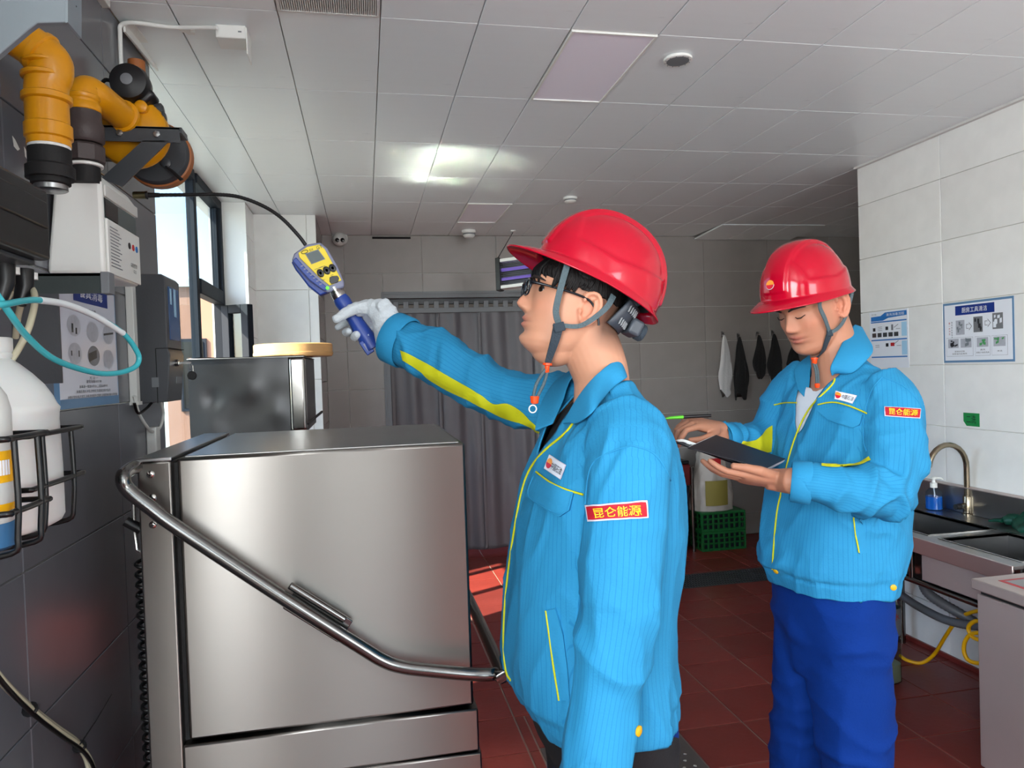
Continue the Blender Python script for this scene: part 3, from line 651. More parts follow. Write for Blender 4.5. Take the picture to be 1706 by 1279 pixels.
mb = MB().obox((CX+.001, CY0_+.12, ze0+.07), ((.06, 0, 1), (0, 1, 0), (1, 0, -.06)), (.011, .035, .0012)); mb.build('rating_plate', 'grey_m', cb)
ky = thing('key', 'small key with a round black fob in the control box lock', 'key', lk)
MB().box(lk.x+.006, lk.x+.045, lk.y-.0015, lk.y+.0015, lk.z-.004, lk.z+.003).build('blade', 'steel_m', ky)
MB().tube([(lk.x+.04, lk.y, lk.z), (lk.x+.05, lk.y, lk.z-.01), (lk.x+.05, lk.y, lk.z-.03), (lk.x+.04, lk.y, lk.z-.02)], .0012, 6, closed=True).build('ring', 'steel_m', ky)
MB().lathe((lk.x+.046, lk.y+.004, lk.z-.042), (0, -1, 0), [(.013, 0), (.0145, .002), (.0145, .006), (.013, .008)], 20).build('fob', 'black', ky)

# conduit, cables
def cord(name, pts, r, m, label, cat='cable', n=7, **k):
    return MB().tube(bez(pts, n), r, 8).build(name, m, None, smooth=80, **T(label, cat, **k))
cp_ = [XP(218, 470, -.672), XP(222, 675, -.672)]; cp_[1].y = cp_[0].y
cd = thing('cable_trunking', 'pale vertical cable trunking beside the control box', 'trunking', cp_[1])
MB().box(XL, -.664, cp_[0].y-.016, cp_[0].y+.016, cp_[1].z, cp_[0].z).build('trunk', 'white_pl2', cd, bevel=.002)
MB().box(XL, -.66, cp_[0].y-.018, cp_[0].y+.018, cp_[1].z, cp_[1].z+.01).build('end_cap', 'white_pl2', cd)
cord('power_cord', [XP(224, 660, -.67), XP(232, 690, -.67), XP(252, 718, -.665), XP(266, 712, -.66), XP(272, 690, -.655), XP(268, 668, -.65)], .005, 'white_pl2', 'white power cord looping under the control box')
cord('signal_cable', [XP(224, 672, -.668), XP(230, 688, -.668), XP(244, 680, -.66), XP(255, 668, -.65)], .0045, 'black_wire', 'black cable curling beneath the control box')
MB().box(XL, -.655, XP(246, 720, XL).y-.02, XP(246, 720, XL).y+.03, .2, XP(250, 700, XL).z-.02).build('pipe_cover', 'white_pl2', None, bevel=.004, **T('pale vertical pipe cover under the control box', 'cover'))
cord('ceiling_cable', [XP(203, 135, -.675), XP(200, 60, -.675), XP(202, 42, -.672), ZP(225, 38, HC-.012), ZP(280, 45, HC-.012), ZP(320, 46, HC-.014), ZP(362, 46, HC-.02)], .0065, 'white_pl', 'white cable running from the wall to the ceiling junction box')
s0, s1 = XP(207, 45, -.665), XP(262, 112, -.665)
tg = MB(); tg.obox((s0+s1)/2, (s1-s0, (1, 0, 0), (s1-s0).cross(Vector((1, 0, 0)))), ((s1-s0).length/2, .003, .014)); tg.obox((s0+s1)/2+Vector((.013, 0, .012)), (s1-s0, (1, 0, 0), (s1-s0).cross(Vector((1, 0, 0)))), ((s1-s0).length/2, .014, .002))
tg.build('trim_6', 'white_pl', None, kind='structure', label='white angled cover strip slanting down the wall by the ceiling')

M['disc_grey'] = mat('grey photo print', (168, 172, 182), .4, vary=.2, vscale=60)
M['blue_base'] = mat('muted blue plastic', (52, 100, 142), .4)
# notice on the left wall
def lw_notice():
    t = thing('notice', 'cutlery disinfection notice with six round pictures on the left wall', 'notice', (XL+.013, 2.05, 1.45))
    y0, y1 = XP(92, 560, XL).y+.0, XP(187, 580, XL).y; z1 = XP(150, 487, XL).z+.01; z0 = XP(150, 676, XL).z; x = XL+.0125
    MB().box(XL, x-.001, y0-.02, y1, z0, z1).build('border', 'blue_grey', t)
    MB().box(x-.001, x, y0-.02, y1-.008, z0+.022, z1-.004).build('sheet', 'paper_g', t)
    c = Vector((x, (y0+y1)/2, (z0+z1)/2)); w, h = y1-y0, z1-z0; U, V = (0, 1, 0), (0, 0, 1)
    def P_(u, v): return c+Vector((0, (u-.5)*w, (v-.5)*h))
    mb = MB(); quad_on(mb, P_(.52, .92), U, V, w*.62, h*.14); mb.build('title_band', 'blue_ink', t, smooth=0)
    mb = MB(); text_on(mb, '餐具消毒', P_(.52, .925), U, V, h*.07, lift=.001, width=w*.42); mb.build('title', 'white_ink', t, smooth=0)
    mb = MB(); text_on(mb, '种类近图', P_(.5, .79), U, V, h*.035, width=w*.18)
    for s, v, ww in (('方法一', .235, .16), ('浸泡消毒10分钟', .205, .28), ('消毒液一瓶加10升水,二瓶加20升水', .165, .52), ('消毒后清水冲洗,存放在专用保洁柜内备用', .125, .62), ('消毒记录本每天填写,消毒液浓度符合要求,定期更换消毒水并检查', .085, .9)):
        text_on(mb, s, P_(.5, v), U, V, h*.026, width=w*ww)
    mb.build('print', 'ink', t, smooth=0, kind='stuff')
    for i, (u, v) in enumerate(((.2, .65), (.52, .62), (.82, .62), (.2, .43), (.52, .42), (.8, .40))):
        d = MB(); d.add([P_(u, v)+Vector((.0006, w*.11*math.cos(q), h*.085*math.sin(q))) for q in [2*PI*j/24 for j in range(24)]], [tuple(range(24))]); d.build('picture_disc', 'ink_grey' if i == 4 else 'disc_grey', t, smooth=0)
    for u, v, du, w_, h_ in ((.82, .625, (0, 1, .1), .2, .018), (.5, .42, (0, 1, .2), .15, .07), (.17, .63, U, .03, .07), (.23, .61, U, .025, .05), (.26, .43, U, .02, .05), (.14, .43, U, .02, .04)):
        mb = MB(); quad_on(mb, P_(u, v), du, V, w*w_, h*h_, .001); mb.build('picture_mark', 'grey_d', t, smooth=0)
lw_notice()
mb = MB()
for px, py, w in ((27, 240, .016), (44, 256, .010), (56, 262, .008)):
    p = XP(px, py, XL+.0006); mb.prism([p+Vector((0, -w, .012)), p+Vector((0, -w*.3, .008)), p+Vector((0, w*.9, -.006)), p+Vector((0, .3*w, -.012)), p+Vector((0, -w*.7, -.008))], (.0004, 0, 0))
mb.build('paper_scraps', 'white_pl', None, **T('torn white sticker scraps left on the tiles by the pipe', 'sticker'))

# white jug in a wire rack, blue bottle in the rack in front
JC = Vector((-.585, 1.275, 0)); jz0 = YP(60, 893, 1.2).z; jz1 = YP(20, 560, 1.25).z; jh = jz1-jz0; jr = .093
jg = thing('jug', 'big white plastic jug in the far wire rack', 'jug', (JC.x, JC.y, jz0))
rows = []
for t, r in ((0, .86), (.012, .93), (.04, .975), (.3, .975), (.56, .975), (.60, 1.0), (.625, 1.03), (.645, 1.0), (.69, .97), (.75, .86), (.81, .69), (.86, .52), (.885, .42), (.89, .40), (.895, .42), (.91, .43), (.92, .41), (.93, .43), (.995, .43), (1.0, .41)):
    k = 2.0+1.6*max(0, min(1, (.7-t)/.2))
    rows.append([(JC.x+jr*r*math.copysign(abs(math.cos(q))**(2/k), math.cos(q)), JC.y+jr*r*math.copysign(abs(math.sin(q))**(2/k), math.sin(q)), jz0+jh*t) for q in [2*PI*j/40 for j in range(40)]])
MB().loft(rows).build('body', 'jug', jg, smooth=60)
# label on the side facing the room
fx = JC.x-.012
lb = MB(); quad_on(lb, (JC.x+.022, JC.y-jr*.975-.0002, jz0+jh*.40), (1, 0, 0), (0, 0, 1), .07, jh*.36, .0006); lb.build('label_border', 'ink_grey', jg, smooth=0)
lb = MB(); quad_on(lb, (JC.x+.021, JC.y-jr*.975-.0002, jz0+jh*.40), (1, 0, 0), (0, 0, 1), .066, jh*.345, .001); lb.build('label', 'white_pl2', jg, smooth=0)
lb = MB(); text_on(lb, 'CLEAN', (JC.x+.03, JC.y-jr*.975-.0002, jz0+jh*.53), (1, 0, 0), (0, 0, 1), .008, lift=.0016)
for k in range(14):
    w = .018+.018*((k*29) % 7)/7
    quad_on(lb, (JC.x+.03, JC.y-jr*.975-.0002, jz0+jh*(.49-.018*k-(.01 if k > 5 else 0))), (1, 0, 0), (0, 0, 1), w, .0022, .0016)
lb.build('label_print', 'ink', jg, smooth=0)
def rack(cx, cy, hx, hy, z0, zl, zu, label, wall=XL):
    t = thing('wire_rack', label, 'rack', (cx, cy, z0), 'wire bottle racks on the left wall')
    r = .0042
    def loop(z, e=0): return [(wall+.004, cy-hy, z), (cx+hx-.02, cy-hy, z), (cx+hx, cy-hy+.02, z), (cx+hx, cy+hy-.02, z), (cx+hx-.02, cy+hy, z), (wall+.004, cy+hy, z)]
    for z in (zu, zl): MB().tube(bez(loop(z), 4), r, 8).build('hoop', 'black_wire', t, smooth=80)
    for y in (cy-hy*.55, cy+hy*.55):
        MB().tube(bez([(cx+hx, y, zu), (cx+hx, y, z0+.03), (cx+hx-.025, y, z0-.004), (wall+.02, y, z0-.004), (wall+.005, y, z0+.02)], 5), r, 8).build('hoop_bar', 'black_wire', t, smooth=80)
    MB().tube(bez([(cx, cy-hy, zu), (cx, cy-hy, z0+.03), (cx, cy-hy+.025, z0-.004), (cx, cy+hy-.025, z0-.004), (cx, cy+hy, z0+.03), (cx, cy+hy, zu)], 5), r, 8).build('hoop_bar', 'black_wire', t, smooth=80)
    return t
rack(JC.x, JC.y, .1, .1, jz0, jz0+jh*.24, jz0+jh*.50, 'black wire rack holding the white jug')
BC = Vector((-.517, 1.085, 0)); bz = YP(10, 912, 1.09).z
rack(BC.x, BC.y, .066, .062, bz, bz+.055, bz+.15, 'black wire rack at left edge holding the blue and yellow bottle')
bo = thing('spray_bottle', 'bottle with blue base and orange label band at the left edge', 'bottle', (BC.x, BC.y, bz))
MB().lathe((BC.x, BC.y, bz), (0, 0, 1), [(.040, 0), (.047, .005), (.047, .032), (.045, .036)], 32).build('blue_base', 'blue_base', bo)
MB().lathe((BC.x, BC.y, bz+.036), (0, 0, 1), [(.044, 0), (.0465, .004), (.0465, .15), (.042, .17), (.03, .19), (.016, .2), (.016, .22)], 32).build('body', 'white_pl2', bo)
MB().lathe((BC.x, BC.y, bz+.09), (0, 0, 1), [(.0468, 0), (.0468, .042)], 32, caps=False).build('orange_band', 'yellow_hose', bo)
MB().lathe((BC.x, BC.y, bz+.05), (0, 0, 1), [(.0468, 0), (.0468, .012)], 32, caps=False).build('orange_band', 'yellow_hose', bo)
mb = MB()
for k in range(5):
    a = -.55+k*.1; p = Vector((BC.x+.0472*math.cos(a), BC.y+.0472*math.sin(a), bz+.11)); quad_on(mb, p, (-math.sin(a), math.cos(a), 0), (0, 0, 1), .004, .02, .0003)
mb.build('label_print', 'white_ink', bo, smooth=0)
# hoses
lp = [(-30, 500), (0, 507), (40, 501), (66, 500), (110, 507), (160, 527), (205, 555), (228, 585), (231, 602), (220, 614), (190, 622), (150, 619), (90, 598), (45, 560), (15, 520), (-20, 470)]
lpp = [XP(px, py, -.60+.16*math.sin(PI*i/15)) for i, (px, py) in enumerate(lp)]
for i, p in enumerate(lpp):
    px, py = lp[i]; lpp[i] = C_O+ray(px, py)*(1.02+.42*min(1, max(0, px)/232))
hs = thing('dosing_hose', 'turquoise dosing hose looping out in front of the notice', 'hose', lpp[9])
MB().tube(bez(lpp, 5), .0052, 10).build('tube', 'teal', hs, smooth=80)
MB().tube(bez(lpp[3:7], 6), .0056, 10).build('white_stretch', 'hose_white', hs, smooth=80)  # middle stretch of the hose in white
hp2 = [(26, 562), (30, 528), (40, 492), (52, 481), (58, 494), (55, 520), (42, 560), (15, 605), (-20, 640)]
cord('clear_hose', [C_O+ray(*q)*(1.30-.022*i) for i, q in enumerate(hp2)], .0055, 'hose_clear', 'yellowed clear hose looping above the white jug', 'hose')
cord('clear_hose', [XP(34, 452, -.575), C_O+ray(20, 480)*1.32, C_O+ray(8, 500)*1.3, C_O+ray(-25, 530)*1.28], .0065, 'hose_clear', 'clear hose hanging from the black dispenser box', 'hose')
# cable bundle at the lower left
cbn = thing('cable_bundle', 'taped bundle of beige and black cables at lower left', 'cable bundle', XP(100, 1279, -.62))
bd = [XP(-40, 1085, -.62), XP(0, 1136, -.62), XP(45, 1180, -.62), XP(90, 1215, -.62), XP(128, 1242, -.62), XP(147, 1275, -.62), XP(152, 1330, -.62), XP(150, 1420, -.63)]
for k, (m_, r, o_) in enumerate((('hose_clear', .007, (0, 0, .006)), ('hose_clear', .006, (.008, 0, -.004)), ('black_wire', .004, (.012, 0, -.014)))):
    MB().tube(bez([p+Vector(o_) for p in bd], 5), r, 8).build('cable', m_, cbn, smooth=80)
for i, px, py in ((2, 47, 1176), (4, 128, 1243)):
    dd = (bd[i+1]-bd[i-1]).normalized(); MB().lathe(bd[i]+Vector((.005, 0, -.002))-dd*.003, dd, [(.0125, 0), (.0135, .001), (.0135, .005), (.0125, .006)], 12).build('cable_tie', 'black', cbn)
MB().tube([XP(133, 1240, -.60), XP(160, 1200, -.58), XP(186, 1156, -.56)], [.0016, .0014, .0008], 6).build('tie_tail', 'black', cbn)
# ------------------------------------------------------------------ ceiling fittings
def cell(i, j): return CX0+i*.3, CX0+(i+1)*.3, CY0+j*.6, CY0+(j+1)*.6
M['diffuser'] = mat('unlit milky light panel', (240, 238, 250), .25)
for (i, j), lab in (((8, 9), 'unlit square ceiling light panel nearest the viewer'), ((8, 13), 'unlit ceiling light panel far back above the doorway')):
    x0, x1, y0, y1 = cell(i, j)
    lt = thing('ceiling_light', lab, 'ceiling light', ((x0+x1)/2, (y0+y1)/2, HC), 'ceiling light panels')
    e = .012
    MB().box(x0+.003, x0+e, y0+.003, y1-.003, HC-.006, HC+.014).box(x1-e, x1-.003, y0+.003, y1-.003, HC-.006, HC+.014).box(x0+e, x1-e, y0+.003, y0+e, HC-.006, HC+.014).box(x0+e, x1-e, y1-e, y1-.003, HC-.006, HC+.014).build('frame', 'white_pl', lt, bevel=.001)
    MB().box(x0+e, x1-e, y0+e, y1-e, HC-.002, HC+.01).build('diffuser', 'diffuser', lt)
x0, x1, y0, y1 = cell(5, 8)
vt = thing('ceiling_vent', 'ribbed ceiling air vent grille at the top edge of the photo', 'vent', ((x0+x1)/2, (y0+y1)/2, HC))
MB().box(x0+.003, x0+.012, y0, y1-.003, HC-.004, HC+.012).box(x1-.012, x1-.003, y0, y1-.003, HC-.004, HC+.012).box(x0+.012, x1-.012, y1-.014, y1-.003, HC-.004, HC+.012).box(x0+.012, x1-.012, y0, y0+.012, HC-.004, HC+.012).build('frame', 'ceil_gap', vt)
for k in range(44):
    x = x0+.0155+k*.00625
    MB().box(x-.002, x+.002, y0+.012, y1-.014, HC-.003, HC+.008).build('slat', 'white_pl2', vt, smooth=0)
MB().box(x0+.012, x1-.012, y0+.012, y1-.014, HC+.010, HC+.013).build('backing', 'grey_m', vt)
def smoke(px, py, r, h, lab):
    p = ZP(px, py, HC)
    t = thing('smoke_detector', lab, 'detector', (p.x, p.y, HC-h), 'ceiling smoke detectors')
    MB().lathe((p.x, p.y, HC), (0, 0, -1), [(r, 0), (r, h*.35), (r*.86, h*.4), (r*.84, h*.75), (r*.6, h), (.001, h)], 32).build('body', 'white_pl', t)
    MB().lathe((p.x, p.y, HC), (0, 0, -1), [(r*.87, h*.42), (r*.87, h*.62)], 32, caps=False).build('slot_ring', 'grey_m', t)
p = ZP(1129, 97, HC)
ds = thing('ceiling_speaker', 'flat round white ceiling disc right of the near light panel', 'ceiling speaker', (p.x, p.y, HC-.01))
MB().lathe((p.x, p.y, HC), (0, 0, -1), [(.047, 0), (.05, .002), (.05, .010), (.046, .012), (.040, .011), (.001, .011)], 36).build('rim', 'white_pl', ds)
MB().lathe((p.x, p.y, HC-.0111), (0, 0, -1), [(.0395, 0), (.0395, .0012), (.001, .002)], 32).build('grille', 'grey_m', ds)
for k in range(12):
    q = 2*PI*k/12; MB().ball((p.x+.044*math.cos(q), p.y+.044*math.sin(q), HC-.0115), .0022, 8, 5).build('clip', 'grey_m', ds)
smoke(950, 329, .045, .035, 'small round detector on the ceiling in front of the red helmet')
smoke(781, 384, .055, .055, 'white smoke detector on the ceiling above the insect lamp cord')
# junction box
p0 = ZP(359, 42, HC); p1 = ZP(404, 42, HC)
jb = thing('junction_box', 'small white junction box on the ceiling with open lid', 'junction box', ((p0.x+p1.x)/2, p0.y, HC-.045))
MB().box(p0.x, p0.x+.088, p0.y-.01, p0.y+.075, HC-.04, HC).build('box', 'white_pl', jb, bevel=.003)
MB().box(p0.x+.088, p0.x+.0915, p0.y-.008, p0.y+.078, HC-.085, HC-.004).build('lid', 'white_pl', jb, bevel=.001)
MB().box(p0.x+.066, p0.x+.076, p0.y-.0108, p0.y-.0098, HC-.022, HC-.018).build('label', 'grey_m', jb)
mb = MB()
for px, py, w in ((306, 45, .02), (316, 50, .016)):
    q = ZP(px, py, HC); mb.prism([q+Vector((-w, -w*.6, -.001)), q+Vector((w, -w*.3, -.001)), q+Vector((w*.8, w*.7, -.001)), q+Vector((-w*.4, w*.9, -.001))], (0, 0, -.008))
mb.build('sealant_lumps', 'white_pl', None, **T('white sealant lumps holding the ceiling cable', 'sealant'))
# hanging insect lamp
IY = 4.75
c0, c1 = YP(827, 457, IY), YP(893, 453, IY)
il = thing('insect_lamp', 'hanging insect killer lamp with two violet tubes', 'lamp', YP(860, 482, IY))
A0, A1, B0, B1 = YP(829, 434, IY), YP(893, 425, IY-.12), YP(831, 482, IY), YP(893, 474, IY-.12)
ux = (A1-A0); L = ux.length; ux.normalize(); uz = Vector((0, 0, 1)); un = ux.cross(uz).normalized(); uz = un.cross(ux)*-1; uz = Vector((0, 0, 1))
ctr = (A0+A1+B0+B1)/4; hh = (A0.z-B0.z)/2
for s in (-1, 1): MB().obox(ctr+ux*s*(L/2-.012), (ux, un, uz), (.016, .045, hh+.012)).build('end_cap', 'black', il, bevel=.004)
for s in (-1, 1): MB().obox(ctr+uz*s*(hh-.008), (ux, un, uz), (L/2-.02, .04, .011)).build('rail', 'white_pl', il, bevel=.003)
for s in (-.3, .35): MB().tube([ctr+ux*(-L/2+.02)+uz*hh*s*-1, ctr+ux*(L/2-.02)+uz*hh*s*-1], .010, 12).build('uv_tube', 'uv', il)
for k in range(13):
    z = -hh+.025+k*(2*hh-.05)/12
    MB().tube([ctr+ux*(-L/2+.02)+uz*z-un*.034*(1 if un.y > 0 else -1), ctr+ux*(L/2-.02)+uz*z-un*.034*(1 if un.y > 0 else -1)], .0013, 5).build('guard_wire', 'grey_m', il)
MB().obox(ctr+un*.035*(1 if un.y > 0 else -1), (ux, un, uz), (L/2-.02, .002, hh-.02)).build('back_plate', 'grey_d', il)
MB().tube([A0+Vector((0, 0, .012)), ZP(855, 386, HC)], .0035, 8).build('hanging_cord', 'black_wire', il)
cq = ZP(855, 384, HC); MB().lathe(cq, (0, 0, -1), [(.02, 0), (.02, .006), (.008, .012), (.001, .012)], 16).build('ceiling_hook', 'white_pl', il)
# dome camera at the top of the back wall
p = YP(566, 396, YB-.02)
dc_ = thing('dome_camera', 'pale dome security camera high on the back wall', 'camera', p)
MB().lathe(p+Vector((0, .02, .0)), (0, -1, 0), [(.06, 0), (.06, .02), (.05, .03)], 28).build('base', 'white_pl2', dc_)
MB().ball(p+Vector((0, -.05, -.02)), .052, 20, 14).build('housing', 'white_pl2', dc_)
for dx in (-.016, .022): MB().lathe(p+Vector((dx, -.096, -.035)), (0, -1, 0), [(.016, -.012), (.016, .004), (.012, .006), (.001, .006)], 16).build('lens', 'lens', dc_)
q0, q1 = YP(620, 396, YB-.004), YP(684, 395, YB-.004)
MB().box(q0.x, q1.x, YB-.006, YB+.002, q0.z-.008, q0.z+.008).build('trim_7', 'dark', None, kind='structure', label='dark gap where the back wall meets the ceiling')

# ------------------------------------------------------------------ doorway curtain and things along the back wall
ct = thing('door_curtain', 'dark grey quilted curtain in overlapping leaves filling the doorway', 'curtain', ((DX0+DX1)/2, YB+.07, .03))
MB().box(DX0+.03, DX1-.03, YB+.05, YB+.11, DZ-.075, DZ-.03).build('rail', 'grey_d', ct, bevel=.003)
for k in range(14):
    x = DX0+.09+k*(DX1-DX0-.18)/13
    MB().box(x-.02, x+.02, YB+.035, YB+.05, DZ-.11, DZ-.055).build('hook', 'grey_m', ct, bevel=.002)
MB().box(DX0+.035, DX1-.035, YB+.036, YB+.044, DZ-.145, DZ-.105).build('clamp_strip', 'grey_m', ct, bevel=.002)
edges = [DX0+.032, .60, .935, DX1-.032]
for k in range(3):
    x0, x1 = edges[k]-(.03 if k else 0), edges[k+1]
    nx, nz = 34, 60; rows = []
    for j in range(nz+1):
        z = .045+(DZ-.16)*j/nz; r = []
        for i in range(nx+1):
            u = i/nx; x = x0+(x1-x0)*u
            f = .018*math.sin(u*PI*3+k*1.7+.6*math.sin(z*1.6+k))*(1-.35*z/2)+.006*math.sin(u*21+z*1.3)+.008*noise.noise((x*5, z*2.2, k*3))
            if u < .05 or u > .95: f -= .004
            f -= .0035*math.exp(-(((z*1.0) % .46-.23)/.008)**2)
            r.append((x, YB+.085-.012*k+f, z))
        rows.append(r)
    o = MB().grid(rows).build('curtain_leaf', 'curtain', ct, smooth=180)
    sl = o.modifiers.new('thickness', 'SOLIDIFY'); sl.thickness = .004
    MB().box(x0+.004, x0+.016, YB+.058-.012*k, YB+.062-.012*k, .06, DZ-.18).build('hem_tape', 'curtain', ct)
# cloths on hooks
def cloth(px, pt, pb, w, m, lab, seed, y=YB-.03):
    top = YP(px, pt, y); zb = YP(px, pb, y).z; rr = random.Random(seed)
    t = thing('hanging_cloth', lab, 'cloth', (top.x, y, zb), 'cloths hung on the back wall')
    rings = []; n = 26; K = 26; ph = rr.uniform(0, 6)
    for k in range(K+1):
        s = k/K; z = top.z+(zb-top.z)*s
        ww = w*(.12+.88*min(1, (s*1.55))**.75)*(1-.25*max(0, s-.75)/.25)
        r = []
        for j in range(n):
            q = 2*PI*j/n; fold = 1+.22*math.sin(3*q+ph+2.2*s)+.12*math.sin(7*q+4*s+ph)
            low = .035*math.sin(2*q+ph)*max(0, s-.6)*2.5
            r.append((top.x+ww*math.cos(q)*fold+.012*math.sin(5*s+ph)*s, y+.3*ww*math.sin(q)*fold-.004, z+low))
        rings.append(r)
    MB().loft(rings).build('cloth', m, t, smooth=80)
    h = MB().box(top.x-.012, top.x+.012, YB-.006, YB-.0005, top.z-.015, top.z+.03)
    h.tube([(top.x, YB-.006, top.z), (top.x, YB-.03, top.z-.006), (top.x, YB-.04, top.z+.012)], .004, 8); h.build('hook', 'steel_d', t)
cloth(1206, 558, 655, .055, 'cloth_white', 'long white cloth hanging leftmost on the back wall', 1)
cloth(1232, 561, 660, .06, 'cloth_black', 'long narrow black cloth beside the white cloth', 2)
cloth(1264, 558, 625, .055, 'cloth_black', 'short black cloth, second black one along the hooks', 3)
cloth(1289, 556, 632, .062, 'cloth_black', 'wider black cloth, third black one along the hooks', 4)
cloth(1322, 575, 622, .06, 'cloth_black', 'black cloth partly hidden behind the man with the notebook', 5)
# waste bin, sack and crates in the corner behind the men
BYc = 5.38
bn = thing('waste_bin', 'tall dark bin on a metal stand with a red lid', 'bin', YP(1128, 922, BYc))
xb0, xb1 = YP(1060, 800, BYc).x, YP(1149, 800, BYc).x; zt_ = YP(1130, 768, BYc).z
MB().box(xb0, xb1, BYc, BYc+.32, .10, zt_-.12).build('body', 'bin_dark', bn, bevel=.012) if False else None
M['bin_dark'] = mat('dark navy plastic', (24, 24, 38), .4); M['bin_red'] = mat('dark red plastic lid', (92, 20, 22), .4)
MB().prism([(xb0+.03, BYc, .04), (xb1-.02, BYc, .04), (xb1, BYc, zt_-.2), (xb0, BYc, zt_-.2)], (0, .30, 0)).build('body', 'bin_dark', bn, bevel=.012)
MB().box(xb0-.005, xb1+.008, BYc-.01, BYc+.31, zt_-.2, zt_-.03).build('lid', 'bin_red', bn, bevel=.012)
MB().box(xb0+.005, xb1, BYc-.005, BYc+.31, zt_-.03, zt_).build('lid_rim', 'black', bn, bevel=.008)
for x in (xb0+.02, xb1+.012):
    for y in (BYc-.02, BYc+.3): MB().tube([(x, y, 0), (x, y, zt_-.05)], .014, 10).build('stand_leg', 'tube', bn)
sx = YP(1194, 850, BYc-.02).x+.01
def crate(z, lab, k):
    w, d, h = .19, .15, .155; y = BYc+.09
    t = thing('crate', lab, 'crate', (sx+.03, y, z), 'green crates stacked in the corner'); X0, X1 = sx+.03-w, sx+.03+w
    for a in (0, h-.02): MB().box(X0, X1, y-d, y+d, z+a, z+a+.02).build('rim', 'green_crate', t, bevel=.004)
    MB().box(X0+.02, X1-.02, y-d+.02, y+d-.02, z+.012, z+h-.022).build('liner', 'bin_dark', t)
    for i in range(9):
        x = X0+.008+i*(2*w-.016)/8
        MB().box(x-.007, x+.007, y-d, y-d+.01, z+.018, z+h-.018).build('slat', 'green_crate', t)
    for i in range(5):
        yy = y-d+.02+i*(2*d-.04)/4
        for xx in (X0, X1-.01): MB().box(xx, xx+.01, yy-.007, yy+.007, z+.018, z+h-.018).build('slat', 'green_crate', t)
    for zz in (.055, .095): MB().box(X0+.002, X1-.002, y-d+.002, y+d-.002, z+zz, z+zz+.012).build('band', 'green_crate', t)
crate(.0, 'green plastic crate on the floor, lower of the two', 0); crate(.156, 'green plastic crate stacked under the white sack', 1)
sk_ = thing('plastic_sack', 'crumpled white printed plastic sack on the green crates', 'sack', (sx, BYc+.07, .313))
zt_s = YP(1180, 742, BYc+.05).z
rings = []
for k in range(22):
    s = k/21; z = .313+(zt_s-.313)*s; r = []
    ww = .16*(1-.25*s)*(.85+.15*math.sin(s*5)); 
    for j in range(36):
        q = 2*PI*j/36; f = 1+.16*noise.noise((3*math.cos(q), 3*math.sin(q), s*7))+.06*math.sin(9*q+s*11)
        if s > .9: f *= 1-.6*(s-.9)/.1
        r.append((sx-.01+ww*f*math.cos(q)+.04*(1-s)*math.cos(q), BYc+.07+.11*f*math.sin(q), z))
    rings.append(r)
M['sack'] = mat('white woven sack', (186, 180, 172), .6, bump=.3, bscale=40, vary=.08)
MB().loft(rings).build('sack', 'sack', sk_, smooth=50)
M['sack_y'] = mat('dull yellow print', (140, 128, 60), .6)
dec = MB(); dec.grid([[(sx-.01+.165*math.cos(q)*(1.02), BYc+.07+.128*math.sin(q), z) for q in np.linspace(-2.2, -1.0, 9)] for z in np.linspace(.36, .56, 5)]); dec.build('yellow_print', 'sack_y', sk_, smooth=80)
dec = MB(); dec.grid([[(sx-.02+.15*math.cos(q), BYc+.07+.128*math.sin(q), z) for q in np.linspace(-1.9, -1.3, 7)] for z in np.linspace(.66, .74, 4)]); dec.build('red_print', 'ink_red', sk_, smooth=80)

# drain channel grating and studded floor plate
dg_ = thing('drain_grating', 'long dark steel drain grating set across the floor', 'drain', ((DR[0]+DR[1])/2, (DR[2]+DR[3])/2, -.004))
MB().box(DR[0], DR[1], DR[2], DR[3], -.02, -.0035).build('trough', 'dark', dg_)
fr_ = MB().box(DR[0]+.004, DR[1]-.004, DR[2]+.004, DR[2]+.02, -.0035, .0).box(DR[0]+.004, DR[1]-.004, DR[3]-.02, DR[3]-.004, -.0035, .0).build('frame', 'grey_d', dg_)
bars_ = MB()
for k in range(84):
    x = DR[0]+.02+k*(DR[1]-DR[0]-.04)/83
    MB().box(x-.004, x+.004, DR[2]+.02, DR[3]-.02, -.0035, -.0005).build('slat', 'grey_d', dg_, smooth=0)
for k in range(5):
    y = DR[2]+.06+k*.045; MB().box(DR[0]+.01, DR[1]-.01, y-.003, y+.003, -.003, -.0002).build('cross_bar', 'grey_d', dg_, smooth=0)
pl = thing('floor_plate', 'grey studded steel drain cover set in the floor', 'floor plate', ((PL[0]+PL[1])/2, (PL[2]+PL[3])/2, -.004))
M['plate'] = mat('grey steel plate', (104, 98, 96), .42, metal=.6, vary=.1)
MB().box(PL[0]+.004, PL[1]-.004, PL[2]+.004, PL[3]-.004, -.02, .001).build('plate', 'plate', pl, bevel=.002)
st_ = None
for i in range(13):
    for j in range(20):
        x = PL[0]+.04+i*.043+(.021 if j % 2 else 0); y = PL[2]+.04+j*.043
        if x > PL[1]-.03 or y > PL[3]-.03: continue
        if st_ is None: st_ = MB().lathe((x, y, .001), (0, 0, 1), [(.008, 0), (.0065, .002), (.003, .003)], 8).build('stud', 'steel_m', pl)
        else: clone(st_, (x, y, .001), pl)
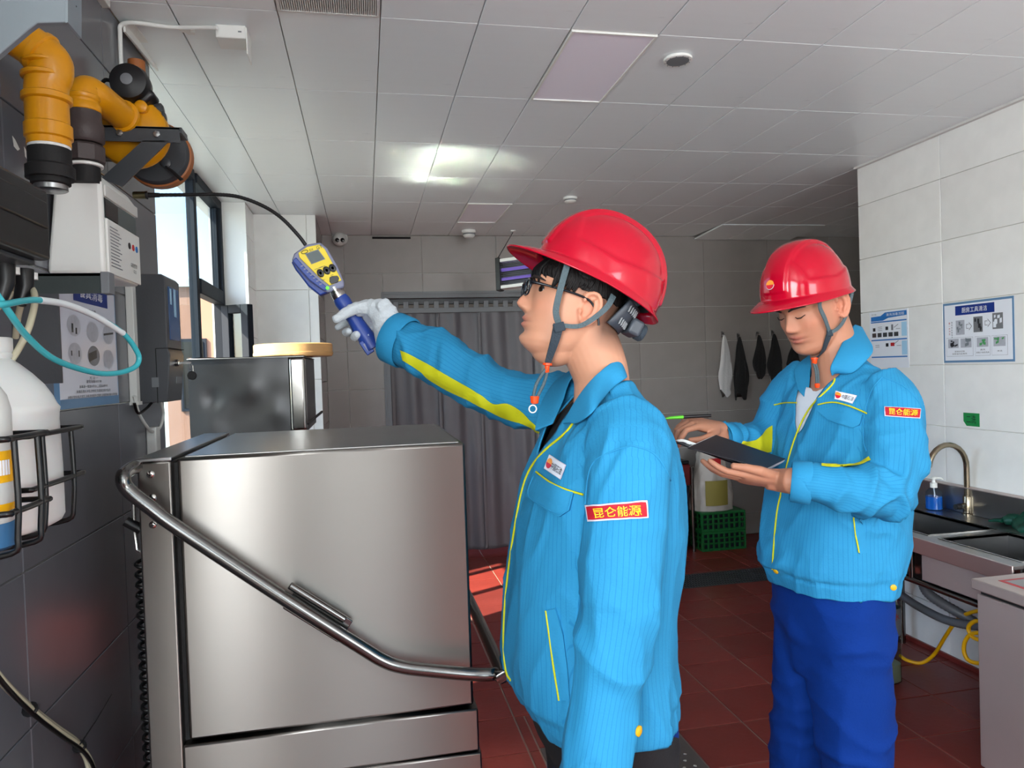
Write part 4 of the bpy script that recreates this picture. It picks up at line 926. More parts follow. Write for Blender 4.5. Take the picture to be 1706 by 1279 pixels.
# ------------------------------------------------------------------ right wall: sink run, tap, bottle, notices
ZS = .75; SX0, SX1, SY0, SY1 = 2.21, 2.775, 2.14, 3.35
M['steel_lip'] = mat('rosy brushed steel edge', (206, 190, 184), .4, metal=1, vary=.06, vscale=5)
sk = thing('sink_unit', 'stainless steel two-basin sink unit along the right wall', 'sink', ((SX0+SX1)/2, (SY0+SY1)/2, 0))
B1 = (2.285, 2.615, 2.62, 3.08); B2 = (2.285, 2.615, 2.18, 2.555)
rects = [(SX0, SX1, SY0, SY1)]
for b_ in (B1, B2): rects = [q for r in rects for q in cut(r, b_)]
mb = MB()
for r in rects: mb.box(r[0], r[1], r[2], r[3], ZS-.012, ZS)
mb.build('worktop', 'sink_steel' if 'sink_steel' in M else 'steel_d', sk)
MB().box(SX0-.004, SX0+.004, SY0, SY1, ZS-.062, ZS+.002).build('front_lip', 'steel_lip', sk, bevel=.002)
for b_ in (B1, B2):
    x0, x1, y0, y1 = b_; d = .22; t = .004
    mb = MB().box(x0, x1, y0, y1, ZS-d-t, ZS-d).box(x0-t, x0, y0, y1, ZS-d, ZS-.001).box(x1, x1+t, y0, y1, ZS-d, ZS-.001).box(x0, x1, y0-t, y0, ZS-d, ZS-.001).box(x0, x1, y1, y1+t, ZS-d, ZS-.001)
    bs = mb.build('basin', 'sink_in' if 'sink_in' in M else 'steel_d', sk)
    MB().lathe(((x0+x1)/2, (y0+y1)/2, ZS-d), (0, 0, 1), [(.045, 0), (.045, .003), (.03, .004), (.028, .001), (.001, .001)], 24).build('drain', 'steel_m', bs)
    e = .006
    MB().box(x0-e, x1+e, y0-e, y0, ZS, ZS+.003).box(x0-e, x1+e, y1, y1+e, ZS, ZS+.003).box(x0-e, x0, y0, y1, ZS, ZS+.003).box(x1, x1+e, y0, y1, ZS, ZS+.003).build('rim', 'steel_m', bs)
MB().box(SX1-.022, SX1, SY0, SY1, ZS, ZS+.125).build('backsplash', 'steel_d', sk, bevel=.003)
MB().box(SX1-.045, SX1, SY0, SY1, ZS+.125, ZS+.130).build('backsplash_cap', 'steel_warm', sk, bevel=.001)
MB().box(SX0+.02, SX0+.028, 2.69, SY1-.02, ZS-.17, ZS-.062).build('apron_panel', 'steel_warm', sk, bevel=.002)
MB().box(SX0+.02, SX0+.028, SY0+.02, 2.595, ZS-.175, ZS-.062).build('apron_panel', 'steel_warm', sk, bevel=.002)
for y in (SY0+.04, SY1-.04):
    for x in (SX0+.045, SX1-.06): MB().tube([(x, y, 0), (x, y, ZS-.06)], .019, 14).build('leg', 'tube', sk)
MB().tube([(SX0+.045, 2.68, .55), (SX0+.045, 2.68, ZS-.06)], .012, 12).build('hanger', 'tube', sk)
MB().tube([(SX0+.045, SY0+.04, .55), (SX0+.045, SY1-.04, .55)], .014, 12).build('stretcher', 'tube', sk)
MB().tube([(SX1-.06, SY0+.04, .50), (SX1-.06, SY1-.04, .50)], .014, 12).build('stretcher', 'tube', sk)
# tap
tp = Vector((2.70, 2.83, ZS))
tb = ZP(1612, 857, ZS); tp = tb
fa = thing('tap', 'brushed nickel swan-neck tap behind the basins', 'tap', tp)
ta, tc, te = [YP(px, py, tp.y) for px, py in ((1618, 790), (1604, 745), (1543, 774))]
MB().lathe(tp, (0, 0, 1), [(.024, 0), (.024, .006), (.019, .01), (.019, .085), (.016, .09)], 24).build('base', 'brass', fa)
top = [tp+Vector((0, 0, .08)), Vector((tp.x, tp.y, YP(1614, 790, tp.y).z))]
c_x = (tp.x+YP(1541, 770, tp.y).x)/2; rad = abs(tp.x-c_x); zc = YP(1610, 780, tp.y).z
for k in range(13):
    a = PI*k/12*.93; top.append(Vector((c_x+rad*math.cos(a), tp.y-.02*k/12, zc+rad*1.05*math.sin(a))))
MB().tube(top, .0125, 14).build('spout', 'brass', fa, smooth=70)
MB().tube([tp+Vector((-.01, 0, .045)), tp+Vector((-.055, -.015, .045))], [.012, .013], 14).build('valve', 'brass', fa)
MB().tube([tp+Vector((-.055, -.015, .045)), tp+Vector((-.085, -.022, .047))], [.014, .012], 14).build('handle', 'black', fa)
MB().lathe(top[-1]+Vector((0, 0, .0)), (top[-1]-top[-2]), [(.0135, -.012), (.0135, .003), (.010, .003)], 16).build('aerator', 'steel_m', fa)
# soap bottle
so = ZP(1561, 848, ZS); so.x = min(so.x, 2.70)
sb = thing('soap_bottle', 'clear pump bottle of blue hand soap behind the far basin', 'soap bottle', so)
M['clear_pl'] = glass_mat('clear plastic', (226, 236, 246)); M['soap'] = mat('blue liquid soap', (28, 120, 214), .15, trans=.35)
MB().lathe(so, (0, 0, 1), [(.034, 0), (.038, .004), (.038, .07), (.034, .088), (.020, .104), (.014, .108), (.014, .112)], 28).build('bottle', 'clear_pl', sb)
MB().lathe(so+Vector((0, 0, .003)), (0, 0, 1), [(.033, 0), (.0365, .003), (.0365, .062), (.001, .063)], 28).build('liquid', 'soap', sb)
MB().lathe(so+Vector((0, 0, .108)), (0, 0, 1), [(.016, 0), (.016, .022), (.008, .026), (.006, .04), (.012, .042), (.012, .05), (.001, .052)], 20).build('pump', 'white_pl', sb)
MB().tube([so+Vector((0, 0, .155)), so+Vector((.03, -.012, .153)), so+Vector((.04, -.015, .146))], [.006, .005, .004], 10).build('nozzle', 'white_pl', sb)
MB().tube([so+Vector((0, 0, .108)), so+Vector((.012, 0, .01))], .003, 8).build('dip_tube', 'white_pl', sb)
# green gloves on the worktop
gl = thing('rubber_gloves', 'dark green rubber gloves lying on the sink rim at right edge', 'gloves', ZP(1690, 877, ZS))
M['glove_g'] = mat('dark green rubber', (10, 62, 48), .35)
g0 = ZP(1664, 874, ZS)
for k in range(2):
    o_ = g0+Vector((.01+.02*k, -.05*k-.02, .022+.02*k)); pts = []
    rr_ = []
    for i in range(14):
        s = i/13; pts.append(o_+Vector((.02*math.sin(s*7+k), -.2*s, .012*math.sin(s*9+k*2)))); rr_.append(.016+.018*math.sin(PI*min(1, s*1.1+.08))+.004*math.sin(s*23))
    MB().tube(pts, rr_, 12, flat=.7).build('cuff', 'glove_g', gl, smooth=70)
    for f in range(4):
        q = o_+Vector((-.012+.012*f, .0, .0)); MB().tube([q, q+Vector((-.004+.004*f, .035, -.004)), q+Vector((-.006+.005*f, .062, -.012))], [.0085, .008, .005], 8).build('finger', 'glove_g', gl, smooth=70)
# hoses and wastes under the sink
def hose(name, pts, r, m, lab, cat='hose', ribs=0):
    pp = bez(pts, 10 if not ribs else 22)
    rr_ = [r*(1+(ribs if i % 2 else 0)) for i in range(len(pp))]
    return MB().tube(pp, rr_, 10).build(name, m, sk, smooth=80) if lab is None else MB().tube(pp, rr_, 10).build(name, m, None, smooth=80, **T(lab, cat))
hx = 2.62
hose('drain_hose', [(2.45, 2.85, ZS-.25), (2.47, 2.83, .42), (2.58, 2.72, .33), (2.62, 2.5, .27), (2.62, 2.2, .25)], .021, 'grey_hose', None, ribs=.12)
hose('drain_hose', [XP(1500, 990, 2.5), XP(1530, 1010, 2.5), XP(1575, 1032, 2.5), XP(1625, 1042, 2.5), XP(1690, 1040, 2.5)], .018, 'grey_hose', None, ribs=.1)
hose('supply_hose', [(2.70, 2.85, .72), (2.70, 2.8, .5), (2.68, 2.65, .36), (2.66, 2.4, .33)], .007, 'steel_d', None)
hose('supply_hose', [(2.72, 2.70, .70), (2.72, 2.66, .5), (2.72, 2.5, .40), (2.72, 2.3, .36)], .007, 'grey_m', None)
mb = MB().box(2.66, XR-.002, 2.86, 2.93, .40, .56); mb.build('outlet_box', 'black', None, bevel=.004, **T('small black box on the wall under the sink', 'outlet box'))
yh = [ZP(1500, 1092, .012), ZP(1512, 1100, .012), ZP(1535, 1104, .012), XP(1556, 1090, 2.62), XP(1575, 1060, 2.60), XP(1594, 1033, 2.58), XP(1612, 1022, 2.56), XP(1640, 1016, 2.56), XP(1700, 1015, 2.56)]
hose('yellow_hose', yh, .0085, 'yellow_hose', 'yellow rubber hose rising from the floor over the waste hoses')
yc = [XP(px, py, 2.45) for px, py in ((1640, 1068), (1622, 1062), (1614, 1050), (1616, 1040), (1628, 1034), (1640, 1040), (1636, 1052), (1618, 1056), (1608, 1068), (1606, 1084), (1612, 1098), (1626, 1104), (1660, 1106))]
hose('yellow_hose', yc, .0085, 'yellow_hose', 'loop of yellow hose hanging beside the steel cabinet')
# water jug on the floor
wj = ZP(1478, 1137, 0); wj = Vector((2.30, 2.955, 0))
wt = thing('water_bottle', 'large clear bottle of cloudy water with a dark label on the floor', 'bottle', wj)
M['pet'] = glass_mat('clear cloudy PET', (214, 222, 214), .08); M['water'] = mat('cloudy water', (190, 196, 172), .3, trans=.3)
zt_ = YP(1490, 968, wj.y).z
def sq(r, z, k=4.): return [(wj.x+r*math.copysign(abs(math.cos(q))**(2/k), math.cos(q)), wj.y+r*math.copysign(abs(math.sin(q))**(2/k), math.sin(q)), z) for q in [2*PI*j/32 for j in range(32)]]
H = zt_
MB().loft([sq(.07, .0), sq(.078, .01), sq(.078, H*.22), sq(.074, H*.235), sq(.078, H*.25), sq(.078, H*.45), sq(.074, H*.465), sq(.078, H*.48), sq(.078, H*.78), sq(.06, H*.86, 2.5), sq(.03, H*.93, 2), sq(.024, H*.94, 2), sq(.024, H, 2)]).build('bottle', 'pet', wt, smooth=50)
MB().loft([sq(.066, .004), sq(.075, .012), sq(.075, H*.2)]).build('water', 'water', wt, smooth=50)
MB().loft([sq(.079, H*.50), sq(.0795, H*.505), sq(.0795, H*.77), sq(.079, H*.775)], caps=False).build('label', 'label_d' if 'label_d' in M else 'ink_grey', wt, smooth=50)
mb = MB(); text_on(mb, '饮用水', (wj.x+.0, wj.y-.0805, H*.70), (1, 0, 0), (0, 0, 1), .03); text_on(mb, '饮用水', (wj.x-.0805, wj.y, H*.70), (0, -1, 0), (0, 0, 1), .03); mb.build('label_print', 'ink_red', wt, smooth=0)
MB().lathe((wj.x, wj.y, H), (0, 0, 1), [(.026, -.02), (.026, .012), (.02, .016), (.001, .016)], 20).build('cap', 'green_tag', wt)
# steel cabinet in the right foreground
KX0, KY1, KZ = 2.01, 2.115, .735
kb = thing('chest_cabinet', 'steel chest cabinet with a red outlined label at right foreground', 'cabinet', (2.4, 1.75, 0))
MB().box(KX0+.012, SX1-.01, 1.35, KY1-.012, .09, KZ-.05).build('body', 'steel_warm', kb, bevel=.004)
MB().box(KX0+.02, SX1-.01, 1.35, KY1-.02, KZ-.05, KZ-.034).build('gap', 'dark', kb)
MB().box(KX0, SX1-.005, 1.34, KY1, KZ-.036, KZ).build('lid', 'steel_warm', kb, bevel=.004)
for x in (KX0+.05, 2.7):
    for y in (1.42, KY1-.06): MB().cyl((x, y, 0), (x, y, .09), .016).build('foot', 'grey_m', kb)
lr = [ZP(px, py, KZ+.0006) for px, py in ((1640, 962), (1700, 950), (1790, 958), (1706, 982))]
lx0, lx1, ly0, ly1 = KX0+.06, KX0+.42, KY1-.33, KY1-.05
MB().box(lx0, lx1, ly0, ly1, KZ, KZ+.0008).build('red_label', 'ink_red', kb); MB().box(lx0+.014, lx1-.014, ly0+.014, ly1-.014, KZ+.0008, KZ+.0014).build('clear_label', 'steel_d', kb)
# notices
def wall_frame(px0, py0, px1, py1):     # top-left, bottom-right picture points on the right wall
    a, b = XP(px0, py0, XR-.001), XP(px1, py1, XR-.001); return a, b
U, V = (0, -1, 0), (0, 0, 1)
def notice_tools():
    a, b = wall_frame(1571, 505, 1691, 602); y0, y1 = a.y, b.y; z1, z0 = XP(1690, 491, XR).z-.003, b.z; w, h = y0-y1, z1-z0
    t = thing('notice', 'wide kitchen tool cleaning notice with blue-grey border on the right wall', 'notice', (XR, (y0+y1)/2, z0))
    MB().box(XR-.0015, XR, y1, y0, z0, z1).build('border', 'blue_grey', t)
    e = w*.022; MB().box(XR-.002, XR-.0014, y1+e, y0-e, z0+e*1.2, z1-e*1.2).build('sheet', 'paper', t)
    def Q(u, v): return Vector((XR-.002, y0-u*w, z1-v*h))
    mb = MB(); quad_on(mb, Q(.47, .14), U, V, w*.56, h*.155); mb.build('title_band', 'blue_ink', t, smooth=0)
    mb = MB(); text_on(mb, '厨房工具清洁', Q(.47, .14), U, V, h*.085, lift=.001, width=w*.36); mb.build('title', 'white_ink', t, smooth=0)
    def photo(u, v, uw, vh, m1, m2, seed):
        rr = random.Random(seed); p_ = MB(); quad_on(p_, Q(u, v), U, V, w*uw, h*vh); o = p_.build('photo', m1, t, smooth=0)
        q = MB()
        for k in range(6): quad_on(q, Q(u+rr.uniform(-.3, .3)*uw, v+rr.uniform(-.3, .3)*vh), Vector(U)+Vector((0, 0, rr.uniform(-.4, .4))), V, w*uw*rr.uniform(.1, .35), h*vh*rr.uniform(.1, .4), .0008+.0001*k)
        q.build('photo_shapes', m2, o, smooth=0, kind='stuff')
    photo(.26, .42, .13, .24, 'disc_grey', 'grey_b', 1); photo(.52, .39, .13, .25, 'grey_m', 'ink', 2); photo(.79, .36, .14, .25, 'grey_m', 'paper', 3)
    for u, v in ((.39, .41), (.655, .38)):
        mb = MB(); c = Q(u, v); pts = [(-.04, .03), (0, .03), (0, .055), (.045, 0), (0, -.055), (0, -.03), (-.04, -.03)]
        mb.add([c+Vector((-.0006, -x*w, y*h*1.25)) for x, y in pts], [tuple(range(7))]); mb.build('arrow_outline', 'ink_grey', t, smooth=0)
        mb = MB(); mb.add([c+Vector((-.001, -(x*.8+.0)*w, y*h*.95)) for x, y in pts], [tuple(range(7))]); mb.build('arrow', 'paper', t, smooth=0)
    for u, wd in ((.245, .40), (.58, .21), (.81, .21)):
        mb = MB(); quad_on(mb, Q(u, .74), U, V, w*wd, h*.31, .0005); o = mb.build('panel_outline', 'ink_grey', t, smooth=0); mb = MB(); quad_on(mb, Q(u, .74), U, V, w*wd-.002, h*.31-.002, .0008); mb.build('panel', 'paper', o, smooth=0)
    for u, m2, s in ((.155, 'ink', 4), (.345, 'grey_b', 5), (.58, 'ink_green', 6), (.81, 'ink_green', 7)):
        p_ = MB(); quad_on(p_, Q(u, .68), U, V, w*.16, h*.15, .0012); o = p_.build('photo', 'disc_grey', t, smooth=0); rr = random.Random(s); q = MB()
        for k in range(5): quad_on(q, Q(u+rr.uniform(-.05, .05), .68+rr.uniform(-.05, .05)), Vector(U)+Vector((0, 0, rr.uniform(-.5, .5))), V, w*rr.uniform(.02, .06), h*rr.uniform(.02, .06), .0016+.0001*k)
        q.build('photo_shapes', m2, o, smooth=0, kind='stuff')
    mb = MB()
    for s, u, v, wd in (('浸泡20分钟', .245, .815, .15), ('去除油污后清洗', .245, .855, .22), ('清洗', .58, .80, .07), ('用刷子清洗洗净', .58, .845, .18), ('冲洗', .81, .83, .07)): text_on(mb, s, Q(u, v), U, V, h*.028, lift=.001, width=w*wd)
    for k, ch in enumerate('清洗前去除残渣'): text_on(mb, ch, Q(.135, .33+k*.042), U, V, h*.026, lift=.0006)
    mb.build('print', 'ink', t, smooth=0, kind='stuff')
    mb = MB()
    for k, ch in enumerate('第一步冲洗'): text_on(mb, ch, Q(.098, .34+k*.045), U, V, h*.03, lift=.0006)
    mb.build('red_print', 'ink_red', t, smooth=0, kind='stuff')
notice_tools()
def notice_steps():
    y0, y1 = XP(1449, 520, XR).y, XP(1514, 560, XR).y; z1, z0 = XP(1512, 513, XR).z, XP(1515, 612, XR).z; w, h = y0-y1, z1-z0
    t = thing('notice', 'white instruction sheet with blue wavy header behind his shoulder', 'notice', (XR, (y0+y1)/2, z0))
    MB().box(XR-.0015, XR, y1, y0, z0, z1).build('sheet', 'paper', t)
    def Q(u, v): return Vector((XR-.0016, y0-u*w, z1-v*h))
    mb = MB(); e = .0005
    mb.add([Q(u, v)+Vector((-e, 0, 0)) for u, v in ((.04, .17), (.04, .09), (.3, .085), (.42, .03), (.97, .03), (.97, .11), (.5, .13), (.36, .17))], [tuple(range(8))])
    for v in (.19, .51, .81): quad_on(mb, Q(.5, v), U, V, w*.93, h*.022, .0006)
    mb.build('blue_bands', 'blue_mid', t, smooth=0)
    mb = MB(); text_on(mb, '清洗消毒流程', Q(.68, .075), U, V, h*.05, lift=.001, width=w*.46); mb.build('title', 'white_ink', t, smooth=0)
    for v in (.34, .66):
        mb = MB(); quad_on(mb, Q(.9, v), U, V, w*.13, h*.24, .0006); mb.build('pale_column', 'blue_pale', t, smooth=0)
    for k in range(5):
        mb = MB(); quad_on(mb, Q(.12+.145*k, .42), U, V, w*.11, h*.075, .0006); mb.build('photo', 'grey_d' if k else 'brown_iron', t, smooth=0)
    for u, v, m_ in ((.12, .32, 'ink'), (.46, .31, 'ink'), (.46, .6, 'ink'), (.6, .595, 'ink_red')):
        mb = MB(); quad_on(mb, Q(u, v), U, V, w*(.07 if m_ == 'ink' else .1), h*.06, .0006); mb.build('pictogram', m_, t, smooth=0)
    mb = MB(); quad_on(mb, Q(.6, .3), U, V, w*.05, h*.1, .0006); quad_on(mb, Q(.7, .28), Vector((0, -1, .5)), V, w*.12, h*.012, .0006); quad_on(mb, Q(.7, .56), Vector((0, -1, .5)), V, w*.12, h*.012, .0006)
    for u, v in ((.28, .28), (.28, .31), (.28, .34), (.75, .33), (.2, .6), (.2, .63), (.76, .62)): quad_on(mb, Q(u, v), U, V, w*.11, h*.008, .0006)
    text_on(mb, '卫生', Q(.12, .05), U, V, h*.025, lift=.0006, width=w*.16)
    mb.build('print', 'ink_grey', t, smooth=0, kind='stuff')
notice_steps()
a, b = XP(1605, 687, XR-.001), XP(1632, 711, XR-.001)
gt = thing('wall_tag', 'small green tag with two black characters on the right wall', 'tag', (XR, (a.y+b.y)/2, b.z))
MB().prism([(XR-.0015, a.y, a.z), (XR-.0015, b.y, a.z), (XR-.0015, b.y, b.z), (XR-.0015, a.y-.018, b.z), (XR-.0015, a.y, b.z+.022)], (.0015, 0, 0)).build('tag', 'green_tag', gt, smooth=0)
mb = MB(); text_on(mb, '二洗', Vector((XR-.0018, (a.y+b.y)/2, (a.z+b.z)/2+.002)), U, V, (a.z-b.z)*.62, lift=.0008, width=(a.y-b.y)*.6); mb.build('print', 'ink', gt, smooth=0)
MB().prism([(XR-.003, a.y, b.z+.022), (XR-.003, a.y-.018, b.z), (XR-.003, a.y-.003, b.z+.003)], (.001, 0, 0)).build('peeled_corner', 'white_pl', gt, smooth=0)
# ------------------------------------------------------------------ people: tools
def fuse(mb, voxel, smooth_n=2, factor=.5):
    me = bpy.data.meshes.new('fuse'); me.from_pydata(mb.v, [], mb.f)
    bm = bmesh.new(); bm.from_mesh(me); bmesh.ops.recalc_face_normals(bm, faces=bm.faces); bm.to_mesh(me); bm.free()
    o = bpy.data.objects.new('fuse', me); COL.objects.link(o)
    r = o.modifiers.new('r', 'REMESH'); r.mode = 'VOXEL'; r.voxel_size = voxel
    if smooth_n: s = o.modifiers.new('s', 'SMOOTH'); s.factor = factor; s.iterations = smooth_n
    dg = bpy.context.evaluated_depsgraph_get(); out = bpy.data.meshes.new_from_object(o.evaluated_get(dg))
    bpy.data.objects.remove(o); bpy.data.meshes.remove(me); return out
def co(me):
    a = np.empty(len(me.vertices)*3); me.vertices.foreach_get('co', a); return a.reshape(-1, 3)
def nrm(me):
    a = np.empty(len(me.vertices)*3); me.vertex_normals.foreach_get('vector', a); return a.reshape(-1, 3)
def set_co(me, a): me.vertices.foreach_set('co', np.ascontiguousarray(a).reshape(-1)); me.update()
def cut_faces(me, fn):                    # drop the faces whose centre fulfils fn
    bm = bmesh.new(); bm.from_mesh(me)
    bad = [f for f in bm.faces if fn(f.calc_center_median())]
    bmesh.ops.delete(bm, geom=bad, context='FACES')
    lo = [v for v in bm.verts if not v.link_faces]; bmesh.ops.delete(bm, geom=lo, context='VERTS')
    be = [e for e in bm.edges if e.is_boundary]; nb = {}
    for e in be:
        a, b = e.verts; nb.setdefault(a, []).append(b); nb.setdefault(b, []).append(a)
    for _ in range(10):                # even out the ragged edge of the cut
        new = {v: (v.co*2+q[0].co+q[1].co)/4 for v, q in nb.items() if len(q) == 2}
        for v, c in new.items(): v.co = c
    bm.to_mesh(me); bm.free()
def link(me, name, m, parent, smooth=True, recalc=False, **tags):
    a = co(me); lo, hi = a.min(0), a.max(0); c = np.array(((lo[0]+hi[0])/2, (lo[1]+hi[1])/2, lo[2]))
    set_co(me, a-c); me.materials.clear(); me.materials.append(M[m])
    me.polygons.foreach_set('use_smooth', [True]*len(me.polygons))
    o = bpy.data.objects.new(name, me); COL.objects.link(o); place(o, Vector(c), parent)
    for k, v in tags.items(): o[k] = v
    return o
def bvh_of(me): return BVHTree.FromPolygons([tuple(v.co) for v in me.vertices], [tuple(p.vertices) for p in me.polygons])
def cast(bv, px, py, last=None):
    d = ray(px, py).normalized(); h = bv.ray_cast(C_O, d)
    if h[0] is None:
        if last is not None: return last
        q = C_O+d*1.6; h = bv.find_nearest(q); return h[0], h[1]
    n = h[1] if h[1].dot(d) < 0 else -h[1]
    return h[0], n
def quad_grid(bv, q, nu, nv, lift):
    rows = []
    for j in range(nv+1):
        r = []
        for i in range(nu+1):
            u, v = i/nu, j/nv
            p = [(1-u)*(1-v)*q[0][k]+u*(1-v)*q[1][k]+u*v*q[2][k]+(1-u)*v*q[3][k] for k in (0, 1)]
            h = cast(bv, *p); r.append(h[0]+h[1]*lift)
        rows.append(r)
    return rows
def decal(bv, q, name, m, parent, lift=.002, nu=10, nv=5):
    return MB().grid(quad_grid(bv, q, nu, nv, lift)).build(name, m, parent, smooth=70)
def decal_text(bv, q, body, box, name, m, parent, lift=.004, bold=.012):   # box = (u0, v0, u1, v1) inside the quad, v downwards
    v, f = text_mesh(body, 1, bold=bold); a = np.array(v); lo, hi = a.min(0), a.max(0); mb = MB(); out = []
    for p in a:
        u = box[0]+(p[0]-lo[0])/(hi[0]-lo[0])*(box[2]-box[0]); w = box[3]-(p[1]-lo[1])/(hi[1]-lo[1])*(box[3]-box[1])
        x = [(1-u)*(1-w)*q[0][k]+u*(1-w)*q[1][k]+u*w*q[2][k]+(1-u)*w*q[3][k] for k in (0, 1)]
        h = cast(bv, *x); out.append(h[0]+h[1]*lift)
    mb.add(out, f); return mb.build(name, m, parent, smooth=0)
def piping(bv, pts, name, m, parent, r=.0022, n=5, lift=.0008):
    P = bez([(x, y, 0) for x, y in pts], n); out = []
    for p in P:
        h = cast(bv, p.x, p.y); q = h[0]+h[1]*lift
        if out and (q-out[-1]).length > .06: continue
        out.append(q)
    k = len(out)
    for _ in range(2): out = [out[0]]+[(out[i-1]+out[i]*2+out[i+1])/4 for i in range(1, k-1)]+[out[-1]]
    return MB().tube(out, r, 7).build(name, m, parent, smooth=80)
def strip(bv, up, lo, name, m, parent, lift=.0018, n=5, k=5):
    A = bez([(x, y, 0) for x, y in up], n); B = bez([(x, y, 0) for x, y in lo], n); rows = []
    for a, b in zip(A, B):
        r = []
        for j in range(k+1):
            p = a+(b-a)*j/k; h = cast(bv, p.x, p.y); r.append(h[0]+h[1]*lift)
        rows.append(r)
    return MB().grid(rows).build(name, m, parent, smooth=80)
def poly_patch(bv, pts, name, m, parent, lift=.003, n=3, thick=.003):
    P = [Vector((x, y, 0)) for x, y in pts]; c = sum(P, Vector())/len(P); rows = []
    ring = []
    for i in range(len(P)):
        a, b = P[i], P[(i+1) % len(P)]
        ring += [a+(b-a)*t/n for t in range(n)]
    for s in (1, .85, .55, .2):
        rows.append([cast(bv, *(c+(q-c)*s).xy) for q in ring])
    mb = MB(); k = len(ring)
    vs = [h[0]+h[1]*0 for h in rows[0]]+[h[0]+h[1]*lift for h in rows[0]]
    for r in rows[1:]: vs += [h[0]+h[1]*lift for h in r]
    fs = []
    for i in range(len(rows)):
        for j in range(k): fs.append((i*k+j, i*k+(j+1) % k, (i+1)*k+(j+1) % k, (i+1)*k+j))
    fs.append(tuple(len(rows)*k+j for j in range(k)))
    return mb.add(vs, fs).build(name, m, parent, smooth=35)
def ring3(c, ax, ay, a, b, n=40, k=2.3):
    return [c+ax*(a*math.copysign(abs(math.cos(q))**(2/k), math.cos(q)))+ay*(b*math.copysign(abs(math.sin(q))**(2/k), math.sin(q))) for q in [2*PI*j/n for j in range(n)]]
def nz3(p, s): return noise.noise((p[0]*s[0]+s[3], p[1]*s[1], p[2]*s[2]))
def folds(me, spec, base=.0):
    a = co(me); n = nrm(me); d = np.zeros(len(a))
    for i, p in enumerate(a):
        t = 0
        for amp, sc, mask in spec:
            m_ = mask(p) if mask else 1
            if m_ > .02: q = abs(nz3(p, sc)); t += amp*m_*(1.5*max(0, 1-3.2*q)**1.4-.55+.35*q)
        d[i] = t
    set_co(me, a+n*d[:, None])
def gauss(d2, s): return math.exp(-d2/(s*s))
def seg_d(p, a, b):
    p = Vector(p); ab = b-a; t = max(0, min(1, (p-a).dot(ab)/ab.length_squared)); return (p-a-ab*t).length

JK = mat('sky blue work cloth', (40, 131, 176), .8, bump=.12, bscale=220, spec=.25)
def rip_lines(m):                     # the fine woven lines run with the cloth: 'rip' holds the distance around each panel
    n = m.node_tree.nodes; l = m.node_tree.links; b = n['Principled BSDF']
    at = n.new('ShaderNodeAttribute'); at.attribute_name = 'rip'
    mu = n.new('ShaderNodeMath'); mu.operation = 'MULTIPLY'; mu.inputs[1].default_value = 2*PI/.0095; l.new(at.outputs['Fac'], mu.inputs[0])
    sn = n.new('ShaderNodeMath'); sn.operation = 'SINE'; l.new(mu.outputs[0], sn.inputs[0])
    mr = n.new('ShaderNodeMapRange'); mr.inputs['From Min'].default_value = .80; mr.inputs['From Max'].default_value = 1; l.new(sn.outputs[0], mr.inputs['Value'])
    mx = n.new('ShaderNodeMix'); mx.data_type = 'RGBA'; c = b.inputs['Base Color'].default_value
    mx.inputs['A'].default_value = c; mx.inputs['B'].default_value = (c[0]*.62, c[1]*.80, c[2]*.87, 1); l.new(mr.outputs[0], mx.inputs['Factor']); l.new(mx.outputs['Result'], b.inputs['Base Color'])
rip_lines(JK); M['jacket'] = JK
def rip_attr(me, axis, arms):
    a = co(me); v = np.arctan2(a[:, 1]-axis.y, a[:, 0]-axis.x)*.19
    for pts, rad in arms:
        P = np.array([tuple(p) for p in bez(pts, 3)]); best = np.full(len(a), 9.); val = np.zeros(len(a))
        for k in range(len(P)-1):
            d = P[k+1]-P[k]; L = np.linalg.norm(d); t = np.clip(((a-P[k]) @ d)/L**2, 0, 1); o = a-P[k]-t[:, None]*d; r = np.linalg.norm(o, axis=1)
            D_ = Vector(d).normalized(); e1 = (Vector((.3, .2, 1)) if abs(D_.z) < .7 else Vector((1, .2, 0))); e1 = np.array((e1-D_*e1.dot(D_)).normalized()); e2 = np.cross(np.array(D_), e1)
            m_ = r < best; val[m_] = (np.arctan2(o @ e2, o @ e1)*.065)[m_]; best = np.minimum(best, r)
        s_ = best < rad; v[s_] = val[s_]
    at = me.attributes.new('rip', 'FLOAT', 'POINT'); at.data.foreach_set('value', v.astype(np.float32))
M['collar'] = mat('sky blue collar cloth', (40, 131, 176), .8, bump=.12, bscale=220, spec=.25)
M['yellow_cloth'] = mat('lime yellow cloth', (190, 190, 12), .75, bump=.1, bscale=200)
M['trousers'] = mat('royal blue work cloth', (0, 44, 118), .85, spec=.2, bump=.15, bscale=180, vary=.08, vscale=4)
M['shirt_k'] = mat('black knit', (12, 14, 18), .85, bump=.1, bscale=250)
M['shirt_w'] = mat('white knit', (214, 220, 228), .85)
M['glove'] = mat('white knitted glove', (190, 198, 203), .9, bump=.35, bscale=160, sheen=.2)
M['hat'] = mat('glossy red hard hat shell', (172, 5, 36), .14, coat=.15, spec=.35)
M['hat_in'] = mat('dark hat lining', (28, 28, 30), .8)
M['strap'] = mat('grey-green webbing', (76, 92, 98), .8, bump=.4, bscale=300)
M['strap_d'] = mat('dark webbing', (44, 56, 66), .8, bump=.4, bscale=300)
M['ratchet'] = mat('dark grey harness plastic', (62, 68, 76), .45)
M['orange'] = mat('orange plastic', (236, 72, 16), .4)
M['hair'] = mat('black hair', (13, 10, 10), .65, spec=.3, bump=.5, bscale=120, stretch=(1, 1, .25))
M['brow'] = mat('dark brows', (34, 24, 22), .8)
M['red_badge'] = mat('red embroidered badge', (168, 10, 34), .7, bump=.2, bscale=400)
M['badge_rim'] = mat('silver badge edging', (198, 196, 208), .5)
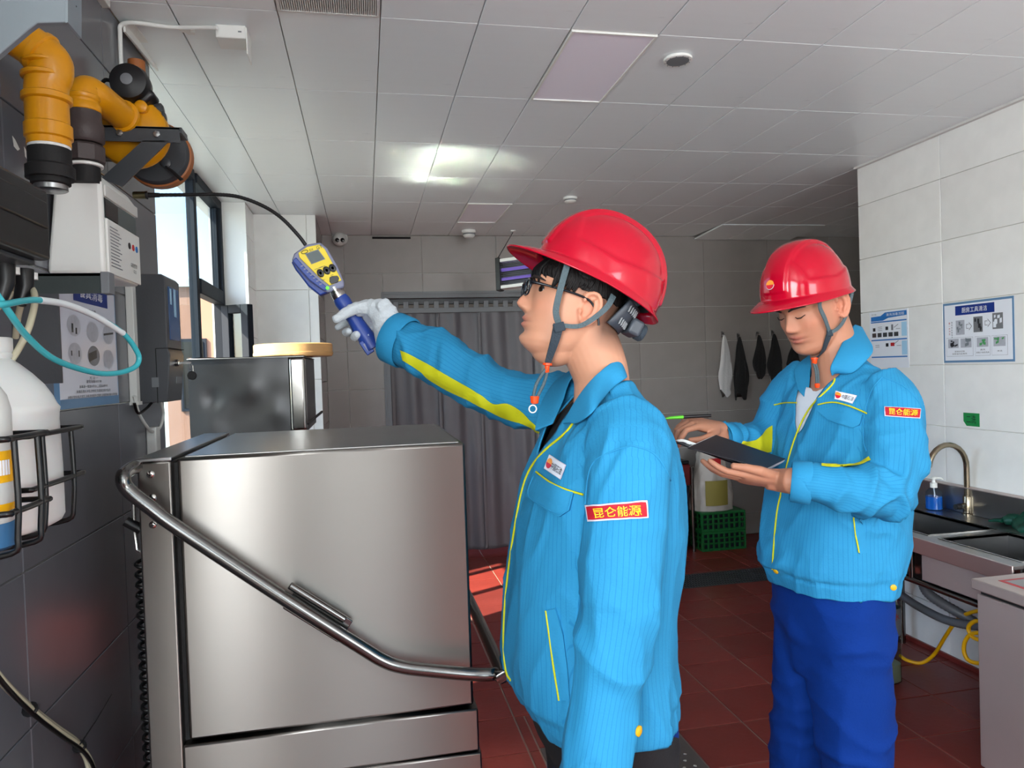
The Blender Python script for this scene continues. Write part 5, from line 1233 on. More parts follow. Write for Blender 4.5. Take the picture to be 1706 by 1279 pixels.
M['badge_w'] = mat('white badge', (222, 226, 236), .5)
M['badge_y'] = mat('golden thread', (248, 190, 20), .6)
M['logo_o'] = mat('orange emblem', (240, 150, 50), .5); M['logo_r'] = mat('red emblem', (204, 22, 44), .5)
M['button'] = mat('yellow snap button', (206, 160, 22), .4)
M['eye'] = mat('dark eye', (22, 16, 14), .15)
M['specs'] = mat('dark spectacle frame', (24, 28, 34), .25, metal=.4)
M['shoe'] = mat('black work shoe', (16, 16, 17), .5)
SK = mat('skin', (200, 150, 122), .5, sss=.12, spec=.35)
def _skin():
    n = SK.node_tree.nodes; l = SK.node_tree.links; b = n['Principled BSDF']
    at = n.new('ShaderNodeAttribute'); at.attribute_name = 'Col'; l.new(at.outputs['Color'], b.inputs['Base Color'])
    t = n.new('ShaderNodeTexNoise'); t.inputs['Scale'].default_value = 240; bp = n.new('ShaderNodeBump'); bp.inputs['Strength'].default_value = .06; bp.inputs['Distance'].default_value = .003
    l.new(t.outputs['Fac'], bp.inputs['Height']); l.new(bp.outputs[0], b.inputs['Normal'])
_skin(); M['skin'] = SK

def head_shape(mb, H, sc=1.0):
    """head in its own frame: x forward, y left, z up, origin between the ears"""
    fz = [-.112, -.104, -.096, -.088, -.075, -.06, -.047, -.03, 0, .03, .05, .07, .095, .112, .124, .13]
    ff = [.045, .066, .081, .090, .0955, .0935, .0965, .098, .097, .096, .1005, .097, .082, .061, .035, .008]
    fb = [.012, .004, -.004, -.014, -.03, -.048, -.06, -.073, -.088, -.094, -.094, -.090, -.074, -.056, -.034, -.008]
    fw_ = [.016, .030, .040, .048, .0565, .062, .0655, .0690, .0735, .0765, .0775, .0755, .064, .048, .029, .006]
    zs = [float(z) for z in np.linspace(-.112, .13, 110)]; rings = []
    for z in zs:
        f_ = float(np.interp(z, fz, ff)); b_ = float(np.interp(z, fz, fb)); w_ = float(np.interp(z, fz, fw_))
        cx = b_+(f_-b_)*.46; r = []
        for j in range(120):
            q = 2*PI*j/120; c, s = math.cos(q), math.sin(q)
            x = cx+(f_-cx if c > 0 else cx-b_)*math.copysign(abs(c)**.88, c)
            y = w_*math.copysign(abs(s)**.88, s)*(1-.10*max(0, c)**2)
            if c > -.2:
                fr = min(1, max(0, (c+.1)*1.6))
                nh = float(np.interp(z, [-.026, -.02, -.013, -.006, .002, .014, .026, .036, .046], [0, .008, .021, .0265, .0245, .0165, .009, .004, 0]))
                ns = float(np.interp(z, [-.02, -.006, .02, .04], [.0105, .0105, .0075, .009]))
                x += fr*nh*gauss(y*y, ns*1.25)
                dy = abs(y)
                x += fr*.009*gauss((dy-.0135)**2/.0060**2+(z+.013)**2/.0065**2, 1)
                x -= fr*.0095*gauss((dy-.031)**2/.016**2+(z-.031)**2/.011**2, 1)
                x += fr*.0055*gauss((dy-.031)**2/.0115**2+(z-.0275)**2/.0075**2, 1)
                x += fr*.0045*gauss((dy-.03)**2/.026**2+(z-.049)**2/.008**2, 1)
                x += fr*.0075*gauss((y/.021)**2+((z+.0335)/.0052)**2, 1)
                x += fr*.0085*gauss((y/.018)**2+((z+.0475)/.0056)**2, 1)
                x -= fr*.0045*gauss((y/.025)**2+((z+.0405)/.0022)**2, 1)
                x += fr*.007*gauss((y/.02)**2+((z+.078)/.014)**2, 1)
                x -= fr*.003*gauss((y/.02)**2+((z+.060)/.006)**2, 1)
                k = .004*gauss((dy-.048)**2/.018**2+(z+.004)**2/.02**2, 1)
                x += fr*k; y += math.copysign(k*.8, y)
            r.append(H @ Vector((x*sc, y*sc, z*sc)))
        rings.append(r)
    mb.loft(rings)
    for s in (1, -1):                       # ears: rim, inner fold, lobe
        def E(x, y, z): return H @ Vector((x*sc, s*y*sc, z*sc))
        base = Vector((-.008, .073, .004))
        pl = [(.006, -.030), (.013, -.012), (.011, .008), (.004, .026), (-.010, .034), (-.023, .028), (-.028, .010), (-.025, -.010), (-.016, -.026), (-.005, -.034)]
        def L(x, z, o): return E(base.x+x*.95, base.y+o-.36*min(0, x)-.0, base.z+z*.98)
        mb.loft([[L(x, z, -.012) for x, z in pl], [L(x*.98, z*.98, .003) for x, z in pl], [L(x*.7, z*.7, .0045) for x, z in pl], [L(x*.35, z*.35, -.007) for x, z in pl]])
        rim = [(.006, .014), (.004, .028), (-.009, .0355), (-.022, .031), (-.029, .014), (-.027, -.006), (-.019, -.022), (-.008, -.033), (.003, -.031)]
        mb.tube(bez([L(x, z, .0075) for x, z in rim], 4), [.0046*sc]*33, 8)
        mb.tube(bez([L(x, z, .006) for x, z in [(-.016, .022), (-.019, .008), (-.016, -.008), (-.007, -.018)]], 4), .0042*sc, 8)
        mb.ball(L(.010, -.006, .004), .0055*sc, 8, 6); mb.ball(L(-.003, -.029, .006), .008*sc, 10, 7, (1, .7, 1))
def hand_shape(mb, wrist, d, n, side, curl, thumb=None, k=1.0, fat=1.0, spread=.07):
    """d to the fingertips, n out of the palm, side = +1 right hand, -1 left hand"""
    d = Vector(d).normalized(); n = (Vector(n)-d*Vector(n).dot(d)).normalized(); s = d.cross(n)*side; w = Vector(wrist)
    rows = []
    for t, hw, th in ((-.02, .026, .019), (0, .027, .0185), (.02, .033, .018), (.045, .039, .0175), (.07, .0415, .016), (.088, .041, .0135), (.097, .038, .010)):
        rows.append(ring3(w+d*t*k+s*.001, s, n, hw*k, th*k*fat, 24, 2.6))
    mb.loft(rows)
    base = [(.092, .0295), (.096, .0100), (.092, -.0100), (.083, -.0285)]
    ln = [(.043, .026, .021), (.048, .030, .022), (.045, .028, .021), (.034, .021, .018)]
    for f in range(4):
        p = w+d*(base[f][0]-.016)*k+s*base[f][1]*k; dv = (d+s*spread*(1.5-f)).normalized(); nv = n
        pts = [p]; rr = [.0098]
        p = p+dv*.016*k; pts.append(p); rr.append(.0098)
        for j in range(3):
            a = curl[f][j]; dv, nv = (dv*math.cos(a)+nv*math.sin(a)), (nv*math.cos(a)-dv*math.sin(a))
            L = ln[f][j]*k; pts += [p+dv*L*.5, p+dv*L]; p = p+dv*L; q = (.0088, .0084) if j == 0 else (.0082, .0078) if j == 1 else (.0076, .0064)
            rr += list(q)
        m_ = .86 if f == 3 else 1
        mb.tube(pts, [x*k*fat*m_ for x in rr], 12); mb.ball(pts[-1], rr[-1]*k*fat*m_, 10, 7)
    if thumb:
        p = w+d*.020*k+s*.024*k+n*.004*k; pts = [p]; rr = [.0145]
        for v, L, r in zip(thumb, (.046, .034, .028), (.0125, .0105, .0085)):
            v = (d*v[0]+s*v[1]+n*v[2]).normalized(); pts += [p+v*L*.55*k, p+v*L*k]; p = p+v*L*k; rr += [r*1.04, r]
        mb.tube(pts, [x*k*fat for x in rr], 12); mb.ball(pts[-1], rr[-1]*k*fat, 10, 7)
def hat(parent, Hm, sc, logo=False):
    """hard hat frame: x forward, y left, z up, origin in the middle of the rim"""
    rows = []; NT, NP = 84, 180
    for i in range(NT+1):
        t = i/NT; r = []
        for j in range(NP):
            q = 2*PI*j/NP; c, s = math.cos(q), math.sin(q)
            th = min(1, t/.84)*PI/2; rr = math.sin(th)**.86; z = .148*math.cos(th)**.93
            A = .137 if c > 0 else .142; x = A*c*rr; y = .110*s*rr
            bulge = 1.0
            az = math.atan2(abs(y)/.11, x/.14)                       # 0 front, pi back
            # raised crest over the middle, recessed side panels
            lat = abs(y)/.110; crest = 1/(1+math.exp((lat-.33)/.010)) if z > .02 else 0
            el = z/.148
            side = 1/(1+math.exp(-(lat-.40)/.009))*1/(1+math.exp(-(el-.26-.20*max(0, -x/.14)-.06*max(0, x/.14))/.010))*1/(1+math.exp((abs(x+.012)-.092-.02*el)/.0018))
            off = .0040*crest-.0050*side
            if t > .84:
                e = (t-.84)/.16; fl = .054*max(0, c)**1.7+.009+.006*max(0, -c)**3
                x += fl*e*c*(1 if c > 0 else .9); y += (.010*e)*s+.012*e*s*max(0, c); z = -.012*e-.010*e*e*max(0, c)-.010*e*abs(s)**2*.4
                off = 0
            v = Vector((x, y, z)); nn = Vector((x/.14**2, y/.11**2, z/.148**2)).normalized() if t <= .84 else Vector()
            r.append(Hm @ ((v+nn*off)*sc))
        rows.append(r)
    me_b = MB().loft(rows, caps=False); o = me_b.build('shell', 'hat', parent, smooth=50)
    so = o.modifiers.new('thickness', 'SOLIDIFY'); so.thickness = .0028; so.offset = -1
    inn = []
    for i in range(9):
        t = i/8*PI/2; inn.append([Hm @ (Vector((.128*math.cos(q)*math.sin(t), .101*math.sin(q)*math.sin(t), .137*math.cos(t)))*sc) for q in [2*PI*j/40 for j in range(40)]])
    MB().loft(inn, caps=False).build('lining', 'hat_in', parent, smooth=80)
    bd = [Hm @ (Vector((.098*math.cos(q)-.004, .083*math.sin(q), .012))*sc) for q in [2*PI*j/40 for j in range(40)]]
    MB().tube(bd, .010, 8, closed=True, flat=.25).build('headband', 'ratchet', parent, smooth=80)
    if logo:
        c = Hm @ (Vector((.1375, .0, .044))*sc); u = Hm.to_3x3() @ Vector((0, 1, 0)); v = Hm.to_3x3() @ Vector((-.28, 0, .96)); w = u.cross(v).normalized()
        if w.dot(Hm.to_3x3() @ Vector((1, 0, 0))) < 0: w = -w
        def disc(cx, cy, r, a0, a1, m_, nm, l_):
            P = [c+u*(cx+r*math.cos(a0+(a1-a0)*k/20))+v*(cy+r*math.sin(a0+(a1-a0)*k/20))+w*l_ for k in range(21)]
            MB().add(P, [tuple(range(21))]).build(nm, m_, parent, smooth=0)
        disc(0, 0, .0125, PI, 2*PI, 'badge_w', 'emblem_ring', .004); disc(0, 0, .0122, 0, PI, 'logo_o', 'emblem', .0048); disc(0, 0, .0115, PI, 2*PI, 'logo_r', 'emblem', .0048)
    return o
def ribbon(pts, w, m, name, parent, nrm_hint, t=.0012, n=6):
    P = bez(pts, n); rows_a = []; hint = Vector(nrm_hint); mb = MB(); rings = []
    for i, p in enumerate(P):
        d = (P[min(i+1, len(P)-1)]-P[max(i-1, 0)]).normalized(); s = d.cross(hint).normalized(); q = s.cross(d).normalized()
        ww = w[0]+(w[1]-w[0])*i/(len(P)-1) if hasattr(w, '__len__') else w
        rings.append([p+s*ww+q*t, p-s*ww+q*t, p-s*ww-q*t, p+s*ww-q*t])
    return mb.loft(rings).build(name, m, parent, smooth=40)
def frame(f, left_hint):
    f = Vector(f).normalized(); l_ = Vector(left_hint); l_ = (l_-f*l_.dot(f)).normalized(); u = f.cross(l_)
    return f, l_, u
def mat4(f, l_, u, o):
    m = Matrix((f, l_, u)).transposed().to_4x4(); m.translation = o; return m
def colour_body(me, H, sc, fade=None, hairline=None, tone=(1, 1, 1)):
    a = co(me); Hi = np.array(H.inverted()); L = (a @ Hi[:3, :3].T+Hi[:3, 3])/sc
    skin = np.array(lin((192, 140, 113))[:3])*np.array(tone); c = np.tile(skin, (len(a), 1)); x, y, z = L.T
    near = (x*x+y*y+(z-.01)**2) < .17**2
    def mixin(w, rgb):
        w = np.clip(w, 0, 1)[:, None]; c[:] = c*(1-w)+np.array(lin(rgb)[:3])*w
    g = lambda q: np.exp(-q)
    mixin(near*(x > .06)*.75*(g((y/.022)**2+((z+.0345)/.006)**2)+g((y/.019)**2+((z+.047)/.006)**2)), (170, 92, 84))
    mixin(near*(x > .07)*.9*g((y/.022)**2+((z+.0407)/.0016)**2), (96, 48, 44))
    mixin(near*(x > .05)*.28*g(((abs(y)-.046)/.02)**2+((z+.004)/.018)**2), (206, 128, 104))
    mixin(near*(x > .08)*.3*g((y/.016)**2+((z+.004)/.012)**2), (206, 132, 108))
    mixin(near*(abs(y) > .066)*(x < .02)*(x > -.05)*.35*g(((x+.012)/.03)**2+((z-.0)/.04)**2), (214, 130, 106))
    # short hair on the sides and nape, fading out downwards
    if hairline is not None:
        h = hairline(x, y, z)
        mixin(near*(abs(y) < .079)*np.clip(h, 0, 1)*.93, (24, 20, 20))
    at = me.color_attributes.new('Col', 'FLOAT_COLOR', 'POINT'); at.data.foreach_set('color', np.hstack([c, np.ones((len(a), 1))]).astype(np.float32).reshape(-1))
def shoe(parent, p, d):
    d = Vector((d[0], d[1], 0)).normalized(); s = Vector((-d.y, d.x, 0)); rings = []
    for t, w, h in ((-.09, .026, .075), (-.07, .038, .09), (-.03, .041, .088), (.02, .042, .07), (.08, .048, .052), (.13, .047, .045), (.165, .035, .036), (.18, .015, .024)):
        c = p+d*t; rings.append([c+s*w+Vector((0, 0, .0)), c+s*w*.98+Vector((0, 0, h*.5)), c+s*w*.6+Vector((0, 0, h)), c-s*w*.6+Vector((0, 0, h)), c-s*w*.98+Vector((0, 0, h*.5)), c-s*w])
    MB().loft(rings).build('shoe', 'shoe', parent, smooth=60, bevel=.004)
# ------------------------------------------------------------------ first man: reaching out with the gas detector
def empty_child(name, loc, parent):
    o = bpy.data.objects.new(name, None); COL.objects.link(o); o.empty_display_size = .03; place(o, Vector(loc), parent); return o
EX, EY, EZ = Vector((1, 0, 0)), Vector((0, 1, 0)), Vector((0, 0, 1))
def torso_rings(rows, yc, k, slant, ax=EX, ay=EY, grow=0):
    out = []
    for r in rows:
        py, pl, pr, b = r[:4]; y0 = yc+(r[4] if len(r) > 4 else 0)
        L, R_ = YP(pl, py, y0), YP(pr, py, y0); e = (R_.x-L.x)/2
        a = math.sqrt(max(.02**2, e*e-(slant*b)**2)); c = (L+R_)/2
        out.append((c, a+grow, b+grow))
    return out
def person1():
    yc = 1.45
    P = thing('person', 'man in sky blue jacket and red hard hat reaching out with a gas detector', 'person', (.47, yc, 0))
    # head frame
    a, p = math.radians(4), math.radians(15)
    f, l_, u = frame((-math.cos(a)*math.cos(p), math.sin(a)*math.cos(p), math.sin(p)), (-math.sin(a), -math.cos(a), 0)); sc = .97
    ear = YP(967, 517, yc-.073); O = ear-l_*.073*sc; H = mat4(f, l_, u, O)
    # --- jacket shells
    rows = [(634, 982, 1046, .062), (652, 966, 1053, .080, .0), (668, 946, 1066, .118), (690, 925, 1086, .165), (715, 908, 1100, .195), (745, 893, 1112, .215), (800, 873, 1123, .225), (870, 858, 1127, .228), (940, 847, 1121, .225), (1010, 838, 1112, .222), (1080, 835, 1110, .222), (1125, 840, 1112, .225), (1152, 850, 1114, .225), (1173, 862, 1112, .22)]
    T_ = torso_rings(rows, yc, 1, .3)
    mb = MB(); mb.loft([ring3(c, EX, EY, a_, b_, 56, 2.5) for c, a_, b_ in T_][::-1])
    # near arm hanging down
    na = [(1046, 715, 1.315, .070), (1046, 745, 1.265, .074), (1043, 800, 1.235, .0735), (1039, 880, 1.218, .071), (1035, 960, 1.205, .069), (1027, 1040, 1.197, .0645), (1016, 1110, 1.19, .0605), (1004, 1180, 1.183, .0575), (992, 1250, 1.175, .0575), (985, 1310, 1.165, .054), (981, 1350, 1.16, .050)]
    NA = [YP(px, py, y) for px, py, y, r in na]
    mb.tube(bez(NA, 4), np.interp(np.linspace(0, len(na)-1, (len(na)-1)*4+1), range(len(na)), [q[3] for q in na]), 28)
    # far arm stretched out: picture edges top/bottom along the sleeve
    fa = [(1000, 640, 980, 735, 1.56), (958, 628, 935, 728, 1.63), (905, 622, 893, 719, 1.69), (862, 617, 842, 703, 1.735), (812, 600, 788, 681, 1.785), (764, 566, 735, 652, 1.835), (722, 546, 690, 624, 1.88), (690, 534, 657, 608, 1.915), (667, 524, 640, 599, 1.935)]
    FA, FR = [], []
    for x0, y0, x1, y1, y in fa:
        A, B = YP(x0, y0, y), YP(x1, y1, y); FA.append((A+B)/2); FR.append((A-B).length/2)
    mb.tube(bez(FA, 4), np.interp(np.linspace(0, len(fa)-1, (len(fa)-1)*4+1), range(len(fa)), FR), 28)
    me = fuse(mb, .0062, 5)
    wrist, elbow = FA[-1], FA[4]
    hem_z = T_[-1][0].z
    am = lambda p_: gauss(seg_d(p_, FA[2], FA[-2])**2, .09)
    nl = lambda p_: gauss(seg_d(p_, NA[3], NA[-1])**2, .075)
    def band(p_): return 1 if (p_[2] < hem_z+.055 and p_[1] > 1.22) else 0
    folds(me, [(.0085, (5, 5, 2.0, 1.7), lambda p_: (1-am(p_))*(1-.6*nl(p_))), (.015, (12, 5, 6, 5.1), am), (.0025, (24, 14, 14, 8.1), am), (.015, (4, 5, 10, 2.2), lambda p_: nl(p_)*(1 if p_[2] < 1.10 else .3)), (.0030, (15, 15, 6, 9.3), None),
               (.006, (9, 9, 3, 3.3), lambda p_: gauss((p_[2]-1.36)**2, .05)*(1-am(p_)))])
    A_ = co(me); n_ = nrm(me); d_ = np.zeros(len(A_))
    lowband = (A_[:, 2] < hem_z+.05) & (A_[:, 1] > 1.245)
    d_[lowband] -= .007
    seam = np.abs(A_[:, 2]-(hem_z+.052)) < .006; d_[seam & (A_[:, 1] > 1.245)] -= .004
    set_co(me, A_+n_*d_[:, None])
    # open the neck, the front V and the cuffs
    nk = O+f*-.03+u*-.13
    ct = T_[0][0]
    def opened(c):
        if c.z > 1.325 and c.x < ct.x and abs(c.y-(yc+.012)) < .012+.062*(c.z-1.325)/.13: return True
        if c.z > 1.448 and (Vector((c.x, c.y, 0))-Vector((ct.x-.012, yc, 0))).length < .066: return True
        if (c-FA[-1]).dot((FA[-1]-FA[-2]).normalized()) > -.004: return True
        if c.z < NA[-1].z+.004: return True
        return c.z < hem_z+.0035 and c.y > 1.235
    bv = bvh_of(me); cut_faces(me, opened); rip_attr(me, Vector((.45, yc, 0)), [(NA, .088), (FA[1:], .10)])
    jk = link(me, 'jacket', 'jacket', P); so = jk.modifiers.new('thickness', 'SOLIDIFY'); so.thickness = .0035; so.offset = -1
    # cuff band on the far sleeve and near sleeve
    dd = (FA[-1]-FA[-3]).normalized()
    MB().tube([FA[-1]-dd*.050, FA[-1]-dd*.046, FA[-1]-dd*.002, FA[-1]+dd*.001], [FR[-1]+.001, FR[-1]+.006, FR[-1]+.006, FR[-1]+.0035], 32, caps=False).build('cuff', 'collar', jk, smooth=60)
    # collar
    def cl(inner, outer, name, bulge):
        I = bez([YP(*q) for q in inner], 6); Ou = []
        for q in outer:
            v = YP(*q); h = cast(bv, q[0], q[1]); Ou.append(h[0]+h[1]*.007 if (h[0]-v).length < .05 else v)
        Ou = bez(Ou, 6); rws = []
        for i_, (A, B) in enumerate(zip(I, Ou)):
            m_ = (A+B)/2+bulge*math.sin(PI*i_/(len(I)-1)); rws.append([A+(B-A)*t+(m_-(A+B)/2)*4*t*(1-t) for t in (0, .12, .3, .5, .7, .88, 1)])
        o = MB().grid(rws).build(name, 'collar', jk, smooth=80); s = o.modifiers.new('thickness', 'SOLIDIFY'); s.thickness = .004; s.offset = 0
        sb = o.modifiers.new('smooth', 'SUBSURF'); sb.levels = 1; sb.render_levels = 1
    cl([(1036, 588, 1.455), (1026, 598, 1.405), (997, 621, 1.375), (974, 646, 1.365), (953, 677, 1.375), (938, 706, 1.395)],
       [(1046, 624, 1.45), (1042, 634, 1.38), (1018, 652, 1.335), (993, 687, 1.315), (966, 708, 1.33), (950, 706, 1.36)], 'collar', Vector((0, -.006, .004)))
    cl([(1036, 588, 1.455), (1012, 592, 1.51), (975, 606, 1.535), (950, 634, 1.53), (938, 668, 1.505), (921, 706, 1.475)],
       [(1046, 624, 1.46), (1010, 612, 1.56), (960, 618, 1.585), (925, 640, 1.58), (900, 676, 1.545), (891, 718, 1.50)], 'collar', Vector((0, .006, .004)))
    # trim on the jacket
    piping(bv, [(956, 703), (942, 722), (906, 752), (881, 785), (867, 830), (857, 885), (848, 945), (841, 1015), (839.5, 1080), (845, 1135)], 'yellow_piping', 'yellow_cloth', jk, .0026)
    poly_patch(bv, [(895, 789), (917, 804), (941, 816), (957, 820), (950, 850), (935, 860), (905, 845), (879, 826)], 'pocket_flap', 'jacket', jk, .006)
    piping(bv, [(893, 795), (883, 826), (906, 842), (934, 856), (946, 848), (953, 824)], 'seam', 'jacket', jk, .0012, lift=.0062)
    piping(bv, [(896, 787), (917, 803), (941, 815), (974, 824)], 'yellow_piping', 'yellow_cloth', jk, .0021, lift=.004)
    poly_patch(bv, [(911, 1016), (927, 1013), (933, 1032), (939, 1055), (945, 1110), (949, 1164), (934, 1166), (926, 1110), (918, 1060)], 'side_pocket', 'jacket', jk, .0045)
    piping(bv, [(911.5, 1016), (917, 1055), (924, 1110), (933, 1165)], 'yellow_piping', 'yellow_cloth', jk, .002, lift=.004)
    q = [(917, 757.5), (945, 774.6), (936, 799.7), (908, 781)]
    decal(bv, q, 'chest_badge_edging', 'badge_rim', jk, .003)
    ins = lambda q, s: [(sum(p_[0] for p_ in q)/4*(1-s)+p_[0]*s, sum(p_[1] for p_ in q)/4*(1-s)+p_[1]*s) for p_ in q]
    decal(bv, ins(q, .93), 'chest_badge', 'badge_w', jk, .0042)
    decal_text(bv, q, '中国石油', (.36, .28, .95, .76), 'chest_badge_lettering', 'ink', jk, .0055, .004)
    def emblem(q, u0, v0, ru, rv):
        for nm, m_, a0, a1 in (('emblem_top', 'logo_o', PI, 2*PI), ('emblem_base', 'logo_r', 0, PI)):
            pts = []
            for k in range(17):
                t = a0+(a1-a0)*k/16; uu, vv = u0+ru*math.cos(t), v0+rv*math.sin(t)
                x = [(1-uu)*(1-vv)*q[0][i]+uu*(1-vv)*q[1][i]+uu*vv*q[2][i]+(1-uu)*vv*q[3][i] for i in (0, 1)]; h = cast(bv, *x); pts.append(h[0]+h[1]*.0055)
            MB().add(pts, [tuple(range(17))]).build(nm, m_, jk, smooth=0)
    emblem(q, .22, .5, .15, .34)
    q = [(977.5, 842), (1076.7, 833), (1078.6, 862), (981.8, 869)]
    decal(bv, q, 'sleeve_badge_edging', 'badge_rim', jk, .004, 14, 5); decal(bv, [(980.5, 844.5), (1074, 836), (1075.5, 860), (984, 866)], 'sleeve_badge', 'red_badge', jk, .0055, 14, 5)
    decal_text(bv, q, '昆仑能源', (.13, .22, .88, .82), 'sleeve_badge_lettering', 'badge_y', jk, .007, .006)
    up = [(668, 583), (690, 594), (718, 609), (745, 625), (772, 640), (800, 657), (822, 672), (846, 672), (868, 684), (884, 700), (893, 708)]
    lo = [(672, 600), (700, 618), (716, 632), (745, 649), (778, 665), (805, 679), (836, 694), (858, 702), (872, 706), (886, 712), (893, 722)]
    strip(bv, up, lo, 'yellow_sleeve_stripe', 'yellow_cloth', jk, .003)
    h = cast(bv, 1063, 1217); MB().lathe(h[0], h[1], [(.009, 0), (.009, .003), (.006, .0048), (.001, .0048)], 18).build('snap_button', 'button', jk)
    for pts in ([(1052, 742), (1020, 752), (990, 768), (979, 800), (976, 840)], [(1052, 742), (1085, 752), (1105, 775), (1117, 800)], [(1015, 650), (1034, 690), (1045, 735)]):
        piping(bv, pts, 'seam', 'jacket', jk, .0016)
    # --- body: head, neck, trunk, arms, legs as one surface
    bb = MB(); head_shape(bb, H, sc)
    bb.ball(H @ Vector((.022, 0, -.078)), .050, 24, 16, (1, .9, .8)); n0 = H @ Vector((-.030, 0, -.030)); n1 = Vector((ct.x-.016, yc, 1.475)); n2 = Vector((ct.x-.02, yc, 1.41))
    bb.tube(bez([n0, (n0+n1)/2+Vector((.004, 0, .0)), n1, n2], 5), np.interp(np.linspace(0, 3, 16), [0, 1, 2, 3], [.062, .061, .058, .058]), 28)
    core = [(c, max(.05, a_-.035), max(.06, b_-.035)) for c, a_, b_ in T_[2:]]
    hz = [(Vector((.47, yc, .86)), .115, .165), (Vector((.47, yc, .80)), .11, .16)]
    bb.loft([ring3(c, EX, EY, a_, b_, 36, 2.3) for c, a_, b_ in (core+hz)][::-1])
    for y in (yc-.09, yc+.09): bb.tube([(.47, y, .84), (.465, y, .5), (.475, y, .48), (.48, y, .09), (.47, y, .06)], [.078, .056, .054, .040, .04], 20)
    for y in (yc-.09, yc+.09): bb.tube([(.49, y, .05), (.38, y, .03), (.30, y, .03)], [.036, .036, .022], 14)
    bb.tube(bez(NA, 2), np.interp(np.linspace(0, 10, 21), range(11), [.05]*3+[.045]*3+[.04, .038, .034, .03, .028]), 18)
    bb.tube(bez(FA, 2), np.interp(np.linspace(0, 8, 17), range(9), [.055, .05, .047, .045, .043, .04, .037, .034, .03]), 18)
    # gloved right hand round the handle
    g0, g1 = YP(566, 498, 1.965), YP(622, 580, 1.965); hdir = (g1-g0).normalized(); s_ = -hdir
    dvec = Vector((-.58, .80, 0)); dvec = (dvec-s_*dvec.dot(s_)).normalized(); nvec = s_.cross(dvec)
    G = YP(592, 532, 1.965)
    wr = G-nvec*.037-dvec*.075-s_*.026
    curl = [(.12, .55, .35), (.95, 1.25, .7), (1.05, 1.3, .75), (1.1, 1.35, .8)]
    thumb = ((.45, .55, .75), (.25, .1, 1), (.2, -.1, 1))
    hand_shape(bb, wr, dvec, nvec, 1, curl, thumb, 1.0, .70)
    bb.tube([FA[-1], (FA[-1]+wr)/2, wr], [.03, .028, .026], 16)
    # relaxed left hand below the near cuff
    lw_ = NA[-1]+Vector((.0, 0, -.03)); hand_shape(bb, lw_, Vector((-.12, 0, -1)), Vector((.2, .98, 0)), -1, [(.3, .4, .3), (.35, .45, .3), (.4, .5, .35), (.45, .5, .4)], ((.7, .4, .3), (.85, .15, .3), (.95, 0, .3)), .95)
    bb.tube([NA[-2], NA[-1], lw_], [.03, .027, .026], 14)
    bm_ = fuse(bb, .0027, 2)
    colour_body(bm_, H, sc, hairline=lambda x, y, z: np.maximum(np.clip((z-.012-np.maximum(0, x+.02)*.3)/.035, 0, 1)*np.clip((.056-x)/.012, 0, 1)*np.where(z > .02, 1, np.clip((-.03-x)/.02, 0, 1)), np.clip((-.028-x)/.03, 0, 1)*np.clip((z+.072)/.055, 0, .85)))
    body = link(bm_, 'body', 'skin', P)
    # glove
    gb = MB(); hand_shape(gb, wr, dvec, nvec, 1, curl, thumb, 1.0, 1.08)
    wdir = (FA[-1]-wr).normalized()
    gb.tube([wr+dvec*.05+s_*.016-nvec*.004, wr+dvec*.02+s_*.010-nvec*.002, wr+wdir*.01, wr+wdir*.035, FA[-1]+wdir*.03], [.026, .031, .033, .037, .046], 22); gb.ball(wr+dvec*.05+s_*.016-nvec*.004, .026, 16, 10); gb.tube([wr+dvec*.01+s_*.012, wr+dvec*.04+s_*.036+nvec*.012, wr+dvec*.055+s_*.045+nvec*.03], [.024, .020, .016], 14)
    gm_ = fuse(gb, .0024, 3)
    set_co(gm_, co(gm_)+nrm(gm_)*.0026); folds(gm_, [(.0016, (26, 26, 26, 4), None)])
    link(gm_, 'glove', 'glove', P)
    # shirt, trousers, shoes
    sh_r = [(c, a_-.014, b_-.014) for c, a_, b_ in T_]
    last = sh_r[-1]
    low = [(YP(980, 1215, yc)+Vector((0, 0, 0)), .135, .185), (Vector((.475, yc, .70)), .128, .18), (Vector((.48, yc, .62)), .128, .178)]
    low[0] = (Vector((.465, yc, .745)), .142, .19)
    sm_ = fuse(MB().loft([ring3(c, EX, EY, max(.03, a_), max(.04, b_), 40, 2.4) for c, a_, b_ in (sh_r[1:]+low)][::-1]), .009, 3)
    cut_faces(sm_, lambda c: c.z < .628 or (c.z > 1.44) or (c.z < .72 and c.y > 1.52))
    o = link(sm_, 'shirt', 'shirt_k', P); s = o.modifiers.new('thickness', 'SOLIDIFY'); s.thickness = .003
    tb = MB().loft([ring3(c, EX, EY, a_, b_, 36, 2.4) for c, a_, b_ in ((Vector((.47, yc, .62)), .12, .17), (Vector((.47, yc, .76)), .13, .18), (Vector((.47, yc, .92)), .125, .175))])
    for y in (yc-.09, yc+.10): tb.tube([(.462, y, .80), (.455, y, .60), (.47, y, .46), (.485, y, .12), (.487, y, .055)], [.10, .093, .082, .074, .078], 24)
    tm = fuse(tb, .009, 4); folds(tm, [(.006, (7, 7, 3, 8.1), None), (.006, (5, 5, 10, 1.1), lambda p_: gauss((p_[2]-.45)**2, .12)+gauss((p_[2]-.1)**2, .08))])
    link(tm, 'trousers', 'trousers', P)
    for y in (yc-.09, yc+.10): shoe(P, Vector((.47, y, 0)), (-1, 0))
    # hair and brows
    hb_ = MB(); rws = []
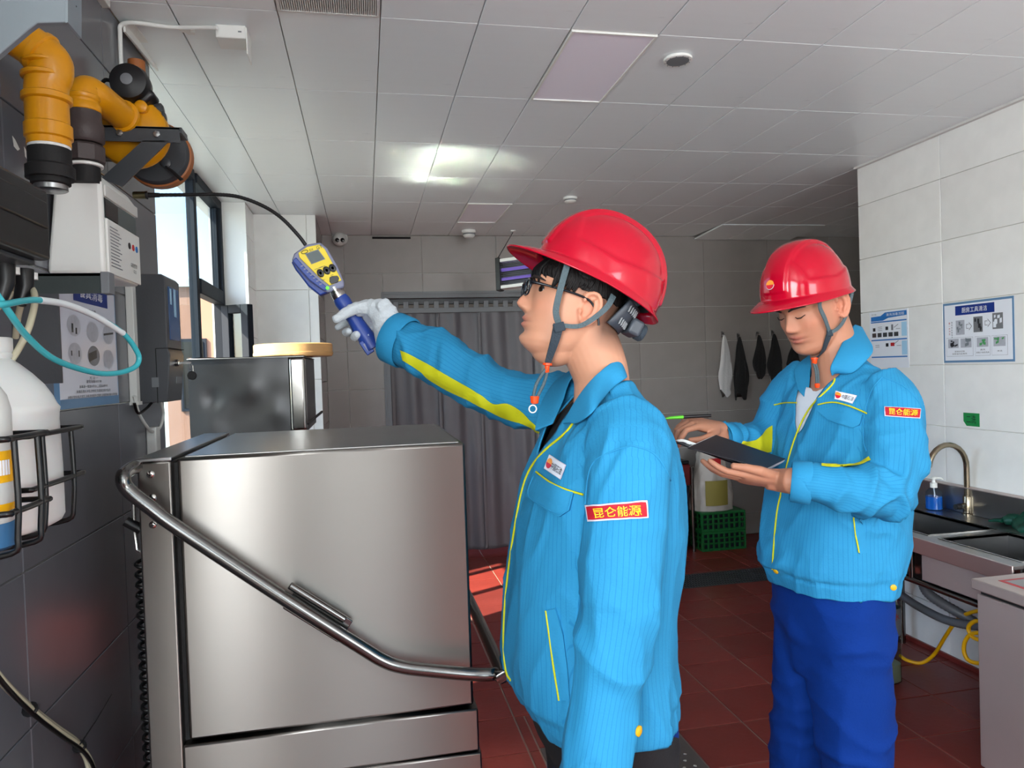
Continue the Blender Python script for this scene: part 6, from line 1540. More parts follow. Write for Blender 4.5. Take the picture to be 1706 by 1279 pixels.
    for i in range(15):
        t = i/14; z = .040+.095*t; r = []
        z = float(z); f_ = float(np.interp(z, [.04, .07, .10, .125, .135], [.094, .103, .085, .045, .01])); b_ = float(np.interp(z, [.04, .07, .1, .125, .135], [-.101, -.098, -.08, -.046, -.01])); w_ = float(np.interp(z, [.04, .07, .1, .125, .135], [.080, .083, .072, .042, .008]))
        for j in range(60):
            q = 2*PI*j/60; c, s = math.cos(q), math.sin(q); cx = (f_+b_)/2; x = cx+(f_-b_)/2*c; zz = z
            if i == 0: zz += .030*max(0, c)-.012*max(0, -c)+.006*math.sin(j*2.1)*.5
            r.append(H @ (Vector((x, w_*s, zz))*sc))
        rws.append(r)
    hb_.loft(rws)
    rr_ = random.Random(3)
    for k in range(46):                      # fringe swept over the forehead under the peak
        y = -.045+.118*k/45+rr_.uniform(-.003, .003); x = .100-1.4*max(0, abs(y)-.035)-.25*abs(y)
        p0 = Vector((x-.022, y*.94, .100)); p1 = Vector((x+.001, y, .072)); p2 = Vector((x+.003-.1*abs(y), y+rr_.uniform(.002, .010), .048+rr_.uniform(-.012, .008)))
        hb_.tube(bez([H @ (v*sc) for v in (p0, p1, p2)], 4), [.0045, .0045, .0044, .0042, .004, .0036, .003, .002, .0008], 5)
    for k in range(26):
        x = -.015+.075*k/25; p0 = Vector((x, .070, .085)); p1 = Vector((x+.004, .0805, .060)); p2 = Vector((x+.010, .0795, .036+rr_.uniform(-.008, .006)+(.012 if x < .01 else 0)))
        hb_.tube(bez([H @ (v*sc) for v in (p0, p1, p2)], 4), [.004]*5+[.0034, .003, .002, .0008], 5)
    hb_.build('hair', 'hair', P, smooth=80)
    for s in (1, -1):
        MB().tube([H @ (Vector(v)*sc) for v in ((.104, s*.014, .0475), (.1025, s*.028, .052), (.092, s*.042, .050), (.080, s*.051, .045))], [.0024, .0034, .003, .001], 8).build('eyebrow', 'brow', P, smooth=80)
        MB().ball(H @ (Vector((.0768, s*.031, .029))*sc), .0112*sc, 14, 10).build('eye', 'eye', P)
    # spectacles
    gl_ = empty_child('spectacles', H @ (Vector((.11, 0, .03))*sc), P)
    for s in (1, -1):
        cx, cy, cz = .112, s*.033, .026; rim = []
        for k in range(32):
            q = 2*PI*k/32; yy = .0245*math.copysign(abs(math.cos(q))**.6, math.cos(q)); zz = .0165*math.copysign(abs(math.sin(q))**.7, math.sin(q)); rim.append(H @ (Vector((cx-.10*abs(yy+s*0.0)*(1 if yy*s > 0 else .3)-.03*(zz < 0)*abs(zz), cy+yy, cz+zz))*sc))
        r_ = MB().tube(rim, [.0019+.0012*(k < 17) for k in range(32)], 7, closed=True).build('rim', 'specs', gl_, smooth=80)
        lens = MB(); c_ = sum(rim, Vector())/32; lens.add(rim+[c_+f*.0015], [(k, (k+1) % 32, 32) for k in range(32)]); lens.build('lens', 'glass', gl_, smooth=80)
        MB().tube(bez([H @ (Vector(v)*sc) for v in ((.111, s*.057, .034), (.104, s*.066, .034), (.06, s*.0775, .032), (.01, s*.0815, .028), (-.016, s*.082, .020), (-.034, s*.083, -.002), (-.042, s*.082, -.022))], 5), [.0030]*8+[.0024]*23, 8).build('temple', 'specs', gl_, smooth=80)
    MB().tube([H @ (Vector(v)*sc) for v in ((.112, -.009, .031), (.118, 0, .033), (.112, .009, .031))], .0018, 7).build('bridge', 'specs', gl_)
    # hard hat, harness and chin strap
    C = YP(992, 472, yc+.005); ph = math.radians(30); a2 = math.radians(3)
    hf, hl, hu = frame((-math.cos(a2)*math.cos(ph), math.sin(a2)*math.cos(ph), math.sin(ph)), (-math.sin(a2), -math.cos(a2), 0)); Hm = mat4(hf, hl, hu, C)
    hh_ = empty_child('hard_hat', C, P); hat(hh_, Hm, 1.0)
    W_ = lambda x, y, z: Hm @ Vector((x, y, z))
    nape = MB(); rws = []
    for i in range(13):
        q = PI*(.70+.60*i/12); r = []
        for t in (0, .25, .5, .75, 1): r.append(W_(.108*math.cos(q)-.004, .088*math.sin(q), -.012-.062*t) + hf*.02*t)
        rws.append(r)
    o = MB().grid(rws).build('nape_strap', 'ratchet', hh_, smooth=80); s = o.modifiers.new('thickness', 'SOLIDIFY'); s.thickness = .005
    kb_ = W_(-.112, .010, -.046)
    MB().obox(kb_, (hf, hl, hu), (.014, .030, .017)).build('ratchet_housing', 'ratchet', hh_, bevel=.006, bseg=3)
    MB().lathe(kb_-hf*.012, -hf, [(.019, 0), (.019, .012), (.016, .016), (.010, .016), (.010, .010), (.001, .010)], 24).build('ratchet_knob', 'strap_d', hh_)
    for k in range(5):
        q = PI*(.74+.028*k); MB().obox(W_(.112*math.cos(q)-.004, .0905*math.sin(q), -.026)+hf*.006, (Vector((1, 0, 0)), hl, hu), (.0018, .0014, .007)).build('ratchet_tooth', 'grey_m', hh_)
        q = PI*(.76+.028*k); MB().obox(W_(.112*math.cos(q)-.004, .0905*math.sin(q), -.056)+hf*.016, (Vector((1, 0, 0)), hl, hu), (.0018, .0014, .007)).build('ratchet_tooth', 'grey_m', hh_)
    ys = yc-.083
    sp_ = lambda px, py, y: YP(px, py, y)
    j0 = sp_(931, 540, ys+.004)
    ribbon([sp_(946, 438, ys-.002), sp_(938, 465, ys-.006), sp_(930, 496, ys-.006), sp_(926, 520, ys-.003), j0], .0062, 'strap', 'chin_strap', hh_, (0, -1, 0))
    ribbon([sp_(1022, 492, yc-.08), sp_(1012, 510, ys-.012), sp_(992, 528, ys-.014), sp_(965, 543, ys-.006), j0+Vector((.004, 0, -.002))], (.0062, .004), 'strap', 'chin_strap', hh_, (0, -1, 0))
    ribbon([j0, sp_(925, 565, ys+.010), sp_(917, 590, ys+.026), sp_(912, 606, ys+.036)], (.0105, .0055), 'strap_d', 'chin_strap', hh_, (0, -1, 0), .002)
    MB().obox(j0+Vector((0, -.002, -.006)), ((1, 0, .25), (0, 1, 0), (-.25, 0, 1)), (.0115, .003, .009)).build('strap_slide', 'strap_d', hh_, bevel=.002)
    yy_ = ys+.038; c0 = sp_(912, 606, yy_)
    MB().lathe(sp_(911, 619, yy_), (c0-sp_(911, 619, yy_)), [(.003, -.002), (.0045, 0), (.005, .012), (.0095, .013), (.0095, .017), (.004, .018)], 14).build('orange_clip', 'orange', hh_)
    for dx in (-.0055, .0045):
        MB().tube(bez([sp_(911, 615, yy_)+Vector((dx*.5, 0, 0)), sp_(901, 638, yy_)+Vector((dx*1.5, 0, 0)), sp_(892, 661, yy_)+Vector((dx*.8, 0, 0))], 5), .0033, 8).build('toggle_cord', 'strap', hh_, smooth=80)
    MB().lathe(sp_(890.5, 673, yy_), (.06, 0, 1), [(.004, 0), (.0075, .002), (.009, .012), (.0095, .0155), (.006, .016)], 16).build('orange_clip', 'orange', hh_)
    rc = sp_(887.5, 681, yy_); MB().tube([rc+Vector((.0075*math.cos(q), 0, .0075*math.sin(q))) for q in [2*PI*k/24 for k in range(24)]], .0013, 7, closed=True).build('ring', 'white_pl', hh_, smooth=80)
    return P
person1()

# ------------------------------------------------------------------ second man: writing in a notebook
def person2():
    yc = 1.75
    P = thing('person', 'man in sky blue jacket and red hard hat looking down at his notebook', 'person', (1.36, yc, 0))
    a, p = math.radians(-18), math.radians(-25)
    f, l_, u = frame((-math.cos(a)*math.cos(p), math.sin(a)*math.cos(p), math.sin(p)), (-math.sin(a), -math.cos(a), 0)); sc = .97
    ear = YP(1393, 514, yc-.07); O = ear-l_*.073*sc; H = mat4(f, l_, u, O)
    rows = [(592, 1366, 1432, .062), (606, 1356, 1444, .082), (622, 1340, 1462, .125), (640, 1318, 1482, .165), (665, 1302, 1497, .19), (700, 1294, 1504, .20), (760, 1284, 1506, .20), (830, 1272, 1506, .198), (890, 1260, 1502, .196), (925, 1254, 1498, .196), (950, 1258, 1495, .196), (972, 1266, 1492, .192)]
    T_ = torso_rings(rows, yc, 1, .75)
    mb = MB(); mb.loft([ring3(c, EX, EY, a_, b_, 56, 2.4) for c, a_, b_ in T_][::-1])
    na = [(1462, 640, 1.625, .060), (1486, 668, 1.585, .068), (1488, 710, 1.56, .070), (1487, 765, 1.54, .071), (1481, 812, 1.525, .067), (1462, 821, 1.515, .063), (1424, 815, 1.51, .058), (1376, 808, 1.525, .050), (1345, 804, 1.545, .046), (1318, 801, 1.565, .044)]
    NA = [YP(px, py, y) for px, py, y, r in na]
    mb.tube(bez(NA, 4), np.interp(np.linspace(0, 9, 37), range(10), [q[3] for q in na]), 28)
    fa = [(1345, 636, 1.88, .062), (1316, 655, 1.94, .068), (1300, 690, 1.96, .068), (1284, 722, 1.965, .066), (1262, 735, 1.945, .060), (1236, 737, 1.915, .053), (1212, 733, 1.885, .046), (1198, 731, 1.865, .043)]
    FA = [YP(px, py, y) for px, py, y, r in fa]
    mb.tube(bez(FA, 4), np.interp(np.linspace(0, 7, 29), range(8), [q[3] for q in fa]), 28)
    me = fuse(mb, .0062, 5); hem_z = T_[-1][0].z
    el = NA[4]
    am = lambda p_: gauss((Vector(p_)-el).length_squared, .13)+.8*gauss(seg_d(p_, NA[5], NA[-1])**2, .06)
    fm = lambda p_: gauss(seg_d(p_, FA[2], FA[-1])**2, .08)
    folds(me, [(.0085, (5, 5, 2.2, 11.7), lambda p_: 1-min(1, am(p_)+fm(p_))), (.014, (13, 6, 13, 6.1), lambda p_: min(1.1, am(p_))), (.011, (14, 8, 10, 2.7), fm), (.003, (15, 15, 6, 3.3), None),
               (.009, (4, 4, 9, 4.4), lambda p_: gauss((p_[2]-hem_z-.06)**2, .045)*(1-min(1, am(p_))))])
    A_ = co(me); n_ = nrm(me); d_ = np.zeros(len(A_))
    d_[A_[:, 2] < hem_z+.05] -= .006; d_[np.abs(A_[:, 2]-(hem_z+.052)) < .006] -= .004
    set_co(me, A_+n_*d_[:, None]); ct = T_[0][0]; bv = bvh_of(me)
    vz = 1.305
    def opened(c):
        if c.z > vz and c.x < ct.x-.02 and abs(c.y-(yc+.012)) < .010+.066*(c.z-vz)/.14: return True
        if c.z > 1.452 and (Vector((c.x, c.y, 0))-Vector((ct.x-.012, yc, 0))).length < .066: return True
        if (c-NA[-1]).dot((NA[-1]-NA[-2]).normalized()) > -.004 and c.y < 1.60: return True
        if (c-FA[-1]).dot((FA[-1]-FA[-2]).normalized()) > -.004 and c.y > 1.80: return True
        return c.z < hem_z+.0035
    cut_faces(me, opened); rip_attr(me, Vector((1.27, yc, 0)), [(NA[1:], .085), (FA[1:], .085)])
    jk = link(me, 'jacket', 'jacket', P); so = jk.modifiers.new('thickness', 'SOLIDIFY'); so.thickness = .0035; so.offset = -1
    for Q, r in ((NA, .044), (FA, .043)):
        dd = (Q[-1]-Q[-3]).normalized()
        MB().tube([Q[-1]-dd*.046, Q[-1]-dd*.042, Q[-1]-dd*.002, Q[-1]+dd*.001], [r+.004, r+.0075, r+.006, r+.002], 32, caps=False).build('cuff', 'collar', jk, smooth=60)
    def cl(inner, outer, name, bulge):
        I = bez([YP(*q) for q in inner], 6); Ou = []
        for q in outer:
            v = YP(*q); h = cast(bv, q[0], q[1]); Ou.append(h[0]+h[1]*.007 if (h[0]-v).length < .06 else v)
        Ou = bez(Ou, 6); rws = []
        for i_, (A, B) in enumerate(zip(I, Ou)):
            m_ = bulge*math.sin(PI*i_/(len(I)-1)); rws.append([A+(B-A)*t+m_*4*t*(1-t) for t in (0, .12, .3, .5, .7, .88, 1)])
        o = MB().grid(rws).build(name, 'collar', jk, smooth=80); s = o.modifiers.new('thickness', 'SOLIDIFY'); s.thickness = .004; s.offset = 0
        sb = o.modifiers.new('smooth', 'SUBSURF'); sb.levels = 1; sb.render_levels = 1
    cl([(1424, 541, 1.80), (1419, 546, 1.745), (1405, 567, 1.70), (1393, 590, 1.68), (1383, 612, 1.675), (1386, 626, 1.68)],
       [(1436, 545, 1.81), (1444, 560, 1.73), (1455, 581, 1.66), (1446, 598, 1.635), (1421, 624, 1.635), (1392, 622, 1.655)], 'collar', Vector((0, -.005, .004)))
    cl([(1424, 541, 1.80), (1408, 556, 1.84), (1375, 584, 1.84), (1353, 606, 1.825), (1349, 640, 1.80), (1345, 668, 1.775)],
       [(1436, 545, 1.81), (1400, 568, 1.88), (1350, 592, 1.88), (1326, 612, 1.87), (1322, 624, 1.85), (1332, 650, 1.81)], 'collar', Vector((0, .005, .004)))
    piping(bv, [(1391, 631), (1386, 642), (1362, 665), (1345, 686), (1330, 716), (1318, 750), (1309, 785), (1302, 820), (1295, 850), (1290, 900), (1287, 948)], 'yellow_piping', 'yellow_cloth', jk, .0024)
    poly_patch(bv, [(1363, 684), (1388, 677), (1415, 681), (1438, 691), (1433, 708), (1422, 712), (1400, 706), (1382, 700)], 'pocket_flap', 'jacket', jk, .006)
    piping(bv, [(1364, 674), (1388, 670), (1417, 677), (1446, 689)], 'yellow_piping', 'yellow_cloth', jk, .002, lift=.004)
    piping(bv, [(1290, 674), (1308, 671), (1328, 671)], 'yellow_piping', 'yellow_cloth', jk, .002, lift=.002)
    piping(bv, [(1421.5, 862), (1425, 890), (1430, 920)], 'yellow_piping', 'yellow_cloth', jk, .002, lift=.003)
    poly_patch(bv, [(1422, 864), (1434, 864), (1440, 890), (1443, 920), (1431, 922), (1426, 890)], 'side_pocket', 'jacket', jk, .0045)
    for q, in (([(1393, 651.4), (1428.8, 659.6), (1421, 672.8), (1391, 665)],),):
        decal(bv, q, 'chest_badge_edging', 'badge_rim', jk, .003)
        ins = [(sum(p_[0] for p_ in q)/4*.07+p_[0]*.93, sum(p_[1] for p_ in q)/4*.07+p_[1]*.93) for p_ in q]
        decal(bv, ins, 'chest_badge', 'badge_w', jk, .0042)
        decal_text(bv, q, '中国石油', (.36, .26, .95, .78), 'chest_badge_lettering', 'ink', jk, .0055, .004)
        for nm, m_, a0, a1 in (('emblem_top', 'logo_o', PI, 2*PI), ('emblem_base', 'logo_r', 0, PI)):
            pts = []
            for k in range(17):
                t = a0+(a1-a0)*k/16; uu, vv = .18+.14*math.cos(t), .5+.36*math.sin(t)
                x = [(1-uu)*(1-vv)*q[0][i]+uu*(1-vv)*q[1][i]+uu*vv*q[2][i]+(1-uu)*vv*q[3][i] for i in (0, 1)]; h = cast(bv, *x); pts.append(h[0]+h[1]*.0055)
            MB().add(pts, [tuple(range(17))]).build(nm, m_, jk, smooth=0)
    q = [(1474, 678), (1532, 681), (1531, 698), (1474, 693.5)]
    decal(bv, q, 'sleeve_badge_edging', 'badge_rim', jk, .004, 14, 5); decal(bv, [(1475.5, 679.2), (1530.5, 682.2), (1529.5, 696.8), (1475.5, 692.4)], 'sleeve_badge', 'red_badge', jk, .0055, 14, 5)
    decal_text(bv, q, '昆仑能源', (.13, .2, .9, .8), 'sleeve_badge_lettering', 'badge_y', jk, .007, .006)
    strip(bv, [(1287, 709), (1276, 716), (1266, 727), (1256, 733), (1240, 735), (1222, 734)], [(1285, 752), (1276, 753), (1264, 751), (1250, 748), (1236, 743), (1221, 738)], 'yellow_sleeve_stripe', 'yellow_cloth', jk, .003)
    strip(bv, [(1368, 773), (1385, 774), (1410, 773), (1432, 770), (1449, 760)], [(1368, 777), (1385, 779), (1410, 778), (1434, 775), (1452, 766)], 'yellow_sleeve_stripe', 'yellow_cloth', jk, .003)
    for x, y in ((1293, 951), (1488, 978)):
        h = cast(bv, x, y); MB().lathe(h[0], h[1], [(.0075, 0), (.0075, .003), (.005, .0045), (.001, .0045)], 18).build('snap_button', 'button', jk)
    piping(bv, [(1470, 628), (1452, 650), (1440, 690), (1438, 730), (1444, 752)], 'seam', 'jacket', jk, .0016)
    piping(bv, [(1470, 628), (1500, 640), (1524, 660), (1536, 680)], 'seam', 'jacket', jk, .0016)
    # body
    bb = MB(); head_shape(bb, H, sc)
    bb.ball(H @ Vector((.018, 0, -.080)), .048, 24, 16, (1, .88, .8))
    n0 = H @ Vector((-.030, 0, -.028)); n1 = Vector((ct.x-.01, yc, 1.475)); n2 = Vector((ct.x-.006, yc, 1.40))
    bb.tube(bez([n0, (n0+n1)/2+Vector((.006, 0, 0)), n1, n2], 5), np.interp(np.linspace(0, 3, 16), [0, 1, 2, 3], [.060, .060, .064, .076]), 28)
    core = [(c, max(.05, a_-.03), max(.055, b_-.03)) for c, a_, b_ in T_[2:]]+[(T_[-1][0]+Vector((0, 0, -.05)), .085, .14), (T_[-1][0]+Vector((0, 0, -.1)), .085, .14)]; HX = T_[-1][0].x
    bb.loft([ring3(c, EX, EY, a_, b_, 36, 2.3) for c, a_, b_ in core][::-1])
    LA, LB = (YP(1432, 1270, 1.66), YP(1332, 1270, 1.86))
    for q in (LA, LB): bb.tube([(HX, q.y*.5+yc*.5, .82), (q.x, q.y, .47), (q.x+.005, q.y, .09), (q.x, q.y, .06)], [.075, .054, .04, .04], 20); bb.tube([(q.x+.01, q.y, .05), (q.x-.1, q.y, .03), (q.x-.18, q.y, .03)], [.036, .036, .022], 14)
    bb.tube(bez(NA, 2), np.interp(np.linspace(0, 9, 19), range(10), [.045, .05, .048, .045, .043, .042, .04, .036, .03, .028]), 18)
    bb.tube(bez(FA, 2), np.interp(np.linspace(0, 7, 15), range(8), [.045, .048, .046, .043, .04, .036, .03, .027]), 18)
    # left hand under the notebook, right hand holding the pen
    lw_ = YP(1300, 800, 1.61); hand_shape(bb, lw_, Vector((-1, .34, .12)), Vector((.15, .30, .94)), -1, [(.06, .3, .2), (.08, .3, .2), (.10, .3, .25), (.16, .35, .3)], ((.86, .50, .10), (.98, .12, .10), (1, -.02, .05)), 1.0, 1.0)
    bb.tube([NA[-2], NA[-1], lw_, lw_+Vector((-.03, .01, .004))], [.034, .032, .029, .026], 18)
    rw_ = YP(1193, 712, 1.855); hand_shape(bb, rw_, Vector((-.93, -.26, .20)), Vector((.15, .30, -.94)), 1, [(.35, .85, .45), (.6, 1.0, .6), (.75, 1.1, .7), (.85, 1.1, .7)], ((.75, .55, .30), (.9, .05, .35), (.85, -.35, .3)), .98, 1.0)
    bb.tube([FA[-1], (FA[-1]+rw_)/2, rw_], [.030, .029, .027], 16)
    bm_ = fuse(bb, .0027, 2)
    colour_body(bm_, H, sc, hairline=lambda x, y, z: np.maximum(np.clip((z-.014-np.maximum(0, x+.02)*.3)/.03, 0, 1)*np.clip((.050-x)/.012, 0, 1)*np.where(z > .02, 1, np.clip((-.03-x)/.02, 0, 1)), np.clip((-.028-x)/.03, 0, 1)*np.clip((z+.066)/.05, 0, .85)), tone=(.80, .74, .72))
    link(bm_, 'body', 'skin', P)
    sm_ = fuse(MB().loft([ring3(c, EX, EY, max(.03, a_-.014-.014*(i > 6)), max(.04, b_-.014-.014*(i > 6)), 40, 2.4) for i, (c, a_, b_) in enumerate(T_[1:-1])][::-1]), .009, 3)
    cut_faces(sm_, lambda c: c.z > 1.452 or (c.z > 1.425 and (Vector((c.x, c.y, 0))-Vector((ct.x-.03, yc, 0))).length < .078))
    o = link(sm_, 'shirt', 'shirt_w', P); s = o.modifiers.new('thickness', 'SOLIDIFY'); s.thickness = .003
    # trousers: waist to cuffs, creased
    tb = MB(); t0 = T_[-1][0]
    tb.loft([ring3(c, EX, EY, a_, b_, 40, 2.4) for c, a_, b_ in ((Vector((HX, yc, .66)), .095, .155), (Vector((HX, yc, .78)), .112, .178), (Vector((t0.x, yc, .92)), .112, .175))])
    for q, r in ((LA, 1.0), (LB, .95)):
        tb.tube([(HX, q.y*.55+yc*.45, .80), (q.x*.5+HX*.5, q.y*.8+yc*.2, .62), (q.x, q.y, .42), (q.x+.015, q.y, .12), (q.x+.012, q.y, .05)], [.106*r, .098*r, .086*r, .080*r, .084*r], 26)
    tm = fuse(tb, .0085, 4)
    folds(tm, [(.010, (6, 6, 2.0, 8.1), None), (.008, (6, 4, 11, 1.1), lambda p_: gauss((p_[2]-.47)**2, .14)+gauss((p_[2]-.1)**2, .08)), (.006, (8, 8, 12, 5.5), lambda p_: gauss((p_[2]-.78)**2, .08))])
    link(tm, 'trousers', 'trousers', P)
    for q in (LA, LB): shoe(P, Vector((q.x+.02, q.y, 0)), (-1, 0))
    # hair and brows, lids
    hb_ = MB(); rws = []
    for i in range(12):
        t = i/11; z = .048+.087*t; r = []
        f_ = float(np.interp(z, [.04, .07, .10, .125, .135], [.085, .10, .085, .045, .01])); b_ = float(np.interp(z, [.04, .07, .1, .125, .135], [-.100, -.097, -.08, -.046, -.01])); w_ = float(np.interp(z, [.04, .07, .1, .125, .135], [.0795, .082, .072, .042, .008]))
        for j in range(60):
            q = 2*PI*j/60; c, s = math.cos(q), math.sin(q); cx = (f_+b_)/2; x = cx+(f_-b_)/2*c; zz = z
            if i == 0: zz += .034*max(0, c)-.02*max(0, -c)
            r.append(H @ (Vector((x, w_*s, zz))*sc))
        rws.append(r)
    hb_.loft(rws); rr_ = random.Random(5)
    for k in range(30):
        y = -.066+.05*k/29; x = .096-.9*max(0, abs(y)-.035); p0 = Vector((x-.02, y*.95, .10)); p1 = Vector((x, y, .078)); p2 = Vector((x+.001, y-.004, .056+rr_.uniform(-.008, .008)))
        hb_.tube(bez([H @ (v*sc) for v in (p0, p1, p2)], 4), [.004]*5+[.0034, .003, .002, .0008], 5)
    hb_.build('hair', 'hair', P, smooth=80)
    for s in (1, -1):
        MB().tube([H @ (Vector(v)*sc) for v in ((.1045, s*.012, .0440), (.1035, s*.026, .0500), (.094, s*.041, .0500), (.082, s*.051, .0450))], [.0022, .0036, .0032, .001], 8).build('eyebrow', 'brow', P, smooth=80)
        MB().tube([H @ (Vector(v)*sc) for v in ((.0945, s*.0185, .0225), (.0975, s*.026, .0195), (.0955, s*.036, .0198), (.087, s*.0455, .0245))], [.0009, .0015, .0016, .0009], 7).build('eyelash', 'brow', P, smooth=80)
    # hard hat
    C = YP(1341, 489, yc+.0); ph = math.radians(-10); a2 = math.radians(-20)
    hf, hl, hu = frame((-math.cos(a2)*math.cos(ph), math.sin(a2)*math.cos(ph), math.sin(ph)), (-math.sin(a2), -math.cos(a2), 0)); Hm = mat4(hf, hl, hu, C)
    hh_ = empty_child('hard_hat', C, P); hat(hh_, Hm, .945, True)
    W_ = lambda x, y, z: Hm @ Vector((x, y, z))
    rws = []
    for i in range(13):
        q = PI*(.72+.56*i/12); rws.append([W_(.108*math.cos(q)-.004, .088*math.sin(q), -.012-.055*t)+hf*.012*t for t in (0, .25, .5, .75, 1)])
    o = MB().grid(rws).build('nape_strap', 'ratchet', hh_, smooth=80); s = o.modifiers.new('thickness', 'SOLIDIFY'); s.thickness = .005
    kb_ = W_(-.118, .012, -.050); MB().obox(kb_, (hf, hl, hu), (.013, .028, .016)).build('ratchet_housing', 'ratchet', hh_, bevel=.006, bseg=3)
    L_ = lambda x, y, z: H @ (Vector((x, y, z))*sc)
    j0 = L_(.045, .0665, -.050)
    ribbon([W_(.052, .086, -.004), L_(.062, .0765, .035), L_(.058, .0765, -.005), j0], .0062, 'strap', 'chin_strap', hh_, tuple(l_))
    ribbon([W_(-.06, .098, -.012), L_(-.045, .083, -.005), L_(-.012, .0775, -.038), L_(.02, .073, -.050), j0], (.0062, .004), 'strap', 'chin_strap', hh_, tuple(l_))
    ribbon([j0, L_(.056, .056, -.072), L_(.060, .040, -.096), L_(.060, .018, -.112)], (.0095, .006), 'strap_d', 'chin_strap', hh_, tuple(l_), .002)
    MB().obox(j0, (f*.5-u, l_, f+u*.5), (.0085, .003, .011)).build('strap_slide', 'strap_d', hh_, bevel=.002)
    cc = YP(1357, 601, 1.70); MB().lathe(cc+Vector((0, 0, -.008)), (.0, 0, 1), [(.004, 0), (.006, .002), (.007, .012), (.009, .013), (.009, .016), (.004, .017)], 14).build('orange_clip', 'orange', hh_)
    for dx in (-.003, .003): MB().tube(bez([cc+Vector((dx, 0, -.006)), YP(1361, 620, 1.69)+Vector((dx, 0, 0)), YP(1362, 640, 1.67)+Vector((dx, 0, 0))], 5), .003, 8).build('toggle_cord', 'strap', hh_, smooth=80)
    MB().lathe(YP(1361.5, 646, 1.665), (0, 0, 1), [(.004, 0), (.006, .002), (.007, .010), (.004, .012)], 14).build('orange_clip', 'orange', hh_)
person2()
# notebook and pen
D_, C_2, B_, A_2 = YP(1146, 745, 1.665), YP(1275, 780, 1.60), YP(1309, 764, 1.72), YP(1193, 724, 1.785)
nb = thing('notebook', 'open notebook with a black cover held in his left hand', 'notebook', C_2)
M['cover'] = mat('black notebook cover', (22, 22, 30), .4); M['pages'] = mat('white paper pages', (222, 224, 222), .7)
nrm_ = (B_-A_2).cross(D_-A_2).normalized()
if nrm_.dot(C_O-A_2) > 0: nrm_ = -nrm_
MB().loft([[D_, C_2, B_, A_2], [q+nrm_*.003 for q in (D_, C_2, B_, A_2)]]).build('front_cover', 'cover', nb, bevel=.001)
w0 = (D_-C_2).normalized()*.012
MB().loft([[q+nrm_*.0035 for q in (D_+(A_2-D_)*.16+w0*.4, C_2+(B_-C_2)*.16, B_, A_2+w0*.4)], [q+nrm_*.012 for q in (D_+(A_2-D_)*.2+w0, C_2+(B_-C_2)*.2, B_+w0*.2, A_2+w0)]]).build('pages', 'pages', nb, bevel=.001)
mb = MB(); rws = []
E_ = YP(1121, 731, 1.70)
for i in range(9):
    t = i/8; a_ = D_+(A_2-D_)*.30+nrm_*.010+(E_-D_-(A_2-D_)*.15)*t*1.05+Vector((0, 0, .010*math.sin(PI*t))); rws.append([a_, a_+(B_-A_2)*.45+Vector((0, .01*t, 0)), a_+(B_-A_2)*.95+Vector((0, .02*t, 0))])
o = mb.grid(rws).build('open_leaf', 'pages', nb, smooth=80); s = o.modifiers.new('thickness', 'SOLIDIFY'); s.thickness = .003
rws2 = [[q-Vector((0, 0, .006)) for q in r] for r in rws]
o = MB().grid(rws2).build('back_cover', 'cover', nb, smooth=80); s = o.modifiers.new('thickness', 'SOLIDIFY'); s.thickness = .003
pn0, pn1, pn2, pn3 = YP(1108, 697, 1.80), YP(1116, 696, 1.80), YP(1138, 694.5, 1.80), YP(1184, 692, 1.80)
pe = thing('pen', 'black pen with a bright green end in his right hand', 'pen', pn3)
M['pen_g'] = mat('bright green plastic', (96, 210, 40), .3)
MB().tube([pn0, pn1, pn2, pn2+(pn3-pn2)*.02], [.0012, .0036, .0046, .0046], 12).build('green_end', 'pen_g', pe, smooth=60)
MB().tube([pn2, pn2+(pn3-pn2)*.6, pn3], [.0048, .0048, .0044], 12).build('barrel', 'black', pe)

# gas detector in his gloved hand
YD = 1.955
def D(px, py, y=YD): return YP(px, py, y)
dt = thing('gas_detector', 'yellow and blue handheld gas detector gripped in a white glove', 'detector', D(622, 585))
body_o = [(486, 433), (490, 422), (511, 407), (533, 403.5), (545, 413), (563, 445), (573, 470), (573, 478), (547, 487), (540, 485), (515, 468), (496, 447)]
back_o = [(485, 436), (495, 430), (540, 470), (566, 474), (548, 486), (533, 492), (513, 476), (497, 455), (492, 449)]
def plate(pts, y, th, name, m, bevel=.0025): return MB().prism([D(x, y_, y) for x, y_ in pts], (0, th, 0)).build(name, m, dt, bevel=bevel, bseg=3)
M['det_blue'] = mat('deep blue plastic', (34, 62, 140), .4, bump=.08, bscale=200); M['det_rim'] = mat('grey-violet rubber rim', (120, 124, 150), .5); M['det_y'] = mat('bright yellow face', (222, 198, 10), .4)
plate(back_o, YD+.004, .036, 'rear_case', 'det_blue', .004); plate(body_o, YD-.004, .02, 'case', 'det_rim', .004)
plate([(487, 434), (493, 428), (514, 452), (530, 466), (545, 478), (544, 484), (538, 483), (516, 467), (497, 446)], YD-.009, .018, 'side_grip', 'det_blue', .002)
plate([(497, 421), (512, 411), (532, 407), (541, 415), (556, 442), (569, 466.5), (549, 475.5), (530, 460), (511, 441), (499, 429)], YD-.0075, .004, 'face', 'det_y', .001)
plate([(508, 422.5), (530, 415), (542, 431.5), (519, 440)], YD-.0085, .002, 'display_frame', 'ink_grey', .0005); plate([(510, 423), (529.5, 416.5), (540.5, 431), (519.5, 438.8)], YD-.009, .002, 'display', 'screen', .0005)
dd_ = (D(541, 415)-D(499, 429)).normalized(); 
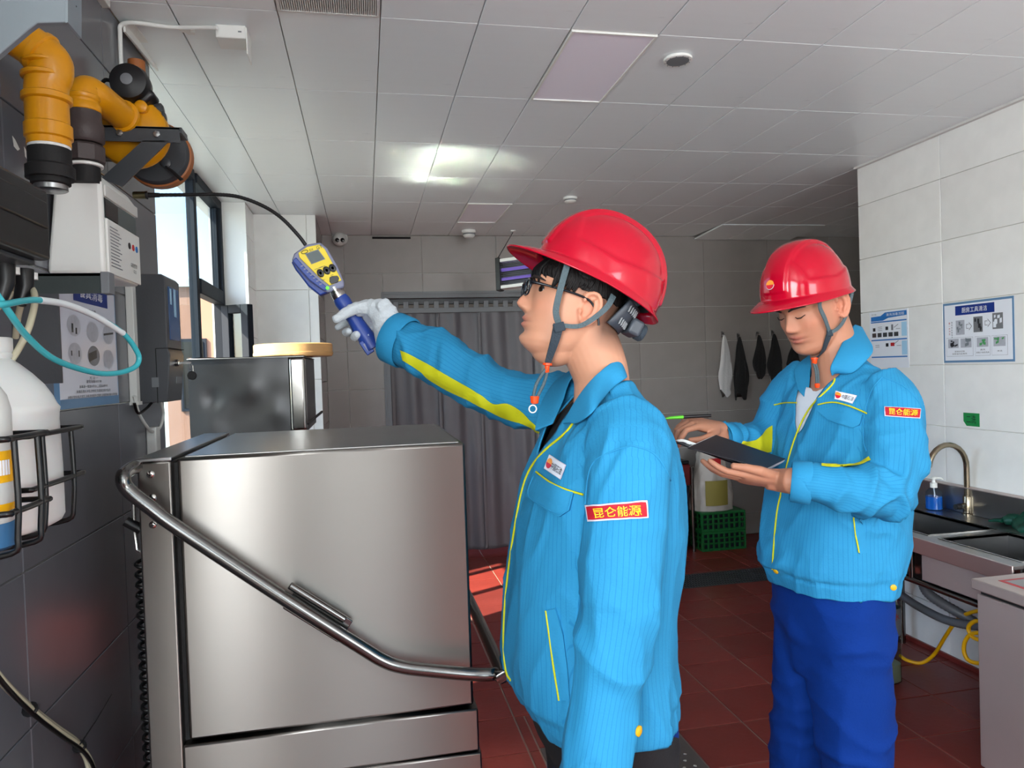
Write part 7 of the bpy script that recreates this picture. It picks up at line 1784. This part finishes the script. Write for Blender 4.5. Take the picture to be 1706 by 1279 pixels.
for px, py, g in ((534, 455, '▲'), (544.3, 450.4, '○'), (554, 446.5, '●')):
    c = D(px, py, YD-.0075); mb = MB(); ax = D(556, 442)-D(541, 415); ax.normalize(); bx = ax.cross(Vector((0, 1, 0)))
    mb.loft([[c+Vector((0, -h, 0))+bx*(.0086*r*math.cos(q))+ax*(.0112*r*math.sin(q)) for q in [2*PI*k/24 for k in range(24)]] for h, r in ((-.001, 1), (.002, 1), (.003, .8))]); o = mb.build('button', 'black', dt, smooth=40)
    mb = MB(); mb.loft([[c+Vector((0, -.0031, 0))+bx*(.0035*math.cos(q))+ax*(.0045*math.sin(q)) for q in [2*PI*k/12 for k in range(12)]] for k2 in (0, 1)], caps=True); mb.build('button_symbol', 'grey_m', o, smooth=0)
plate([(549, 462), (553, 459.5), (562, 459), (565, 463), (563, 470), (552, 473), (549, 469)], YD-.0095, .003, 'lower_button', 'black', .001)
bx2 = (D(530, 415)-D(508, 422.5)); by2 = bx2.cross(Vector((0, 1, 0)))*1
if by2.z < 0: by2 = -by2
mb = MB(); text_on(mb, 'GT', D(532, 411.5, YD-.0079), bx2, by2, .0085, lift=.0006)
mb2 = [D(504, 421, YD-.0085)+bx2.normalized()*.008*math.cos(q)+by2.normalized()*.004*math.sin(q) for q in [2*PI*k/20 for k in range(20)]]
mb.tube([D(507.5, 419.5, YD-.0082)+bx2.normalized()*.0085*math.cos(q)+by2.normalized()*.004*math.sin(q) for q in [2*PI*k/20 for k in range(20)]], .0008, 5, closed=True)
text_on(mb, 'EX', D(519, 416, YD-.0079), bx2, by2, .006, lift=.0006)
for px, py, w in ((531, 446.5, .022), (537, 444, .016), (539, 466, .008), (553, 458, .008)): quad_on(mb, D(px, py, YD-.0076), bx2, by2, w, .001, .0004)
mb.build('face_print', 'ink', dt, smooth=0)
mb = MB()
for k in range(7):
    px, py = 503+k*5.2, 443+k*5.0; mb.obox(D(px, py, YD-.0095), (bx2, (0, 1, 0), by2), (.0035, .001, .0016))
mb.build('grip_ribs', 'det_rim', dt, kind='stuff')
lg_ = D(545.5, 479.5, YD-.0095); M['led'] = mat('green indicator light', (90, 230, 60), .3, emit=(80, 240, 40), estr=.8)
MB().lathe(lg_, (0, -1, 0), [(.0045, 0), (.004, .002), (.001, .003)], 12).build('indicator', 'led', dt)
hx0, hx1, hx2 = D(560, 484, YD+.012), D(566, 495, YD+.012), D(619, 575, YD+.012)
hd = (hx2-hx1).normalized()
MB().tube([hx0-hd*.01, hx0+hd*.002, hx0+hd*.004, hx1, hx1+hd*.002], [.0165, .0165, .0185, .0185, .0165], 24).build('chrome_collar', 'steel_m', dt)
MB().tube([hx1, hx1+hd*.012, hx1+hd*.03, hx1+(hx2-hx1)*.45, hx2-hd*.02, hx2+hd*.008, hx2+hd*.010], [.0185, .0215, .0205, .0185, .0235, .0255, .022], 28).build('handle', 'det_blue', dt)
ax = hd; bx_ = Vector((ax.z, 0, -ax.x)); c_ = D(611, 578, YD+.004)
if bx_.x > 0: bx_ = -bx_
MB().obox(c_, (ax, (0, 1, 0), bx_), (.020, .011, .011)).build('belt_clip', 'det_blue', dt, bevel=.002)
MB().obox(c_+Vector((0, -.0112, 0)), (ax, (0, 1, 0), bx_), (.011, .001, .004)).build('clip_recess', 'det_rim', dt)
neck = [D(509, 408, YD+.004), D(497, 392, YD+.006), D(470, 364, YD+.012), D(440, 344, YD+.02), D(400, 328.5, YD+.026), D(360, 324, YD+.03), D(310, 324.5, YD+.034), D(258, 325, YD+.036)]
npts = bez(neck, 16); MB().tube(npts, [.0046+(.0005 if i % 2 else 0) for i in range(len(npts))], 10).build('gooseneck', 'black', dt, smooth=60)
e0, e1, e2, e3 = D(266, 325, YD+.036), D(247, 325, YD+.036), D(243, 325, YD+.036), D(222, 325, YD+.036)
M['brass_d'] = mat('tarnished brass', (112, 104, 78), .3, metal=1)
MB().tube([e0, e1], [.0058, .0066], 14).build('probe_sleeve', 'black', dt); MB().tube([e1, (e1+e2)/2, e2], [.0098, .0105, .0098], 16).build('probe_ring', 'black', dt); MB().tube([e2, e3+Vector((.003, 0, 0)), e3], [.0092, .0092, .008], 16).build('probe_tip', 'brass_d', dt)
